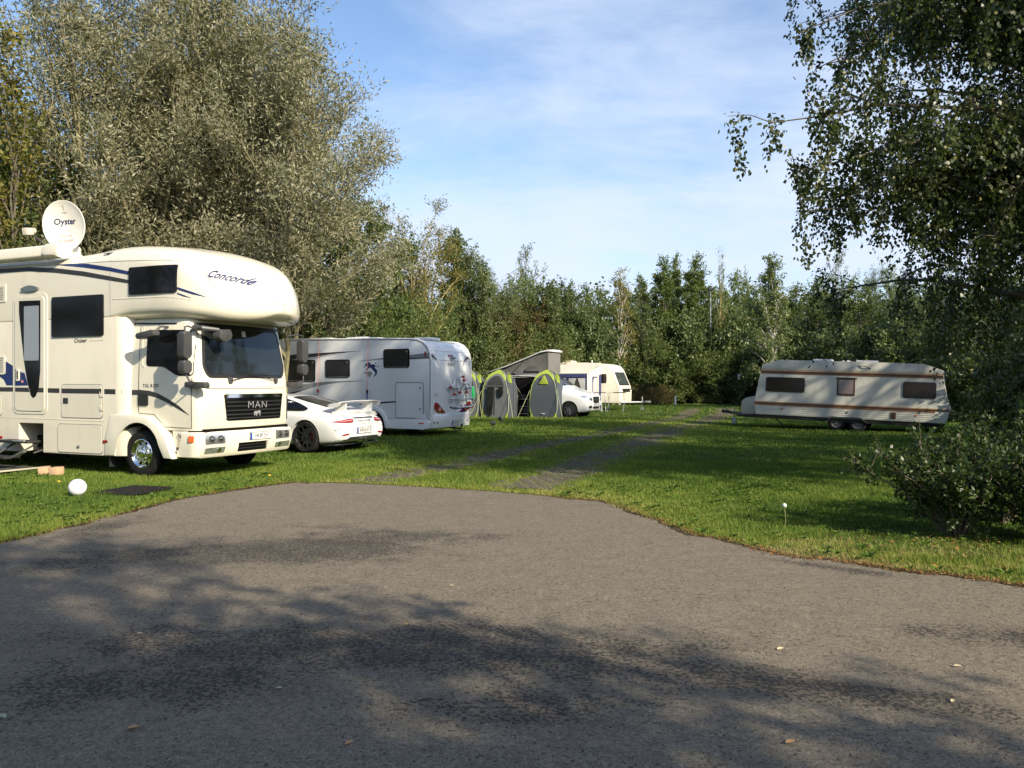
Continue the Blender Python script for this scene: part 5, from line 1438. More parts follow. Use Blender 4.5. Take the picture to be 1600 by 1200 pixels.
# the seam of the moulded cap sweeps down round the nose: dropped on to the surface from the side, then from the front
bm = bmesh.new(); seam_bm(bm, [(.02, 3.30), (.10, 3.20), (.17, 3.10), (.25, 3.02), (.33, 2.96), (.42, 2.92), (.5, 2.90)], .010, '-y', SKU)
seam_bm(bm, [(-.69, 2.895), (-.45, 2.875), (-.2, 2.86), (0, 2.855), (.2, 2.86), (.45, 2.875), (.7, 2.895)], .010, '+x', SKU); bm_obj('cap_seam', bm, SILV, MH)
bm = bmesh.new(); seam_bm(bm, [(-1.8, 2.94), (-.6, 2.93), (.0, 2.86), (.25, 2.80), (.42, 2.765)], .014, '-y', SKU, .005); seam_bm(bm, [(-.80, 2.765), (-.4, 2.74), (0, 2.73), (.4, 2.74), (.8, 2.765)], .014, '+x', SKU, .005); bm_obj('crease', bm, CREAM, MH)
lettering('maker_lettering', 'Concorde', .165, '-y', SKU, (.29, 3.24), NAVY, MH, rot=R(-14), bold=.03, sx=.66, shear=.08, th=.014, fine=2)
lettering('model_lettering', 'Cruiser', .10, '-y', SKL, (-2.58, 2.265), CHAR, MH, bold=.02, shear=.25)
bm = bmesh.new()
for k in range(6): laid_bm(bm, [(-2.33 + k * .057 + .012 * math.cos(R(a)), 2.255 + .012 * math.sin(R(a))) for a in range(0, 360, 90)], '-y', SKL, .002, .2, .001)
bm_obj('star_row', bm, CHAR, MH)
for x in (-1.97, -4.66): laid('side_marker', rrect(x - .06, x + .06, .54, .59, .02), '-y', SKL, .012, REDL, MH, .3, .01)
lathe('fuel_cap', [(.03, 0), (.03, .02), (0, .022)], ALU, MH, 'y', 14, (-.46, -1.125, .70))
# entrance steps
bm = bmesh.new(); bx(bm, -4.42, -3.56, -1.52, -1.26, .50, .545, .01); bm_obj('step', bm, BLACK, MH)
bm = bmesh.new(); bx(bm, -4.95, -3.75, -1.80, -1.50, .24, .285, .01); bm_obj('step', bm, BLACK, MH)
box('tread_edge', -3.92, -3.62, -1.535, -1.49, .52, .552, ALU, MH, .004); box('tread_edge', -4.30, -3.95, -1.815, -1.77, .26, .292, ALU, MH, .004)
box('tread_edge', -4.44, -4.36, -1.50, -1.28, .515, .55, ALU, MH, .004)
for (a, b_, nm) in (((-4.15, -1.3, .50), (-4.30, -1.60, .27), 'step_strut'), ((-3.60, -1.28, .50), (-3.80, -1.62, .27), 'step_strut'), ((-3.56, -1.1, .40), (-3.56, -1.4, .33), 'step_strut')): tube(nm, [a, b_], .018, GREY, MH, 6)
prism('step_rail', [(-3.80, .26), (-3.72, .26), (-3.46, .36), (-3.46, .395), (-3.74, .29), (-3.80, .29)], 'y', -1.66, -1.60, ALU, MH, .003)
# awning cassette along the roof edge
prism('awning_cassette', round_poly([(-1.40, 3.73), (-1.27, 3.70), (-1.12, 3.74), (-1.10, 3.93), (-1.36, 3.93)], .04), 'x', -8.9, -3.34, CREAM, MH, .006)
prism('cassette_end', round_poly([(-1.42, 3.72), (-1.27, 3.69), (-1.10, 3.73), (-1.08, 3.95), (-1.38, 3.95)], .05), 'x', -3.335, -2.98, CREAM, MH, .05, 3)
laid('roof_notch', [(-2.18, 3.745), (-1.92, 3.745), (-1.98, 3.69), (-2.10, 3.69)], '-y', SKU, .004, CHAR, MH, .3, .004)
# satellite dish, an oval bowl turned to the camera
DS = bpy.data.objects.new('satellite_dish', None); COL.objects.link(DS); DS.parent = MH
DS.location = (-4.62, .0, 4.60); DS.rotation_euler = (R(8), 0, R(11))
bm = bmesh.new(); n = 40; prev = None
prof = [(0.0, .075), (.2, .067), (.4, .05), (.6, .03), (.8, .006), (.95, -.018), (1.0, -.03), (1.02, -.03), (1.02, -.015), (1.0, -.012), (.95, -.0), (.6, .05), (.2, .085), (0, .09)]
lathe_bm(bm, [(r * .475, h) for r, h in prof], 'y', n)
for v in bm.verts: v.co.z *= 1.0
dish = bm_obj('dish', bm, mat('dish_white', (.80, .77, .69), .4, var=.02, dirt=.06), DS, 50)
dish.parent = DS
KD = Skin(dish)
lettering('dish_lettering', 'Oyster', .165, '-y', KD, (-.03, .075), NAVY, DS, bold=.022, shear=.2, th=.003, sx=1.05)
lettering('dish_lettering', 'Digital', .05, '-y', KD, (.0, .25), GREYP, DS, th=.003)
lettering('dish_lettering', 'Internet', .085, '-y', KD, (-.02, -.19), REDP, DS, shear=.2, th=.003, bold=.0)
lettering('dish_lettering', 'via Satellit', .085, '-y', KD, (-.02, -.285), REDP, DS, shear=.2, th=.003)
bm = bmesh.new()
for a0, a1 in ((35, 145), (215, 325)):
    seam_bm(bm, [(.0 + .145 * math.cos(R(a)), -.235 + .145 * math.sin(R(a))) for a in range(a0, a1, 12)], .006, '-y', KD, .002)
bm_obj('print_ring', bm, REDP, DS)
bm = bmesh.new(); laid_bm(bm, rrect(-.01, .01, .285, .35, .004, 1), '-y', KD, .003, .1, .002); laid_bm(bm, [(.022 * math.cos(R(a)), .37 + .022 * math.sin(R(a))) for a in range(0, 360, 30)], '-y', KD, .003, .1, .002); bm_obj('print_mark', bm, GREYP, DS)
tube('feed_arm', [(-.15, -.02, -.47), (-.25, -.28, -.36), (-.36, -.44, -.14)], .012, GREY, DS, 6)
tube('feed_arm', [(-.27, -.30, -.33), (-.35, -.38, -.22)], .022, BLACK, DS, 6)
bm = bmesh.new(); bx(bm, -.43, -.31, -.60, -.44, -.18, -.05, .01); lathe_bm(bm, [(.05, -.43), (.055, -.38), (0, -.38)], 'y', 14, (-.36, 0, -.10)); bm_obj('receiver', bm, mat('receiver_beige', (.50, .46, .38), .5), DS)
bm = bmesh.new(); tube_bm(bm, [(-.48, -.5, -.2), (-.44, -.36, -.32), (-.36, -.2, -.45), (-.28, -.05, -.52)], .006, 5); bm_obj('cable', bm, GREY, DS)
bm = bmesh.new(); bx(bm, -.05, .13, .02, .25, -.66, -.40, .05, 3); lathe_bm(bm, [(.22, -.70), (.22, -.60), (.16, -.55), (0, -.55)], 'z', 20, (0, .1, 0)); bm_obj('dish_mount', bm, CREAM, DS)
# ------------------------------------------------------------------ white coachbuilt motorhome, seen from its rear corner
KN = thing('motorhome', 'white motorhome with grey swoosh stripes, seen from behind, empty bicycle rack on its back', 'motorhome', (-1.76, 23.84, -.03), (0, 0, R(154.5)))
prof = [(.03, .50), (-.015, .9), (-.02, 1.5), (-.005, 2.15), (.03, 2.36), (.10, 2.52), (.22, 2.65), (.40, 2.72), (.7, 2.75), (2.07, 2.775), (5.2, 2.83), (5.7, 2.82), (6.2, 2.62), (6.55, 2.25), (6.9, 1.75), (7.25, 1.35), (7.5, 1.15), (7.6, .7), (7.5, .35), (6.9, .30), (.3, .30)]
kb = prism('body', prof, 'y', -1.14, 1.14, WHITE, KN, .03, 3, 30)
kb2 = prism('side_wall', [(.035, .52), (-.0, .9), (-.004, 2.12), (.045, 2.34), (.115, 2.49), (.235, 2.61), (.41, 2.685), (.7, 2.715), (2.07, 2.74), (5.2, 2.79), (5.7, 2.75), (5.9, 2.6), (6.0, 2.0), (6.0, .52)], 'y', 1.12, 1.158, WHITE2, KN, .004)
kb3 = prism('side_wall', [(.035, .52), (-.0, .9), (-.004, 2.12), (.045, 2.34), (.115, 2.49), (.235, 2.61), (.41, 2.685), (.7, 2.715), (2.07, 2.74), (5.2, 2.79), (5.7, 2.75), (5.9, 2.6), (6.0, 2.0), (6.0, .52)], 'y', -1.158, -1.12, WHITE2, KN, .004)
cut(kb2, [cyl((1.93, .33), .50, .8, 1.4)]); cut(kb, [cyl((1.93, .33), .50, .7, 1.4), cyl((1.93, .33), .5, -1.4, -.7), cyl((6.2, .34), .42, .8, 1.4), cyl((6.2, .34), .42, -1.4, -.8)])
SKK = Skin(kb2)
SKR = Skin(kb)
rail = [(.0, .52), (-.035, .9), (-.037, 2.13), (.012, 2.36), (.085, 2.52), (.215, 2.645), (.40, 2.725), (.7, 2.757), (2.07, 2.782), (5.2, 2.832)]
for y in (1.145, -1.145):
    bm = bmesh.new(); tube_bm(bm, [(x, y, z) for x, z in rail], .026, 8); bm_obj('edge_trim', bm, WHITE, KN, 50)
    bm = bmesh.new(); tube_bm(bm, [(x + .035, y + (.012 if y > 0 else -.012), z - .02) for x, z in rail[1:]], .008, 5); bm_obj('edge_seal', bm, MIDGREY, KN, 50)
# skirts with the arch
ARK = [(1.93 + .47 * math.cos(R(a)), .33 + .45 * math.sin(R(a))) for a in range(-8, 189, 12)]
for sg in (1, -1):
    a, b_ = (1.10, 1.175) if sg > 0 else (-1.175, -1.10)
    prism('skirt', [(.06, .50), (.0, .42), (.04, .26), (.2, .235)] + [(1.44, .235)] + [(1.45, .50)] , 'y', a, b_, WHITE, KN, .012, 2)
    prism('skirt', [(2.40, .235), (2.42, .50), (5.7, .50), (5.7, .235)], 'y', a, b_, WHITE, KN, .012, 2)
    o1 = [(1.93 + .56 * math.cos(R(a_)), .33 + .54 * math.sin(R(a_))) for a_ in range(0, 181, 12)]
    o0 = [(1.93 + .46 * math.cos(R(a_)), .33 + .44 * math.sin(R(a_))) for a_ in range(180, -1, -12)]
    prism('arch_trim', [(2.49, .235)] + o1 + [(1.37, .235), (1.47, .235)] + o0 + [(2.39, .235)], 'y', *((1.10, 1.19) if sg > 0 else (-1.19, -1.10)), WHITE, KN, .012, 2, 50)
    wheel(KN, (1.93, sg * .98, .32), .335, .22, .20, ALU, 'steel', sg)
    wheel(KN, (6.2, sg * 1.0, .32), .335, .22, .20, ALU, 'steel', sg)
box('chassis', .3, 7.2, -1.0, 1.0, .26, .34, DARK, KN, 0)
prism('wheel_housing', [(1.42, .35), (2.44, .35), (2.44, .85), (1.42, .85)], 'y', .60, .72, DARK, KN)
SKS = Skin(*[o for o in KN.children if o.name.startswith('skirt')][:1])
laid('side_marker', rrect(.18, .36, .385, .42, .012), '+y', SKS, .006, ORANGEL, KN, .3, .004)
def kwin(x0, x1, z0, z1):
    w = laid('window', rrect(x0, x1, z0, z1, .07), '+y', SKK, .020, BLACKGL, KN, .3, .01)
    k_ = Skin(w)
    laid('pane', rrect(x0 + .035, x1 - .035, z0 + .05, z1 - .035, .05), '+y', k_, .004, TINT, w, .3, .002)
    laid('blind_rail', rrect(x0 + .07, x1 - .07, z0 + .02, z0 + .032, .004, 1), '+y', k_, .005, MIDGREY, w, .5, .002)
    for xx in (x0 + .12, x1 - .12): laid('catch', rrect(xx - .03, xx + .03, z0 + .035, z0 + .075, .008, 1), '+y', Skin(w), .012, BLACK, w, .3, .002)
    laid('sticker', [(x0 + .06, z1 - .05), (x0 + .12, z1 - .05), (x0 + .06, z1 - .13)], '+y', k_, .006, MIDGREY, w, .3, .001)
kwin(.66, 1.52, 1.95, 2.48); kwin(2.69, 3.56, 1.68, 2.205); kwin(3.94, 5.1, 1.56, 2.21)
L_ = lambda nm, pts, m_: laid(nm, pts, '+y', SKK, .0015, m_, KN, .15, .002)
L_('swoosh', [(5.5, 2.37), (5.05, 2.365), (4.2, 2.39), (3.2, 2.425), (2.26, 2.44), (2.7, 2.415), (3.4, 2.36), (4.2, 2.27), (4.8, 2.215), (5.5, 2.21)], CHAR)
L_('swoosh', [(4.65, 2.195), (4.1, 2.235), (3.5, 2.315), (3.0, 2.37), (3.5, 2.335), (4.1, 2.26), (4.65, 2.215)], SILV)
L_('swoosh', [(2.53, 2.14), (2.1, 2.18), (1.53, 2.235), (1.53, 2.19), (2.1, 2.155)], SILV)
L_('swoosh', [(.66, 2.30), (.3, 2.335), (.02, 2.35), (.02, 2.25), (.3, 2.235), (.66, 2.225)], SILV)
L_('swoosh', [(.66, 2.222), (.3, 2.23), (.02, 2.245), (.02, 2.20), (.3, 2.19), (.66, 2.18)], CHAR)
L_('swoosh', [(5.6, 1.36), (4.95, 1.42), (4.2, 1.51), (3.4, 1.565), (2.6, 1.59), (2.07, 1.585), (2.9, 1.545), (3.48, 1.49), (4.2, 1.37), (4.95, 1.24), (5.6, 1.14)], SILV)
L_('swoosh', [(5.6, 1.13), (4.95, 1.23), (4.3, 1.345), (3.9, 1.41), (4.4, 1.30), (4.95, 1.14), (5.6, .98)], CHAR)
L_('swoosh', [(2.07, .955), (1.4, 1.0), (.52, 1.045), (1.1, .975), (2.07, .905), (2.35, .885), (2.35, .93)], CHAR)
# pair of flying birds
for dx, dz, mm in ((0, 0, NAVY), (.16, .07, NAVY)):
    L_('bird_emblem', [(1.80 + dx, 2.02 + dz), (1.88 + dx, 2.06 + dz), (2.0 + dx, 2.04 + dz), (2.10 + dx, 1.96 + dz), (2.15 + dx, 1.84 + dz), (2.07 + dx, 1.92 + dz), (1.99 + dx, 1.965 + dz), (1.93 + dx, 1.93 + dz), (1.80 + dx, 1.80 + dz), (1.90 + dx, 1.68 + dz), (1.76 + dx, 1.76 + dz), (1.74 + dx, 1.88 + dz), (1.83 + dx, 1.95 + dz)] if dx == 0 else [(1.80 + dx, 2.02 + dz), (1.88 + dx, 2.05 + dz), (1.98 + dx, 2.0 + dz), (2.05 + dx, 1.87 + dz), (1.97 + dx, 1.94 + dz), (1.90 + dx, 1.93 + dz), (1.82 + dx, 1.95 + dz)], mm)
L_('bird_emblem', [(2.22, 1.81), (2.0, 1.86), (1.90, 1.80), (2.02, 1.66), (2.03, 1.72), (2.12, 1.70), (2.07, 1.76)], SILV)
for c in ((1.80, 2.085), (1.72, 1.99)): L_('bird_head', [(c[0] + .022 * math.cos(R(a)), c[1] + .022 * math.sin(R(a))) for a in range(0, 360, 40)], NAVY)
laid('garage_seal', rrect(.20, 1.125, .535, 1.545, .07), '+y', SKK, .004, MIDGREY, KN, .4, .004)
gd = laid('garage_door', rrect(.225, 1.10, .555, 1.52, .055), '+y', SKK, .012, WHITE2, KN, .4, .01)
for z in (.80, 1.38): laid('latch', rrect(.29, .33, z - .035, z + .035, .01), '+y', Skin(gd), .012, MIDGREY, gd, .3, .004)
laid('swoosh', [(1.09, .978), (.52, 1.045), (.9, 1.0), (1.09, .975)], '+y', Skin(gd), .0015, CHAR, gd, .3, .001)
laid('marker_light', rrect(.12, .16, 2.26, 2.39, .008), '+y', SKK, .03, REDL, KN, .3, .004)
# rear face
rb_ = loft('rear_bumper', [plan(.25, -.5, .02, 1.08, .22, bow=.03), plan(.27, -.5, .06, 1.12, .24, bow=.03), plan(.45, -.5, .10, 1.165, .25, bow=.03), plan(.60, -.45, .10, 1.165, .25, bow=.03), plan(.66, -.4, .075, 1.16, .22, bow=.03)], WHITE, KN, 35)
for v in rb_.data.vertices: v.co.x = -v.co.x
rb_.data.flip_normals()
SKBR = Skin(rb_)
sk_all = Skin(kb, rb_)
for sg in (1, -1):
    hp = [(sg * 1.13, 1.02), (sg * .95, 1.015), (sg * .70, .86), (sg * .50, .75), (sg * .30, .69), (sg * .30, .60), (sg * 1.14, .60)]
    hs = laid('lamp_surround', round_poly(hp, .05), '-x', SKR, .055, WHITE, KN, .1, .05)
    kh_ = Skin(hs)
    tl = laid('tail_light', spline([(sg * .97, .985), (sg * .82, .93), (sg * .60, .79), (sg * .42, .675), (sg * .62, .665), (sg * .85, .70), (sg * 1.03, .82), (sg * 1.04, .93)], 4, True), '-x', kh_, .018, REDL, KN, .08, .006)
    kt = Skin(tl)
    laid('lamp_core', [(sg * .76 + .075 * math.cos(R(a)), .79 + .06 * math.sin(R(a))) for a in range(0, 360, 30)], '-x', kt, .006, mat('pink_lens', (.75, .35, .33), .15), tl, .05, .002)
    laid('reversing_lamp', round_poly([(sg * .66, .70), (sg * .80, .715), (sg * .72, .67)], .01), '-x', kt, .006, LENS, tl, .05, .002)
    laid('fog_slot', round_poly([(sg * 1.02, .46), (sg * .82, .43), (sg * .84, .385), (sg * 1.03, .40)], .02), '-x', SKBR, .004, CHAR, KN, .1, .004)
    L2 = lambda pts, m_: laid('rear_swoosh', pts, '-x', SKR, .0015, m_, KN, .08, .002)
    L2([(sg * 1.12, 2.32), (sg * .95, 2.31), (sg * .80, 2.20), (sg * .70, 2.05), (sg * .63, 1.85), (sg * .68, 1.99), (sg * .80, 2.13), (sg * .95, 2.21), (sg * 1.12, 2.23)], CHAR)
    L2([(sg * 1.12, 2.39), (sg * .98, 2.39), (sg * .80, 2.27), (sg * .95, 2.33), (sg * 1.12, 2.335)], SILV)
bm = bmesh.new(); seam_bm(bm, [(1.1, 2.17), (0, 2.16), (-1.1, 2.17)], .012, '-x', SKR); seam_bm(bm, [(1.1, 2.42), (0, 2.42), (-1.1, 2.42)], .008, '-x', SKR); bm_obj('panel_gap', bm, MIDGREY, KN)
bl = laid('brake_light', rrect(-.13, .13, 2.29, 2.34, .01), '-x', SKR, .03, REDL, KN, .2, .01)
bm = bmesh.new(); bx(bm, -.12, -.02, -.08, .04, 2.20, 2.27, .02); tube_bm(bm, [(0, -.02, 2.28), (-.07, -.02, 2.25)], .012, 6); bm_obj('rear_camera', bm, MIDGREY, KN)
lettering('maker_lettering', 'KNAUS', .15, '-x', SKR, (.0, 2.05), CHAR, KN, flip=True, shear=.2, sx=.85, bold=.01)
lettering('model_lettering', 'Sky Ti', .12, '-x', SKR, (.86, 1.19), SILV, KN, flip=True, shear=.2, sx=.7)
plate(KN, '-x', SKBR, (-.18, .375), .52, .12, 'DO KC 64', True)
# bicycle rack
def T_(nm, pts, r, m_, n=6): return tube(nm, pts, r, m_, RK, n)
RK = bpy.data.objects.new('bicycle_rack', None); COL.objects.link(RK); RK.parent = KN
for z, x, y0, y1 in ((1.39, -.10, .35, -1.10), (1.07, -.12, .25, -1.12)):
    T_('rail', [(x, y0, z), (x, y1, z)], .022, ALU)
T_('wheel_tray', [(-.22, .42, .84), (-.24, .25, .80), (-.24, -.5, .80), (-.20, -.85, .88)], .022, GREY); T_('wheel_tray', [(-.34, .42, .87), (-.36, .25, .83), (-.36, -.5, .83), (-.33, -.75, .88)], .022, ALU)
for y in (.06, -.28, -.70): T_('upright', [(-.05, y, 1.50), (-.11, y, 1.40), (-.11, y, 1.07), (-.16, y, .84)], .018, ALU if y != -.70 else GREY)
T_('hoop', [(-.1, .06, 1.08), (-.14, .10, 1.40), (-.16, .02, 1.60), (-.16, -.18, 1.68), (-.15, -.42, 1.72), (-.14, -.52, 1.66), (-.13, -.48, 1.45), (-.12, -.52, 1.39)], .016, ALU)
T_('hoop', [(-.2, -.28, 1.10), (-.22, -.32, 1.35), (-.24, -.44, 1.48), (-.24, -.62, 1.50), (-.24, -.70, 1.36), (-.22, -.60, 1.22), (-.22, -.45, 1.22)], .014, ALU)
REDPL = mat('red_plastic', (.38, .03, .035), .4)
for p in ((-.13, .24, 1.40), (-.16, -.44, 1.70), (-.16, -.50, 1.60), (-.22, -.54, 1.26), (-.14, -.28, 1.25), (-.15, .06, 1.20), (-.24, -.18, .84), (-.26, -.30, .80), (-.14, -.98, .82)):
    bm = bmesh.new(); bx(bm, p[0] - .035, p[0] + .035, p[1] - .045, p[1] + .045, p[2] - .035, p[2] + .035, .012); bm_obj('clamp', bm, REDPL, RK)
for sg in (1,): box('rack_strap', -.26, -.24, -.24, -.20, .70, .86, EUBLUE, RK, .004)
# tow bar, roof fittings
bm = bmesh.new(); tube_bm(bm, [(.2, -.25, .24), (-.12, -.25, .20), (-.22, -.25, .22), (-.22, -.25, .30)], .025, 8); lathe_bm(bm, [(0, .29), (.03, .30), (.035, .33), (0, .36)], 'z', 12, (-.22, -.25, 0)); tube_bm(bm, [(-.02, -.45, .22), (-.10, -.45, .14), (-.10, -.12, .14), (-.02, -.12, .22)], .014, 6); bm_obj('tow_bar', bm, BLACK, KN)
for (x, y, l, h_) in ((.75, .1, .6, .035), (2.25, .3, .36, .05), (3.1, .0, .75, .09), (4.5, -.1, .8, .08)):
    b_ = box('roof_hatch', x - l / 2, x + l / 2, y - .3, y + .3, 2.75 + .02 * x * .5, 2.79 + h_ + .02 * x * .5, WHITE, KN, .035, 3)

# straps holding the awning rail to the ground, red cord above and blue webbing below
M_CORD = mat('red_cord', (.62, .20, .16), .6); M_WEB = mat('blue_webbing', (.02, .07, .32), .7)
def strap(lx, label, ztop, zmid, blue):
    c, s = math.cos(R(154.5)), math.sin(R(154.5)); ly = 1.215
    X, Y = -1.76 + lx * c - ly * s, 23.84 + lx * s + ly * c
    t = thing('tie_down_strap', label, 'strap', (X, Y, 0), (0, 0, R(154.5)), 'tie down straps on the white motorhome')
    tube('cord', [(0, -.05, ztop), (-.005, .0, ztop - .04), (.01, .03, zmid + .05), (.012, .035, zmid)], .008, M_CORD, t, 5)
    bm = bmesh.new(); bx(bm, -.01, .03, .0, .06, zmid - .05, zmid + .05, .01); bm_obj('buckle', bm, REDPL if not blue else BLACK, t)
    if blue:
        bm = bmesh.new(); bx(bm, -.012, .028, .028, .034, .35, zmid - .04, 0); bx(bm, -.03, .05, .02, .05, .62, .78, .01); bm_obj('webbing', bm, M_WEB, t)
    tube('peg_line', [(0.012, .035, zmid - .05 if not blue else .36), (.03, .10, .0)], .007, M_CORD if not blue else M_WEB, t, 5)
strap(3.77, 'thin red cord down the side of the white motorhome left of its middle window', 2.78, 1.26, False)
strap(2.02, 'red cord with blue webbing beside the bird emblem of the white motorhome', 2.76, 1.25, True)

# ------------------------------------------------------------------ white sports car
PC = thing('sports_car', 'white rear-engined sports car with a large fixed rear wing between the two motorhomes', 'car', (-3.26, 18.34, -.02), (0, 0, R(154.5)))
def cring(x, zb, hs, hm, zm, hsh, zsh, hg, zg, hr, zr, zt):
    """car section: sill, widest point, shoulder, foot of glass, roof edge, roof"""
    half = [(0, zb), (hs * .55, zb), (hs * .93, zb), (hs, zb + .05), ((hs + hm) / 2 + .01, (zb + zm) * .5), (hm, zm), ((hm + hsh) / 2 + .01, (zm + zsh) / 2 + .02), (hsh, zsh), (hg + (hsh - hg) * .25, zg - .01), (hg, zg), ((hg + hr) / 2 + .008, (zg + zr) / 2), (hr, zr), (hr * .78, zt - (zt - zr) * .25), (hr * .4, zt - .004), (0, zt)]
    return [(x, y, z) for y, z in half + [(-y, z) for y, z in half[-2:0:-1]]]
CS = [ # x, zb, hs, hm, zm, hsh, zsh, hg, zg, hr, zr, zt
 (.02, .34, .62, .70, .48, .64, .62, .56, .68, .46, .705, .72), (.05, .28, .72, .78, .46, .72, .64, .60, .71, .50, .735, .75), (.12, .24, .79, .85, .48, .80, .66, .66, .75, .54, .785, .81), (.28, .20, .85, .90, .52, .86, .72, .72, .81, .56, .85, .875),
 (.55, .18, .87, .925, .55, .88, .77, .73, .86, .56, .92, .95), (.85, .17, .88, .935, .58, .885, .82, .70, .90, .56, 1.0, 1.035), (1.15, .17, .885, .935, .58, .88, .85, .68, .91, .55, 1.08, 1.12), (1.5, .16, .885, .92, .56, .86, .86, .67, .915, .545, 1.155, 1.195),
 (1.9, .16, .88, .905, .52, .84, .86, .67, .915, .54, 1.215, 1.255), (2.3, .16, .88, .90, .50, .835, .85, .68, .91, .535, 1.235, 1.275), (2.7, .16, .88, .90, .50, .83, .84, .69, .90, .53, 1.20, 1.245), (3.0, .16, .88, .90, .52, .83, .83, .70, .89, .55, 1.10, 1.15), (3.35, .16, .88, .91, .54, .84, .80, .70, .86, .58, .92, .96),
 (3.7, .16, .87, .91, .55, .84, .77, .66, .80, .50, .82, .85), (4.05, .17, .84, .87, .52, .79, .70, .58, .74, .40, .755, .77), (4.35, .20, .74, .78, .45, .68, .60, .48, .64, .30, .65, .66), (4.5, .28, .58, .60, .42, .50, .50, .36, .53, .2, .54, .55)]
PB = loft('body', [cring(*s) for s in CS], WHITE, PC, 50, sub=2)
cut(PB, [cyl((.92, .345), .375, .55, 1.2), cyl((.92, .345), .375, -1.2, -.55), cyl((3.37, .335), .36, .55, 1.2), cyl((3.37, .335), .36, -1.2, -.55)], 40, True)
SKP = Skin(PB)
for sg in (1, -1):
    rim = mat('satin_black_rim', (.022, .022, .023), .3, .4)
    wheel(PC, (.92, sg * .775, .345), .345, .30, .258, rim, 'dark', sg, 10)
    wheel(PC, (3.37, sg * .79, .335), .335, .245, .252, rim, 'dark', sg, 10)
    bm = bmesh.new(); bx(bm, .74, .84, sg * .80 - .04, sg * .80 + .04, .24, .42, .02); bm_obj('brake_caliper', bm, mat('caliper_red', (.45, .02, .01), .35), PC)
    prism('wheel_liner', [(.5, .2), (1.32, .2), (1.32, .7), (.5, .7)], 'y', sg * .52, sg * .56, DARK, PC)
    wy = '+y' if sg > 0 else '-y'
    laid('side_window', round_poly(spline([(1.05, .955), (1.20, 1.02), (1.45, 1.10), (1.8, 1.175), (2.2, 1.205), (2.6, 1.18), (3.0, 1.06), (3.2, .94), (2.6, .915), (1.8, .90), (1.2, .895), (1.08, .91)], 3, True), .01, 1), wy, SKP, .003, BLACKGL, PC, .08, .006)
    laid('tail_light', spline([(sg * .87, .675), (sg * .70, .715), (sg * .48, .745), (sg * .40, .735), (sg * .40, .68), (sg * .44, .662), (sg * .62, .655)], 3, True), '-x', SKP, .014, REDL, PC, .03, .012)
    laid('lamp_line', [(sg * .82, .685), (sg * .62, .705), (sg * .43, .72), (sg * .43, .708), (sg * .62, .692)], '-x', Skin(LAST[0]), .003, mat('pink_lens', (.75, .35, .33), .15), PC, .03, .003)
    laid('reflector', round_poly([(sg * .76, .405), (sg * .56, .43), (sg * .52, .40), (sg * .72, .375)], .008, 2), '-x', SKP, .010, REDL, PC, .06, .006)
    laid('bumper_vent', spline([(sg * .86, .50), (sg * .80, .555), (sg * .62, .565), (sg * .79, .535), (sg * .835, .49)], 3, True), '-x', SKP, .002, SILV, PC, .06, .004)
for (ys, nm) in (((-.50, .50), 'rear_window'),):
    rw = laid(nm, round_poly([(.70, -.44), (.66, 0), (.70, .44), (1.15, .50), (1.62, .475), (1.66, 0), (1.62, -.475), (1.15, -.50)], .06), '+z', SKP, .003, WINDS, PC, .07, .008)
bm = bmesh.new()
for k in range(12): laid_bm(bm, [(.78 + k * .062, -.40), (.78 + k * .062, .40), (.788 + k * .062, .40), (.788 + k * .062, -.40)], '+z', Skin(rw), .001, .1, .0008)
bm_obj('heating_wires', bm, MIDGREY, rw)
laid('windscreen', round_poly([(2.62, -.50), (2.66, 0), (2.62, .50), (3.05, .60), (3.28, .62), (3.38, 0), (3.28, -.62), (3.05, -.60)], .06), '+z', SKP, .003, WINDS, PC, .08, .008)
laid('deck_grille', [(-.36, .735), (.36, .735), (.36, .765), (-.36, .765)], '-x', SKP, .003, CHAR, PC, .06, .01)
df = laid('diffuser', round_poly([(-.84, .22), (.84, .22), (.80, .285), (.58, .30), (.50, .345), (-.50, .345), (-.58, .30), (-.80, .285)], .02, 2), '-x', SKP, .012, CHAR, PC, .08, .03)
bm = bmesh.new()
for y in (-.08, .08): tube_bm(bm, [(.2, y, .27), (-.015, y, .27)], .048, 14)
bm_obj('exhaust_pipe', bm, CHROME, PC)
prism('under_tray', [(.2, .17), (4.2, .17), (4.2, .20), (.2, .20)], 'y', -.80, .80, CHAR, PC, 0)
# rear deck lid with its ducts and the wing above
wr = []
for y, dz, dx, ch in ((-.74, .0, .02, .30), (-.70, .012, 0, .32), (-.4, .03, -.01, .34), (0, .035, -.015, .34), (.4, .03, -.01, .34), (.70, .012, 0, .32), (.74, .0, .02, .30)):
    zc = 1.055 + dz; wr.append([(.42 + dx, y, zc - .012), (.42 + dx - ch * .35, y, zc + .012), (.42 + dx - ch * .75, y, zc + .022), (.42 + dx - ch, y, zc + .045), (.42 + dx - ch, y, zc + .033), (.42 + dx - ch * .6, y, zc - .008), (.42 + dx - ch * .2, y, zc - .024)])
loft('rear_wing', wr, WHITE, PC, 40)
for sg in (1, -1):
    prism('wing_end', spline([(.44, 1.04), (.30, 1.075), (.10, 1.10), (.10, 1.065), (.16, 1.0), (.30, .985), (.42, 1.0)], 2, True), 'y', sg * .735, sg * .75, WHITE, PC, .003)
    st = [[(.56, sg * .50, .88), (.18, sg * .50, .80), (.18, sg * .38, .80), (.56, sg * .38, .90)], [(.46, sg * .50, .97), (.16, sg * .50, .95), (.16, sg * .455, .95), (.46, sg * .455, .97)], [(.42, sg * .49, 1.055), (.14, sg * .49, 1.075), (.14, sg * .462, 1.075), (.42, sg * .462, 1.055)]]
    loft('wing_strut', st, WHITE, PC, 40)
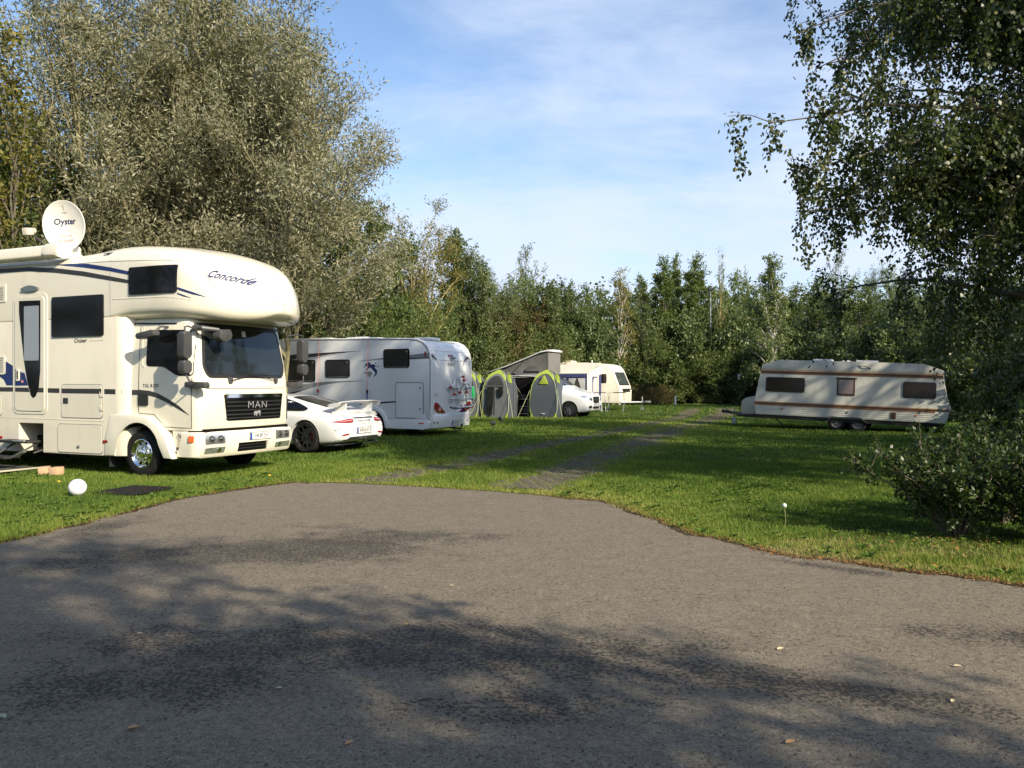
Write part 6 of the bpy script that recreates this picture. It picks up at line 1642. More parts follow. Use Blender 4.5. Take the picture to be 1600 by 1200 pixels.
tail = loft('deck_lid', [[(.62, y, .90 + dz), (.30, y, .92 + dz), (.10, y, .885 + dz), (.08, y, .865 + dz), (.14, y, .80 + dz * .3), (.5, y, .78)] for y, dz in ((-.60, -.06), (-.52, -.01), (-.3, .005), (0, .012), (.3, .005), (.52, -.01), (.60, -.06))], WHITE, PC, 40)
laid('engine_vent', rrect(-.33, -.05, .88, .90, .005, 1), '-x', Skin(tail), .004, CHAR, PC, .2, .01); laid('engine_vent', rrect(.05, .33, .88, .90, .005, 1), '-x', Skin(tail), .004, CHAR, PC, .2, .01)
plate(PC, '-x', SKP, (.0, .475), .52, .12, 'AUR X GT 3', True)
lettering('maker_lettering', 'PORSCHE', .062, '-x', SKP, (.0, .685), CHAR, PC, flip=True, sx=1.45, space=1.25, bold=.02)
lettering('model_lettering', 'GT3', .05, '-x', SKP, (.0, .615), SILV, PC, flip=True, sx=1.3, bold=.02)
for sg in (1, -1):
    bm = bmesh.new(); bx(bm, 2.95, 3.10, sg * .86 - .05, sg * .86 + .12 * sg if sg > 0 else sg * .86 + .05, .92, 1.03, .03); bm_obj('door_mirror', bm, WHITE, PC)

# ------------------------------------------------------------------ white camper van with the roof raised
VN = thing('camper_van', 'white camper van with its grey canvas pop-top raised, parked behind the shower tents', 'van', (3.70, 36.35, -.04), (0, 0, R(-25)))
VS = [(-.00, .42, .62, .70, .60, .66, .80, .55, .90, .40, .93, .95), (-.06, .32, .76, .82, .58, .80, .85, .66, .98, .50, 1.01, 1.03), (-.20, .25, .86, .92, .60, .90, .90, .74, 1.04, .56, 1.07, 1.09), (-.5, .22, .92, .955, .66, .93, .98, .78, 1.11, .60, 1.15, 1.17), (-.85, .22, .94, .965, .68, .945, 1.06, .80, 1.18, .62, 1.23, 1.25),
 (-1.15, .22, .945, .965, .70, .95, 1.12, .84, 1.22, .66, 1.36, 1.39), (-1.5, .22, .945, .965, .70, .955, 1.14, .88, 1.24, .69, 1.58, 1.62), (-1.9, .22, .945, .965, .70, .955, 1.15, .90, 1.26, .73, 1.78, 1.82), (-2.3, .22, .945, .965, .70, .955, 1.16, .905, 1.28, .75, 1.85, 1.90), (-3.4, .22, .945, .965, .70, .955, 1.16, .905, 1.28, .76, 1.865, 1.91), (-4.7, .22, .945, .965, .70, .955, 1.16, .905, 1.28, .76, 1.85, 1.90), (-5.05, .24, .93, .95, .70, .94, 1.16, .88, 1.28, .74, 1.80, 1.86), (-5.14, .34, .88, .90, .70, .88, 1.1, .82, 1.28, .68, 1.70, 1.78)]
vr = [cring(*s) for s in VS][::-1]
VB = loft('body', vr, WHITE, VN, 50, sub=2)
cut(VB, [cyl((-.92, .36), .40, .6, 1.3), cyl((-.92, .36), .40, -1.3, -.6), cyl((-4.1, .36), .40, .6, 1.3), cyl((-4.1, .36), .40, -1.3, -.6)], 40, True)
SKV = Skin(VB)
for sg in (1, -1):
    for x in (-.92, -4.1): wheel(VN, (x, sg * .82, .345), .345, .24, .225, mat('alloy_grey', (.16, .16, .165), .35, .8), 'spoke', sg, 10)
    wy = '+y' if sg > 0 else '-y'
    laid('side_window', round_poly([(-1.55, 1.26), (-2.35, 1.30), (-2.35, 1.76), (-2.05, 1.74), (-1.80, 1.58)], .05), wy, SKV, .004, BLACKGL, VN, .1, .008)
    laid('side_window', round_poly([(-2.45, 1.30), (-3.75, 1.30), (-3.75, 1.76), (-2.45, 1.77)], .05), wy, SKV, .004, BLACKGL, VN, .1, .008)
    laid('side_window', round_poly([(-3.85, 1.30), (-4.95, 1.31), (-4.9, 1.72), (-3.85, 1.76)], .05), wy, SKV, .004, BLACKGL, VN, .1, .008)
    laid('headlight', spline([(sg * .88, .98), (sg * .72, .93), (sg * .52, .84), (sg * .50, .77), (sg * .62, .76), (sg * .80, .82), (sg * .90, .90)], 3, True), '+x', SKV, .014, LENS, VN, .03, .012)
    laid('lamp_core', [(sg * .66 + .055 * math.cos(R(a)), .835 + .04 * math.sin(R(a))) for a in range(0, 360, 30)], '+x', Skin(LAST[0]), .004, BLACKGL, VN, .05, .003)
    laid('bumper_intake', spline([(sg * .80, .50), (sg * .70, .54), (sg * .50, .52), (sg * .52, .44), (sg * .72, .43)], 3, True), '+x', SKV, .004, BLACK, VN, .05, .008)
    laid('door_seam', strip_outline([(-1.30, 1.15), (-1.25, .9), (-1.42, .35)], .012), wy, SKV, .002, MIDGREY, VN, .1, .004)
    bm = bmesh.new(); bx(bm, -1.75, -1.60, *sorted((sg * .95, sg * 1.12)), 1.20, 1.38, .04, 3); bm_obj('door_mirror', bm, WHITE, VN)
laid('windscreen', round_poly([(-1.22, -.68), (-1.18, 0), (-1.22, .68), (-1.85, .70), (-1.93, 0), (-1.85, -.70)], .06), '+z', SKV, .004, WINDS, VN, .09, .01)
gr = laid('grille', round_poly([(-.40, .93), (.40, .93), (.36, .70), (.26, .65), (-.26, .65), (-.36, .70)], .03), '+x', SKV, .008, BLACK, VN, .07, .01)
for z in (.86, .79, .72): laid('grille_bar', [(-.35, z), (.35, z), (.34, z + .022), (-.34, z + .022)], '+x', Skin(gr), .01, CHROME, VN, .07, .006)
bm = bmesh.new(); p = hitp(Skin(gr), 0, .79, '+x', .018)
lathe_bm(bm, [(.105, 0), (.105, .012), (.088, .012), (.088, 0)], 'x', 28, p, close=True)
for a in (90, 210, 330): tube_bm(bm, [p + Vector((.006, 0, 0)), p + Vector((.006, .092 * math.cos(R(a)), .092 * math.sin(R(a))))], .010, 5)
bm_obj('star_badge', bm, CHROME, VN)
laid('lower_intake', round_poly([(-.42, .50), (.42, .50), (.38, .40), (-.38, .40)], .02), '+x', SKV, .004, BLACK, VN, .07, .01)
plate(VN, '+x', SKV, (.0, .56), .48, .10, 'HB VK 7', False)
# raised roof: hinged at the back, canvas below it
rl = [(-4.95, 2.02), (-4.0, 2.30), (-3.0, 2.66), (-2.35, 2.90), (-1.95, 2.95)]
top = [[(x, y * w, z + (.05 if abs(y) < .5 else 0)) for y in (-.80, -.45, 0, .45, .80)] + [(x, y * w, z - .045) for y in (.80, .4, -.4, -.80)] for x, z, w in ((-5.05, 1.98, .9), (-4.95, 2.03, 1.0), (-4.0, 2.31, 1.0), (-3.0, 2.67, 1.0), (-2.35, 2.92, 1.0), (-2.0, 2.98, .98), (-1.88, 2.965, .90))]
loft('pop_top', top[::1], WHITE, VN, 40)
M_CANVAS = mat('grey_canvas', (.17, .165, .155), .95, var=.10, vscale=3, bmp=.5, bscale=14, spec=.1)
def canvas():
    bm = bmesh.new(); rows = {-1: [], 1: []}
    xs_ = np.linspace(-4.85, -1.98, 16)
    for sg in (-1, 1):
        lo, hi = [], []
        r_ = random.Random(4)
        for x in xs_:
            zt_ = np.interp(x, [p[0] for p in rl], [p[1] for p in rl]) - .03; b_ = r_.uniform(-.02, .025)
            col = [bm.verts.new((x, sg * (.72 + (b_ if 0 < k < 4 else 0) - .03 * math.sin(k / 4 * 3.14)), 1.92 + (zt_ - 1.92) * k / 4)) for k in range(5)]
            rows[sg].append(col)
        rw_ = rows[sg]
        for i in range(15):
            for k in range(4): bm.faces.new((rw_[i][k], rw_[i + 1][k], rw_[i + 1][k + 1], rw_[i][k + 1]))
    f1, f2 = rows[-1][15], rows[1][15]
    mids = [bm.verts.new((-1.93 + .03 * math.sin(k), 0, f1[k].co.z)) for k in range(5)]
    for a, b2 in ((f1, mids), (mids, f2)):
        for k in range(4): bm.faces.new((a[k], b2[k], b2[k + 1], a[k + 1]))
    return bm_obj('canvas', bm, M_CANVAS, VN, 60)
canvas()
laid('canvas_base', [(-4.9, -.76), (-1.95, -.76), (-1.95, .76), (-4.9, .76)], '+z', SKV, .03, BLACK, VN, .2, .01)
for sg in (-1, 1):
    tube('roof_strut', [(-3.55, sg * .80, 2.10), (-3.05, sg * .79, 2.58)], .016, ALU, VN, 6); tube('roof_strut', [(-3.55, sg * .80, 2.10), (-3.2, sg * .79, 1.97)], .013, ALU, VN, 6)
prism('canvas_window', round_poly([(-3.1, 2.05), (-2.3, 2.05), (-2.4, 2.25), (-2.7, 2.30), (-3.0, 2.22)], .05), 'y', -.765, -.752, mat('canvas_dark', (.10, .10, .10), .9), VN, .002)
# side awning strut and dark sliding door opening
prism('sliding_door_opening', rrect(-3.75, -2.50, .40, 1.78, .06), 'y', -.985, -.968, DARK, VN, .002)
tube('awning_leg', [(-3.0, -2.05, 0), (-3.0, -2.05, 1.86)], .018, ALU, VN, 6); tube('awning_leg', [(-3.0, -2.05, 1.86), (-2.3, -1.0, 1.90)], .014, ALU, VN, 6)
# ------------------------------------------------------------------ old long caravan on the right
OC = thing('caravan', 'old long off-white caravan with brown stripes on two axles, at the right of the lawn', 'caravan', (14.80, 28.01, -.13), (0, R(-2.0), R(151.5)))
OCW = mat('weathered_white', (.60, .59, .52), .42, var=.05, vscale=1.3, coat=.1, dirt=.38)
OCR = mat('weathered_roof', (.52, .51, .44), .6, var=.08, vscale=1.5, dirt=.45)
BRN = mat('brown_stripe', (.20, .095, .045), .45, var=.1); BRN2 = mat('dark_brown_stripe', (.07, .035, .02), .45); TANS = mat('tan_stripe', (.42, .27, .15), .45)
CVG = mat('smoked_acrylic', (.018, .012, .009), .12, var=.3, vscale=3)
op = [(.10, .28), (.0, .70), (.23, 1.80), (.24, 2.02), (.80, 2.21), (2.5, 2.245), (5.42, 2.25), (6.02, 2.07), (6.06, 1.88), (6.27, .77), (6.20, .28)]
ob = prism('body', op, 'y', -1.15, 1.15, OCW, OC, .02, 2, 20)
SKO = Skin(ob)
prism('roof_panel', [(.235, 1.90), (.235, 2.025), (.80, 2.216), (2.5, 2.251), (5.42, 2.256), (6.02, 2.078), (6.055, 1.91)], 'y', 1.12, 1.157, OCR, OC, .003)
def LO(nm, pts, m_, th=.003, g=.4): return laid(nm, pts, '+y', SKO, th, m_, OC, g, .003)
for z0, z1, xa, xb in ((1.855, 1.905, .235, 6.055), (.73, .765, .03, 6.255)):
    LO('stripe', [(xa, z0), (xb, z0), (xb, z1), (xa, z1)], TANS, .010)
for z0, z1, xa, xb in ((1.81, 1.853, .235, 6.06), (.69, .728, .02, 6.265)): LO('stripe', [(xa, z0), (xb, z0), (xb, z1), (xa, z1)], BRN2, .016)
for z0, z1, xa, xb in ((1.755, 1.808, .225, 6.07), (.62, .688, .015, 6.25)): LO('stripe', [(xa, z0), (xb, z0), (xb, z1), (xa, z1)], BRN, .008)
for z in (.335, .40, .465, .53, .59): LO('panel_rib', [(.08, z), (6.21, z), (6.21, z + .012), (.08, z + .012)], OCW, .009)
def cwin(x0, x1, z0, z1, r=.07):
    w = laid('window', rrect(x0, x1, z0, z1, r), '+y', SKO, .02, BLACK, OC, .4, .01); laid('pane', rrect(x0 + .02, x1 - .02, z0 + .02, z1 - .02, r), '+y', Skin(w), .012, CVG, w, .3, .003)
cwin(4.54, 5.88, 1.12, 1.64); cwin(.42, 1.41, 1.09, 1.62)
w = laid('window', rrect(2.90, 3.48, 1.08, 1.66, .02), '+y', SKO, .018, BRN2, OC, .3, .01); laid('pane', rrect(2.955, 3.425, 1.135, 1.62, .01), '+y', Skin(w), .006, mat('drawn_blind', (.22, .17, .16), .3, coat=.8), w, .3, .003)
laid('window_brow', rrect(2.84, 3.52, 1.665, 1.70, .01), '+y', SKO, .04, BRN2, OC, .3, .01)
for c in ((5.28, .53), (3.12, .51), (.99, .51)): laid('side_marker', [(c[0] + .03 * math.cos(R(a)), c[1] + .03 * math.sin(R(a))) for a in range(0, 360, 30)], '+y', SKO, .02, ORANGEL if c[0] != 3.12 else BRN2, OC, .3, .01)
LO('flue_vent', rrect(1.60, 1.76, .36, .57, .01), BRN2, .02)
prism('chassis_rail', [(.2, .15), (6.3, .15), (6.9, .17), (6.9, .25), (6.2, .285), (.1, .285)], 'y', .95, 1.12, BLACK, OC, .01)
prism('chassis_rail', [(.2, .15), (6.3, .15), (6.3, .285), (.1, .285)], 'y', -1.12, -.95, BLACK, OC, .01)
box('floor', .2, 6.15, -1.05, 1.05, .24, .285, DARK, OC, 0)
box('axle_beam', 2.7, 3.6, -.95, .95, -.02, .10, DARK, OC, .01)
for sg in (1, -1):
    for x in (3.46, 2.78): wheel(OC, (x, sg * 1.02, .115), .28, .17, .16, mat('old_wheel', (.20, .20, .19), .6, .3), 'steel', sg)
    prism('mudguard', [(3.82, .16), (3.62, .345), (2.70, .345), (2.42, .16), (2.48, .16), (2.73, .31), (3.59, .31), (3.76, .16)], 'y', *sorted((sg * .92, sg * 1.175)), GREY, OC, .004)
bm = bmesh.new(); tube_bm(bm, [(6.2, .9, .20), (7.1, .12, .22), (7.35, .0, .24)], .04, 6); tube_bm(bm, [(6.2, -.9, .20), (7.1, -.12, .22), (7.35, 0, .24)], .04, 6); tube_bm(bm, [(7.0, 0, .23), (7.55, 0, .26)], .045, 8); bx(bm, 7.45, 7.72, -.05, .05, .22, .33, .02); tube_bm(bm, [(7.62, 0, .30), (7.70, 0, .40), (7.60, 0, .42), (7.52, 0, .34)], .018, 6)
bm_obj('drawbar', bm, BLACK, OC)
bm = bmesh.new(); tube_bm(bm, [(7.22, .08, .42), (7.22, .08, -.05)], .024, 8); lathe_bm(bm, [(.09, -.02), (.10, 0), (.10, .05), (.09, .07)], 'y', 16, (7.22, .05, -.08)); tube_bm(bm, [(7.22, .08, .42), (7.30, .08, .47)], .01, 6); bm_obj('jockey_wheel', bm, STEEL, OC)
tube('brake_lever', [(7.0, 0, .26), (7.12, .02, .62)], .018, BLACK, OC, 6)
prism('gas_locker', round_poly([(6.30, .22), (6.84, .22), (6.84, .72), (6.70, .84), (6.34, .93)], .05), 'y', -.62, .62, mat('locker_beige', (.47, .45, .37), .5, dirt=.3), OC, .03)
for x in (5.6, .8):
    tube('corner_steady', [(x, .85, .2), (x - .35, .85, -.12)], .022, BLACK, OC, 6)
for (x, l, h_) in ((4.05, .62, .075), (5.0, .55, .06), (2.6, .68, .06), (3.28, .22, .045)): 
    if x != 5.0: box('roof_hatch', x - l / 2, x + l / 2, .2, .75, 2.235, 2.25 + h_, mat('hatch_plastic', (.62, .62, .58), .4, dirt=.2), OC, .02, 2)
tube('grab_handle', [(2.42, 1.16, 2.02), (2.6, 1.20, 2.10), (2.82, 1.16, 2.11)], .012, BLACK, OC, 6)
laid('tail_lamp', rrect(.9, 1.05, .55, .7, .02), '-x', SKO, .03, REDL, OC, .3, .01)
laid('rear_marker', rrect(1.04, 1.13, .75, .86, .01), '-x', SKO, .05, PLATE, OC, .3, .01)
laid('front_window', rrect(-.85, .85, 1.0, 1.65, .08), '+x', SKO, .01, CVG, OC, .3, .01)
laid('rear_window', rrect(-.85, .85, 1.1, 1.65, .08), '-x', SKO, .01, CVG, OC, .3, .01)

# ------------------------------------------------------------------ far caravan with awning tent
FC = thing('caravan', 'cream caravan with a sloping front window, far end of the row', 'caravan', (5.26, 46.0, -.02), (0, 0, R(-25)))
FCM = mat('far_cream', (.74, .69, .56), .4, dirt=.1)
fp = [(-5.2, .40), (-5.25, 1.3), (-5.0, 2.35), (-4.6, 2.58), (-3.0, 2.68), (-.8, 2.62), (.05, 2.56), (.45, 2.47), (.66, 2.25), (1.05, 1.32), (1.12, 1.10), (1.10, .50), (1.0, .40)]
fb = prism('body', fp, 'y', -1.08, 1.08, FCM, FC, .05, 3, 30)
SKF = Skin(fb)
laid('front_window', round_poly([(-.86, 1.42), (.86, 1.42), (.80, 2.05), (-.80, 2.05)], .08), '+x', SKF, .012, mat('sky_glass', (.05, .06, .07), .04, coat=1), FC, .2, .01)
laid('window_frame', round_poly([(-.93, 1.37), (.93, 1.37), (.87, 2.10), (-.87, 2.10)], .08), '+x', SKF, .006, BLACK, FC, .2, .01)
laid('side_window', rrect(-.1, .35, 1.5, 2.0, .05), '-y', SKF, .012, CVG, FC, .3, .01)
for k in range(5): laid('front_rib', [(-.9, .60 + k * .10), (.9, .60 + k * .10), (.9, .615 + k * .10), (-.9, .615 + k * .10)], '+x', SKF, .008, MIDGREY, FC, .3, .01)
box('gas_locker', 1.08, 1.35, -.7, .7, 1.14, 1.20, CHAR, FC, .02)
bm = bmesh.new(); tube_bm(bm, [(1.0, .8, .45), (2.0, 0, .46), (2.45, 0, .47)], .045, 6); tube_bm(bm, [(1.0, -.8, .45), (2.0, 0, .46)], .045, 6); bx(bm, 2.2, 2.5, -.06, .06, .42, .54, .02); tube_bm(bm, [(2.0, .1, .75), (2.0, .1, .05)], .03, 6); lathe_bm(bm, [(.1, 0), (.1, .06), (0, .06)], 'y', 14, (2.0, .07, .1)); bm_obj('drawbar', bm, STEEL, FC)
box('roof_hatch', -2.9, -1.9, -.35, .35, 2.62, 2.76, FCM, FC, .04); tube('flue', [(-.9, .1, 2.55), (-.9, .1, 2.78)], .04, FCM, FC, 8)
for sg in (1, -1): wheel(FC, (-2.2, sg * .98, .31), .32, .18, .19, ALU, 'steel', sg)
AW = thing('caravan_awning', 'cream and blue awning tent with curtained front, pitched against the far caravan', 'awning', (5.26, 46.0, -.02), (0, 0, R(-25)))
AWC = mat('awning_cream', (.60, .55, .45), .9, var=.05, bmp=.3, bscale=8, dirt=.15); AWB = mat('awning_blue', (.035, .045, .13), .9); AWG = mat('awning_grey', (.42, .41, .40), .8, var=.1); AWK = mat('awning_window', (.06, .055, .05), .3, var=.3)
ro = []
for x in np.linspace(-4.4, .02, 9):
    sagx = .03 * math.sin(x * 4)
    ro.append([(x, -1.05, 2.60), (x, -1.7, 2.46 + sagx), (x, -2.5, 2.22 + sagx), (x, -3.3, 2.02), (x, -3.32, 1.98), (x, -2.5, 2.17 + sagx), (x, -1.7, 2.41 + sagx), (x, -1.05, 2.55)])
loft('roof', ro, AWC, AW, 60)
prism('eave_band', [(-4.4, 1.80), (.04, 1.80), (.04, 2.0), (-4.4, 2.0)], 'y', -3.345, -3.325, AWB, AW, .002)
for i in range(4):
    x0 = -4.35 + i * 1.1
    prism('front_panel', [(x0, 0.02), (x0 + 1.08, 0.02), (x0 + 1.08, 1.80), (x0, 1.80)], 'y', -3.33, -3.31, AWB, AW, .002)
    prism('window_panel', rrect(x0 + .08, x0 + 1.0, .70, 1.76, .04), 'y', -3.345, -3.332, AWK, AW, .002)
    for sg in (0, 1):
        cx = x0 + (.08 if sg == 0 else 1.0); dxx = .42 if sg == 0 else -.42
        prism('curtain', [(cx, .72), (cx + dxx * .25, .72), (cx + dxx * .55, 1.2), (cx + dxx, 1.75), (cx, 1.75)], 'y', -3.362, -3.348, AWG, AW, .003)
prism('end_wall', [(-1.08, .02), (-3.30, .02), (-3.30, 1.98), (-2.5, 2.17), (-1.08, 2.52)], 'x', .03, .05, AWC, AW, .002)
prism('end_panel', rrect(-2.55, -1.75, .25, 1.85, .05), 'x', .052, .06, AWB, AW, .002); prism('end_door', round_poly([(-2.48, .34), (-1.82, .34), (-1.82, 1.78), (-2.3, 1.78), (-2.48, 1.5)], .05), 'x', .061, .068, AWG, AW, .002)
prism('end_panel', [(-1.10, .05), (-1.50, .05), (-1.50, 1.9), (-1.25, 2.0), (-1.10, 1.9)], 'x', .052, .06, AWB, AW, .002)
prism('mud_wall', [(-3.28, .02), (-1.6, .02), (-1.6, .30), (-3.28, .30)], 'x', .069, .075, AWB, AW, .002)
prism('end_wall', [(-1.08, .02), (-3.30, .02), (-3.30, 1.98), (-2.5, 2.17), (-1.08, 2.52)], 'x', -4.42, -4.40, AWC, AW, .002)
# ------------------------------------------------------------------ shower tents
LIME = mat('lime_fabric', (.30, .38, .045), .8, var=.06, bmp=.3, bscale=10)
SLATE = mat('slate_fabric', (.062, .072, .088), .75, var=.08, bmp=.35, bscale=9, vscale=4)
SLATEL = mat('light_slate_fabric', (.13, .14, .15), .8, var=.08, bmp=.3, bscale=9)
MESH = mat('mesh_window', (.028, .030, .030), .7, var=.2)
CORDY = mat('guy_cord', (.50, .52, .30), .7)
def shower_tent(x, y, yaw, label, open_front):
    t = thing('shower_tent', label, 'tent', (x, y, gz(x, y)), (0, 0, yaw), 'pop-up shower tents beside the camper van')
    W, D, H_ = .62, .60, 2.06
    def col(u, s):   # hoop outline: half width at height fraction
        return None
    hoop = spline([(-.50, 0.0), (-.60, .28), (-.62, .75), (-.54, 1.35), (-.37, 1.80), (-.16, 2.0), (0, 2.06), (.16, 2.0), (.37, 1.80), (.54, 1.35), (.62, .75), (.60, .28), (.50, 0.0)], 3)
    # each of the four walls: hoop in the plane, walls bow outward; the corners share the poles
    def wall(nm, face, m_, ztop=9, zbot=-1, inset=0.0, par=t, outl=None):
        o_ = outl or hoop
        bm = bmesh.new()
        F_, B_ = [], []
        for (a, z) in o_:
            bow = .05 * math.sin(min(1, max(0, z / 1.9)) * 3.14)
            tpr = .60 * (1 - .92 * max(0, (z - 1.0) / 1.06) ** 3)
            dpt = tpr * .98 + bow * .3 + inset
            F_.append((a, dpt, z)); B_.append((a, dpt - .012, z))
        def P(a, d, z):
            return {'f': (a, -d, z), 'b': (-a, d, z), 'r': (d, a, z), 'l': (-d, -a, z)}[face]
        Fv = [bm.verts.new(P(*p)) for p in F_]; Bv = [bm.verts.new(P(*p)) for p in B_]
        n = len(Fv)
        # triangulated via rows: pair left and right points of the same height
        h = n // 2
        for V_, fl in ((Fv, 0), (Bv, 1)):
            for i in range(h):
                q = [V_[i], V_[i + 1], V_[n - 2 - i], V_[n - 1 - i]]
                q = [v for k_, v in enumerate(q) if v not in q[:k_]]
                if len(q) >= 3:
                    try: bm.faces.new(q if not fl else q[::-1])
                    except ValueError: pass
        for i in range(n):
            try: bm.faces.new((Fv[i], Bv[i], Bv[(i + 1) % n], Fv[(i + 1) % n]))
            except ValueError: pass
        return bm_obj(nm, bm, m_, par, 50)
    for f_ in 'frbl': wall('wall', f_, SLATE if f_ != 'f' or not open_front else SLATEL)
    # lime hood: cap over the top of all sides
    cap = spline([(-.47, 1.60), (-.37, 1.80), (-.16, 2.0), (0, 2.06), (.16, 2.0), (.37, 1.80), (.47, 1.60)], 3)
    cin = spline([(.42, 1.58), (.30, 1.74), (.14, 1.86), (0, 1.89), (-.14, 1.86), (-.30, 1.74), (-.42, 1.58)], 3)
    for f_ in 'fb':
        bm = bmesh.new(); a_ = []
        for (p, q) in zip(cap, cin[::-1]):
            def dd(z): return .60 * (1 - .92 * max(0, (z - 1.0) / 1.06) ** 3) * .98 + .012
            s = -1 if f_ == 'f' else 1
            a_.append((bm.verts.new((p[0], s * (dd(p[1]) + .01), p[1])), bm.verts.new((q[0], s * (dd(q[1]) + .02), q[1]))))
        for i in range(len(a_) - 1): bm.faces.new((a_[i][0], a_[i + 1][0], a_[i + 1][1], a_[i][1]))
        o_ = bm_obj('hood', bm, LIME, t, 50); md = o_.modifiers.new('s', 'SOLIDIFY'); md.thickness = .01; bake_mods(o_)
    # side vent flap on the right wall
    prism('vent_flap', [(-.30, 1.50), (-.02, 1.46), (-.26, 1.84)], 'x', .40, .575, LIME, t, .004)
    # poles: bright edge cords along the corners
    for sx in (-1, 1):
        for sy in (-1, 1):
            pts = []
            for z in np.linspace(0, 1.95, 14):
                a = np.interp(z, [0, .28, .75, 1.35, 1.80, 2.0], [.51, .60, .62, .54, .38, .2]); d = .60 * (1 - .92 * max(0, (z - 1.0) / 1.06) ** 3)
                pts.append((sx * a, sy * (d * .98 + .015), z))
            tube('pole', pts, .014, LIME if (sx < 0 or sy > 0) else mat('pale_pole', (.42, .46, .33), .6), t, 5)
    for sx in (-1, 1): prism('corner_patch', [(sx * .60, .0), (sx * .34, 0), (sx * .48, .05), (sx * .56, .22)], 'y', -.625, -.60, LIME, t, .003)
    for (a, b_) in (((.52, -.45, 1.45), (1.0, -1.1, .0)), ((-.52, -.45, 1.45), (-1.0, -1.1, 0)), ((.52, .45, 1.45), (1.2, 1.2, 0))): tube('guy_line', [a, b_], .008, CORDY, t, 4)
    if open_front:   # arched mesh window above a zipped door
        arc = spline([(-.40, 1.36), (-.33, 1.56), (-.18, 1.74), (0, 1.80), (.18, 1.74), (.33, 1.56), (.40, 1.36)], 3)
        def arch(nm, sc, m_, off):
            bm = bmesh.new(); cz = 1.36
            a_ = [(p[0] * sc, cz + (p[1] - cz) * sc) for p in arc]
            vs_ = [bm.verts.new((p[0], -(.60 * (1 - .92 * max(0, (p[1] - 1.0) / 1.06) ** 3) * .98 + .02 + off), p[1])) for p in a_]
            n = len(vs_)
            for i in range(n // 2):
                q = [vs_[i], vs_[i + 1], vs_[n - 2 - i], vs_[n - 1 - i]]; q = [v for k_, v in enumerate(q) if v not in q[:k_]]
                if len(q) > 2: bm.faces.new(q)
            o_ = bm_obj(nm, bm, m_, t, 60); md = o_.modifiers.new('s', 'SOLIDIFY'); md.thickness = .006; bake_mods(o_)
        arch('window_border', 1.18, SLATEL, .004); arch('mesh_window', 1.0, MESH, .012)
        prism('door_zip', [(-.006, .15), (.006, .15), (.006, 1.36), (-.006, 1.36)], 'y', -.632, -.612, SLATEL, t)
        prism('line_tape', [(-.42, 1.335), (.42, 1.335), (.42, 1.365), (-.42, 1.365)], 'y', -.625, -.60, SLATEL, t)
    else:
        prism('vent_flap', [(-.22, 1.44), (.20, 1.44), (.02, 1.82)], 'y', -.60, -.50, LIME, t, .004)
        prism('maker_tab', rrect(-.08, .06, .16, .185, .004, 1), 'y', -.640, -.60, PLATE, t)
    return t
shower_tent(-.52, 35.95, R(-20), 'shower tent with a pair of black wetsuit trousers hung across its front', True)
shower_tent(1.55, 36.05, R(-20), 'shower tent with a plain slate front and small lime triangle beside the camper bonnet', False)
shower_tent(-1.83, 36.3, R(-20), 'shower tent partly hidden by the rear corner of the white motorhome', True)
# what hangs on them
NEO = mat('neoprene', (.008, .008, .010), .6, var=.2, bmp=.4, bscale=12)
def hanging(name, label, cat, x, y, outline, m_, th=.05):
    t = tag(prism(name, outline, 'y', -th / 2, th / 2, m_, None, .018, 2, 50), label, cat)
    t.location = (x, y, gz(x, y)); t.rotation_euler = (0, 0, R(-20)); return t
def off(x, y, a, d):
    c, s = math.cos(R(-20)), math.sin(R(-20)); return x + a * c - d * s, y + a * s + d * c
p = off(-.52, 35.95, -.20, -.665)
hanging('wetsuit_trousers', 'black wetsuit trousers hanging by the waist on the middle shower tent', 'wetsuit', *p, round_poly([(-.14, 1.33), (-.09, 1.30), (.0, 1.31), (.09, 1.30), (.14, 1.33), (.145, 1.0), (.13, .62), (.06, .10), (-.01, .10), (.01, .45), (.0, .62), (-.09, .20), (-.18, .22), (-.15, .65), (-.12, 1.0)], .02), NEO)
p = off(-.52, 35.95, .28, -.665)
hanging('wetsuit_hood', 'small black wetsuit top hanging right of the wetsuit trousers', 'wetsuit', *p, round_poly([(-.10, 1.30), (-.05, 1.28), (.0, 1.32), (.05, 1.28), (.10, 1.31), (.11, 1.05), (.05, .90), (-.03, .90), (-.09, 1.05)], .03), NEO)
p = off(-1.83, 36.3, .40, -.665)
hanging('green_towel', 'bright green cloth hanging on the shower tent next to the white motorhome', 'towel', *p, round_poly([(-.07, 1.35), (.04, 1.35), (.09, .90), (.03, .78), (-.07, .82), (-.10, .95)], .03), mat('green_cloth', (.02, .42, .12), .9, bmp=.5, bscale=14), .04)
p = off(-1.83, 36.3, -.02, -.665)
hanging('wetsuit', 'dark wetsuit hanging on the shower tent hidden by the white motorhome', 'wetsuit', *p, round_poly([(-.14, 1.36), (.14, 1.36), (.16, .9), (.10, .45), (-.12, .45), (-.16, .9)], .04), NEO)
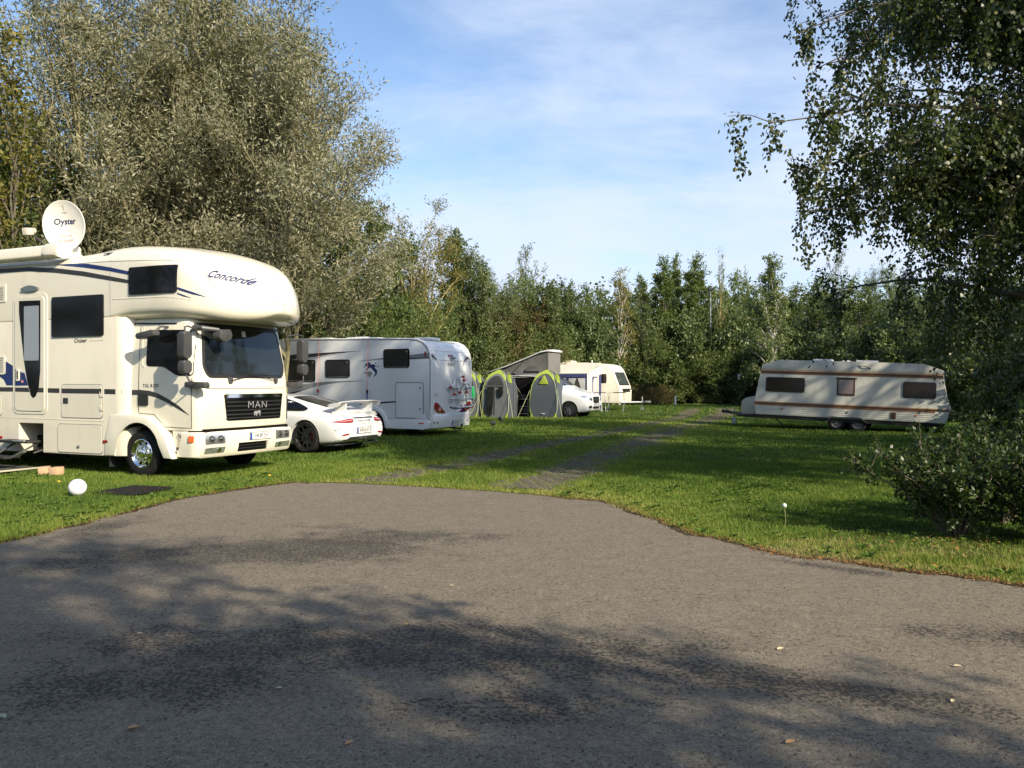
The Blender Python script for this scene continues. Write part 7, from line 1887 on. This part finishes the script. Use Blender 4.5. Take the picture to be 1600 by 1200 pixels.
# folding camping kitchen frame between two tents
KT = thing('camping_kitchen', 'grey folding frame with black boxes between the two right shower tents', 'frame', (.42, 36.6, 0), (0, 0, R(-25)))
for x in (-.42, .42):
    for y in (-.22, .22): tube('leg', [(x, y, 0), (x, y, .78)], .016, ALU, KT, 6)
for z in (.14, .46, .78):
    for y in (-.22, .22): tube('rail', [(-.42, y, z), (.42, y, z)], .013, ALU, KT, 6)
    for x in (-.42, .42): tube('rail', [(x, -.22, z), (x, .22, z)], .013, ALU, KT, 6)
box('storage_bag', -.36, .06, -.18, .18, .16, .44, BLACK, KT, .04, 3); box('storage_bag', .10, .38, -.16, .18, .16, .40, CHAR, KT, .04, 3); box('shelf', -.40, .40, -.20, .20, .765, .775, CHAR, KT, .003); box('cool_box', -.2, .25, -.16, .16, .785, .98, CHAR, KT, .04, 3)
# folding chair in front of the awning, and table
TB = thing('camping_table', 'light folding table with a dark top before the far caravan', 'table', (4.35, 42.9, 0), (0, 0, R(-25)))
box('tabletop', -.5, .45, -.35, .35, .98, 1.01, CHAR, TB, .006)
for (x, y) in ((-.42, -.3), (.38, -.3), (-.42, .3), (.38, .3)): tube('leg', [(x, y, .98), (x * 1.12, y, .0)], .018, PLATE, TB, 6)
RKS = thing('drying_rack', 'thin wire drying rack standing on the grass before the far caravan', 'rack', (5.35, 42.4, 0), (0, 0, R(-20)))
for x in (-.4, .4):
    tube('leg', [(x, -.3, 0), (x, .25, .98)], .010, STEEL, RKS, 5); tube('leg', [(x, .3, 0), (x, -.25, .98)], .010, STEEL, RKS, 5)
for k in range(6): tube('wire', [(-.42, -.3 + k * .12, .98), (.42, -.3 + k * .12, .98)], .006, STEEL, RKS, 4)
box('towel', -.1, .45, -.3, .12, .985, 1.02, CHAR, RKS, .01)
# small things on the grass
def garden_spot(x, y, label, rz):
    t = thing('garden_spotlight', label, 'lamp', (x, y, gz(x, y)), (0, 0, rz), 'black spike lamps on the grass')
    tube('spike', [(0, 0, -.02), (0, 0, .18)], .012, BLACK, t, 6)
    bm = bmesh.new(); lathe_bm(bm, [(.03, -.08), (.06, .0), (.075, .08), (.06, .075), (0, .07)], 'x', 14, (0, 0, .24)); bm_obj('lamp_head', bm, BLACK, t)
    tube('bracket', [(0, -.07, .18), (0, 0, .14), (0, .07, .18), (0, .07, .24)], .01, BLACK, t, 5)
garden_spot(-.62, 25.9, 'black spike lamp on the grass nearer the white motorhome', 1.0)
garden_spot(-.38, 28.9, 'black spike lamp on the grass nearer the shower tents', 2.0)
gb = tag(lathe('globe_lamp', [(0.0, -.10)] + [(.112 * math.sin(R(a)), .10 - .112 * math.cos(R(a))) for a in range(20, 181, 8)], mat('opal_plastic', (.80, .80, .82), .35, var=.02), None, 'z', 36), 'white ball lamp standing in the grass near the road', 'lamp')
gb.location = (-5.72, 10.9, .02)
dm = thing('rubber_mat', 'black rubber mat lying in the grass right of the white ball lamp', 'mat', (-5.2, 11.35, .03), (R(1.5), R(-1), R(-24)))
bm = bmesh.new(); bx(bm, -.38, .38, -.36, .36, -.012, .0, .004)
bm_obj('mat_base', bm, RUBBER, dm)
bm = bmesh.new()
for i in range(19):
    bx(bm, -.37 + i * .0405, -.357 + i * .0405, -.35, .35, .0, .008, 0); bx(bm, -.37, .37, -.35 + i * .0382, -.338 + i * .0382, .0, .0075, 0)
bm_obj('mat_grid', bm, RUBBER, dm)
rg_ = thing('door_mat', 'dark outdoor carpet with a pale hem beneath the motorhome steps', 'carpet', (-8.75, 14.3, .0), (0, 0, R(-24.5)))
bm = bmesh.new(); bx(bm, -1.9, .35, -.45, .40, .0, .022, .006); bm_obj('carpet', bm, mat('carpet_dark', (.045, .045, .045), .95, bmp=.6, bscale=60), rg_)
bm = bmesh.new(); bx(bm, -1.9, .35, -.475, -.452, .0, .028, .004); bx(bm, .352, .372, -.475, .4, .0, .028, .004); bm_obj('hem', bm, mat('pale_hem', (.42, .38, .28), .9), rg_)
WOODB = mat('raw_wood', (.50, .33, .19), .75, var=.14, vscale=4, sxyz=(1, 1, 8), bmp=.2, bscale=40)
for (x, y, a, s, lb) in ((-7.82, 13.86, 12, .155, 'pale wooden block beneath the motorhome, nearer the steps'), (-7.52, 13.68, -8, .165, 'pale wooden block beneath the motorhome, nearer the wheel')):
    b_ = tag(box('wooden_block', -s / 2, s / 2, -s / 2, s / 2, 0, s, WOODB, None, .006), lb, 'block', 'wooden blocks by the motorhome'); b_.location = (x, y, gz(x, y) - .01); b_.rotation_euler = (R(3), R(-2), R(a))
pm = tag(prism('marker_post', rrect(-.05, .05, 0, .62, .02), 'y', -.04, .04, PLATE, None, .01), 'small white marker post at the far edge of the lawn', 'post'); pm.location = (10.93, 55.4, 0)
bn = thing('waste_bin', 'dark blue wheeled bin behind the front of the old caravan', 'bin', (17.0, 56.8, 0))
prism('bin_body', [(-.34, .08), (.34, .08), (.42, 1.15), (-.42, 1.15)], 'y', -.38, .38, mat('bin_blue', (.015, .03, .09), .5), bn, .03); box('lid', -.45, .45, -.42, .42, 1.155, 1.24, mat('bin_lid', (.22, .24, .28), .45), bn, .03); box('handle', -.4, .4, .42, .47, 1.10, 1.15, BLACK, bn, .01)
sg_ = thing('signboard', 'small white sign on a green post behind the old caravan drawbar', 'sign', (15.95, 57.0, 0))
tube('post', [(.35, 0, 0), (.35, 0, 2.2)], .04, mat('green_post', (.02, .09, .05), .5), sg_, 8); prism('board', rrect(-.42, .28, 1.72, 2.08, .08), 'y', -.05, .03, PLATE, sg_, .02)
lp = thing('floodlight_mast', 'floodlight on a thin grey mast standing among the tall poplars', 'mast', (at(1110, 61), 61, 0))
tube('mast', [(0, 0, 0), (0, 0, 8.3)], [.09, .05], STEEL, lp, 8); box('floodlight', -.22, .22, -.16, .10, 8.3, 8.52, GREY, lp, .03)
# dandelion clock by the verge, two yellow flowers
dd_ = thing('dandelion_clock', 'single dandelion seed head on a tall stalk at the right verge', 'flower', (2.75, 8.35, 0))
tube('stalk', [(0, 0, 0), (.01, 0, .12), (.0, .01, .24)], .0035, mat('stalk_green', (.20, .22, .08), .6), dd_, 5); lathe('seed_head', [(.0, -.024)] + [(.024 * math.sin(R(a)), -.024 * math.cos(R(a)) + 0) for a in range(20, 181, 20)], mat('seed_white', (.60, .60, .56), .95), dd_, 'z', 12, (0, .01, .26))
for (x, y, lb) in ((-6.62, 12.1, 'yellow dandelion flower in the grass left of the white ball lamp'), (-3.78, 12.9, 'yellow dandelion flower in the grass in front of the lorry bumper')):
    t = thing('dandelion', lb, 'flower', (x, y, gz(x, y)), group='dandelion flowers in the lawn'); tube('stalk', [(0, 0, 0), (0, 0, .06)], .004, mat('stalk_green', (.2, .22, .08)), t, 5); lathe('blossom', [(0, .055), (.018, .06), (.024, .07), (.012, .078), (0, .08)], mat('dandelion_yellow', (.75, .50, .02), .8), t, 'z', 10)
# single leaves on the road
def road_leaf(x, y, L, a, col, label):
    bm = bmesh.new(); w = L * .36; pts = [(0, 0), (L * .25, w * .8), (L * .55, w * .9), (L * .85, w * .35), (L, 0), (L * .85, -w * .35), (L * .55, -w * .9), (L * .25, -w * .8)]
    up_ = [bm.verts.new((p[0], p[1], .004 + abs(p[1]) * .5 + (p[0] / L) ** 2 * L * .18)) for p in pts]
    m1 = bm.verts.new((L * .5, 0, .004)); 
    for i in range(8): bm.faces.new((up_[i], up_[(i + 1) % 8], m1))
    o_ = bm_obj('fallen_leaf', bm, col, None, 60); md = o_.modifiers.new('s', 'SOLIDIFY'); md.thickness = .0015; bake_mods(o_)
    o_.location = (x, y, .005); o_.rotation_euler = (0, 0, R(a)); tag(o_, label, 'leaf', 'fallen leaves on the road')
LT, LP_, LG = mat('leaf_tan', (.42, .25, .12), .8), mat('leaf_pale', (.50, .42, .26), .8), mat('leaf_greyish', (.34, .34, .25), .8)
for a in ((1.48, 4.62, .045, 20, LP_, 'pale leaf on the asphalt right of the centre'), (-1.12, 4.04, .035, 200, LG, 'small greyish leaf on the worn asphalt left of the centre'), (-1.66, 3.56, .055, 10, LT, 'curled tan leaf on the dark asphalt at lower left'),
          (-.69, 3.41, .040, 30, LT, 'tan leaf near the bottom edge left of the centre'), (-2.25, 3.68, .050, 160, LG, 'greyish leaf at the far left bottom of the road'), (-2.23, 4.91, .035, 0, LG, 'small grey leaf far left on the road'), (1.13, 3.42, .045, 15, LT, 'tan leaf near the bottom edge right of the centre'),
          (2.15, 3.42, .05, -10, LG, 'pale green leaf near the bottom right corner'), (-.67, 5.1, .03, 0, LT, 'brown leaf at the edge of the shade in mid road'), (2.32, 4.35, .04, -10, LP_, 'pale pointed leaf at the right on the sunlit asphalt'), (2.05, 3.86, .035, 40, LP_, 'small pale leaf between the two lower right leaves'), (-.46, 6.07, .035, 0, LP_, 'whitish leaf on the grey patch in mid road')):
    road_leaf(*a)
# wood ladder etc. hidden behind things is left out
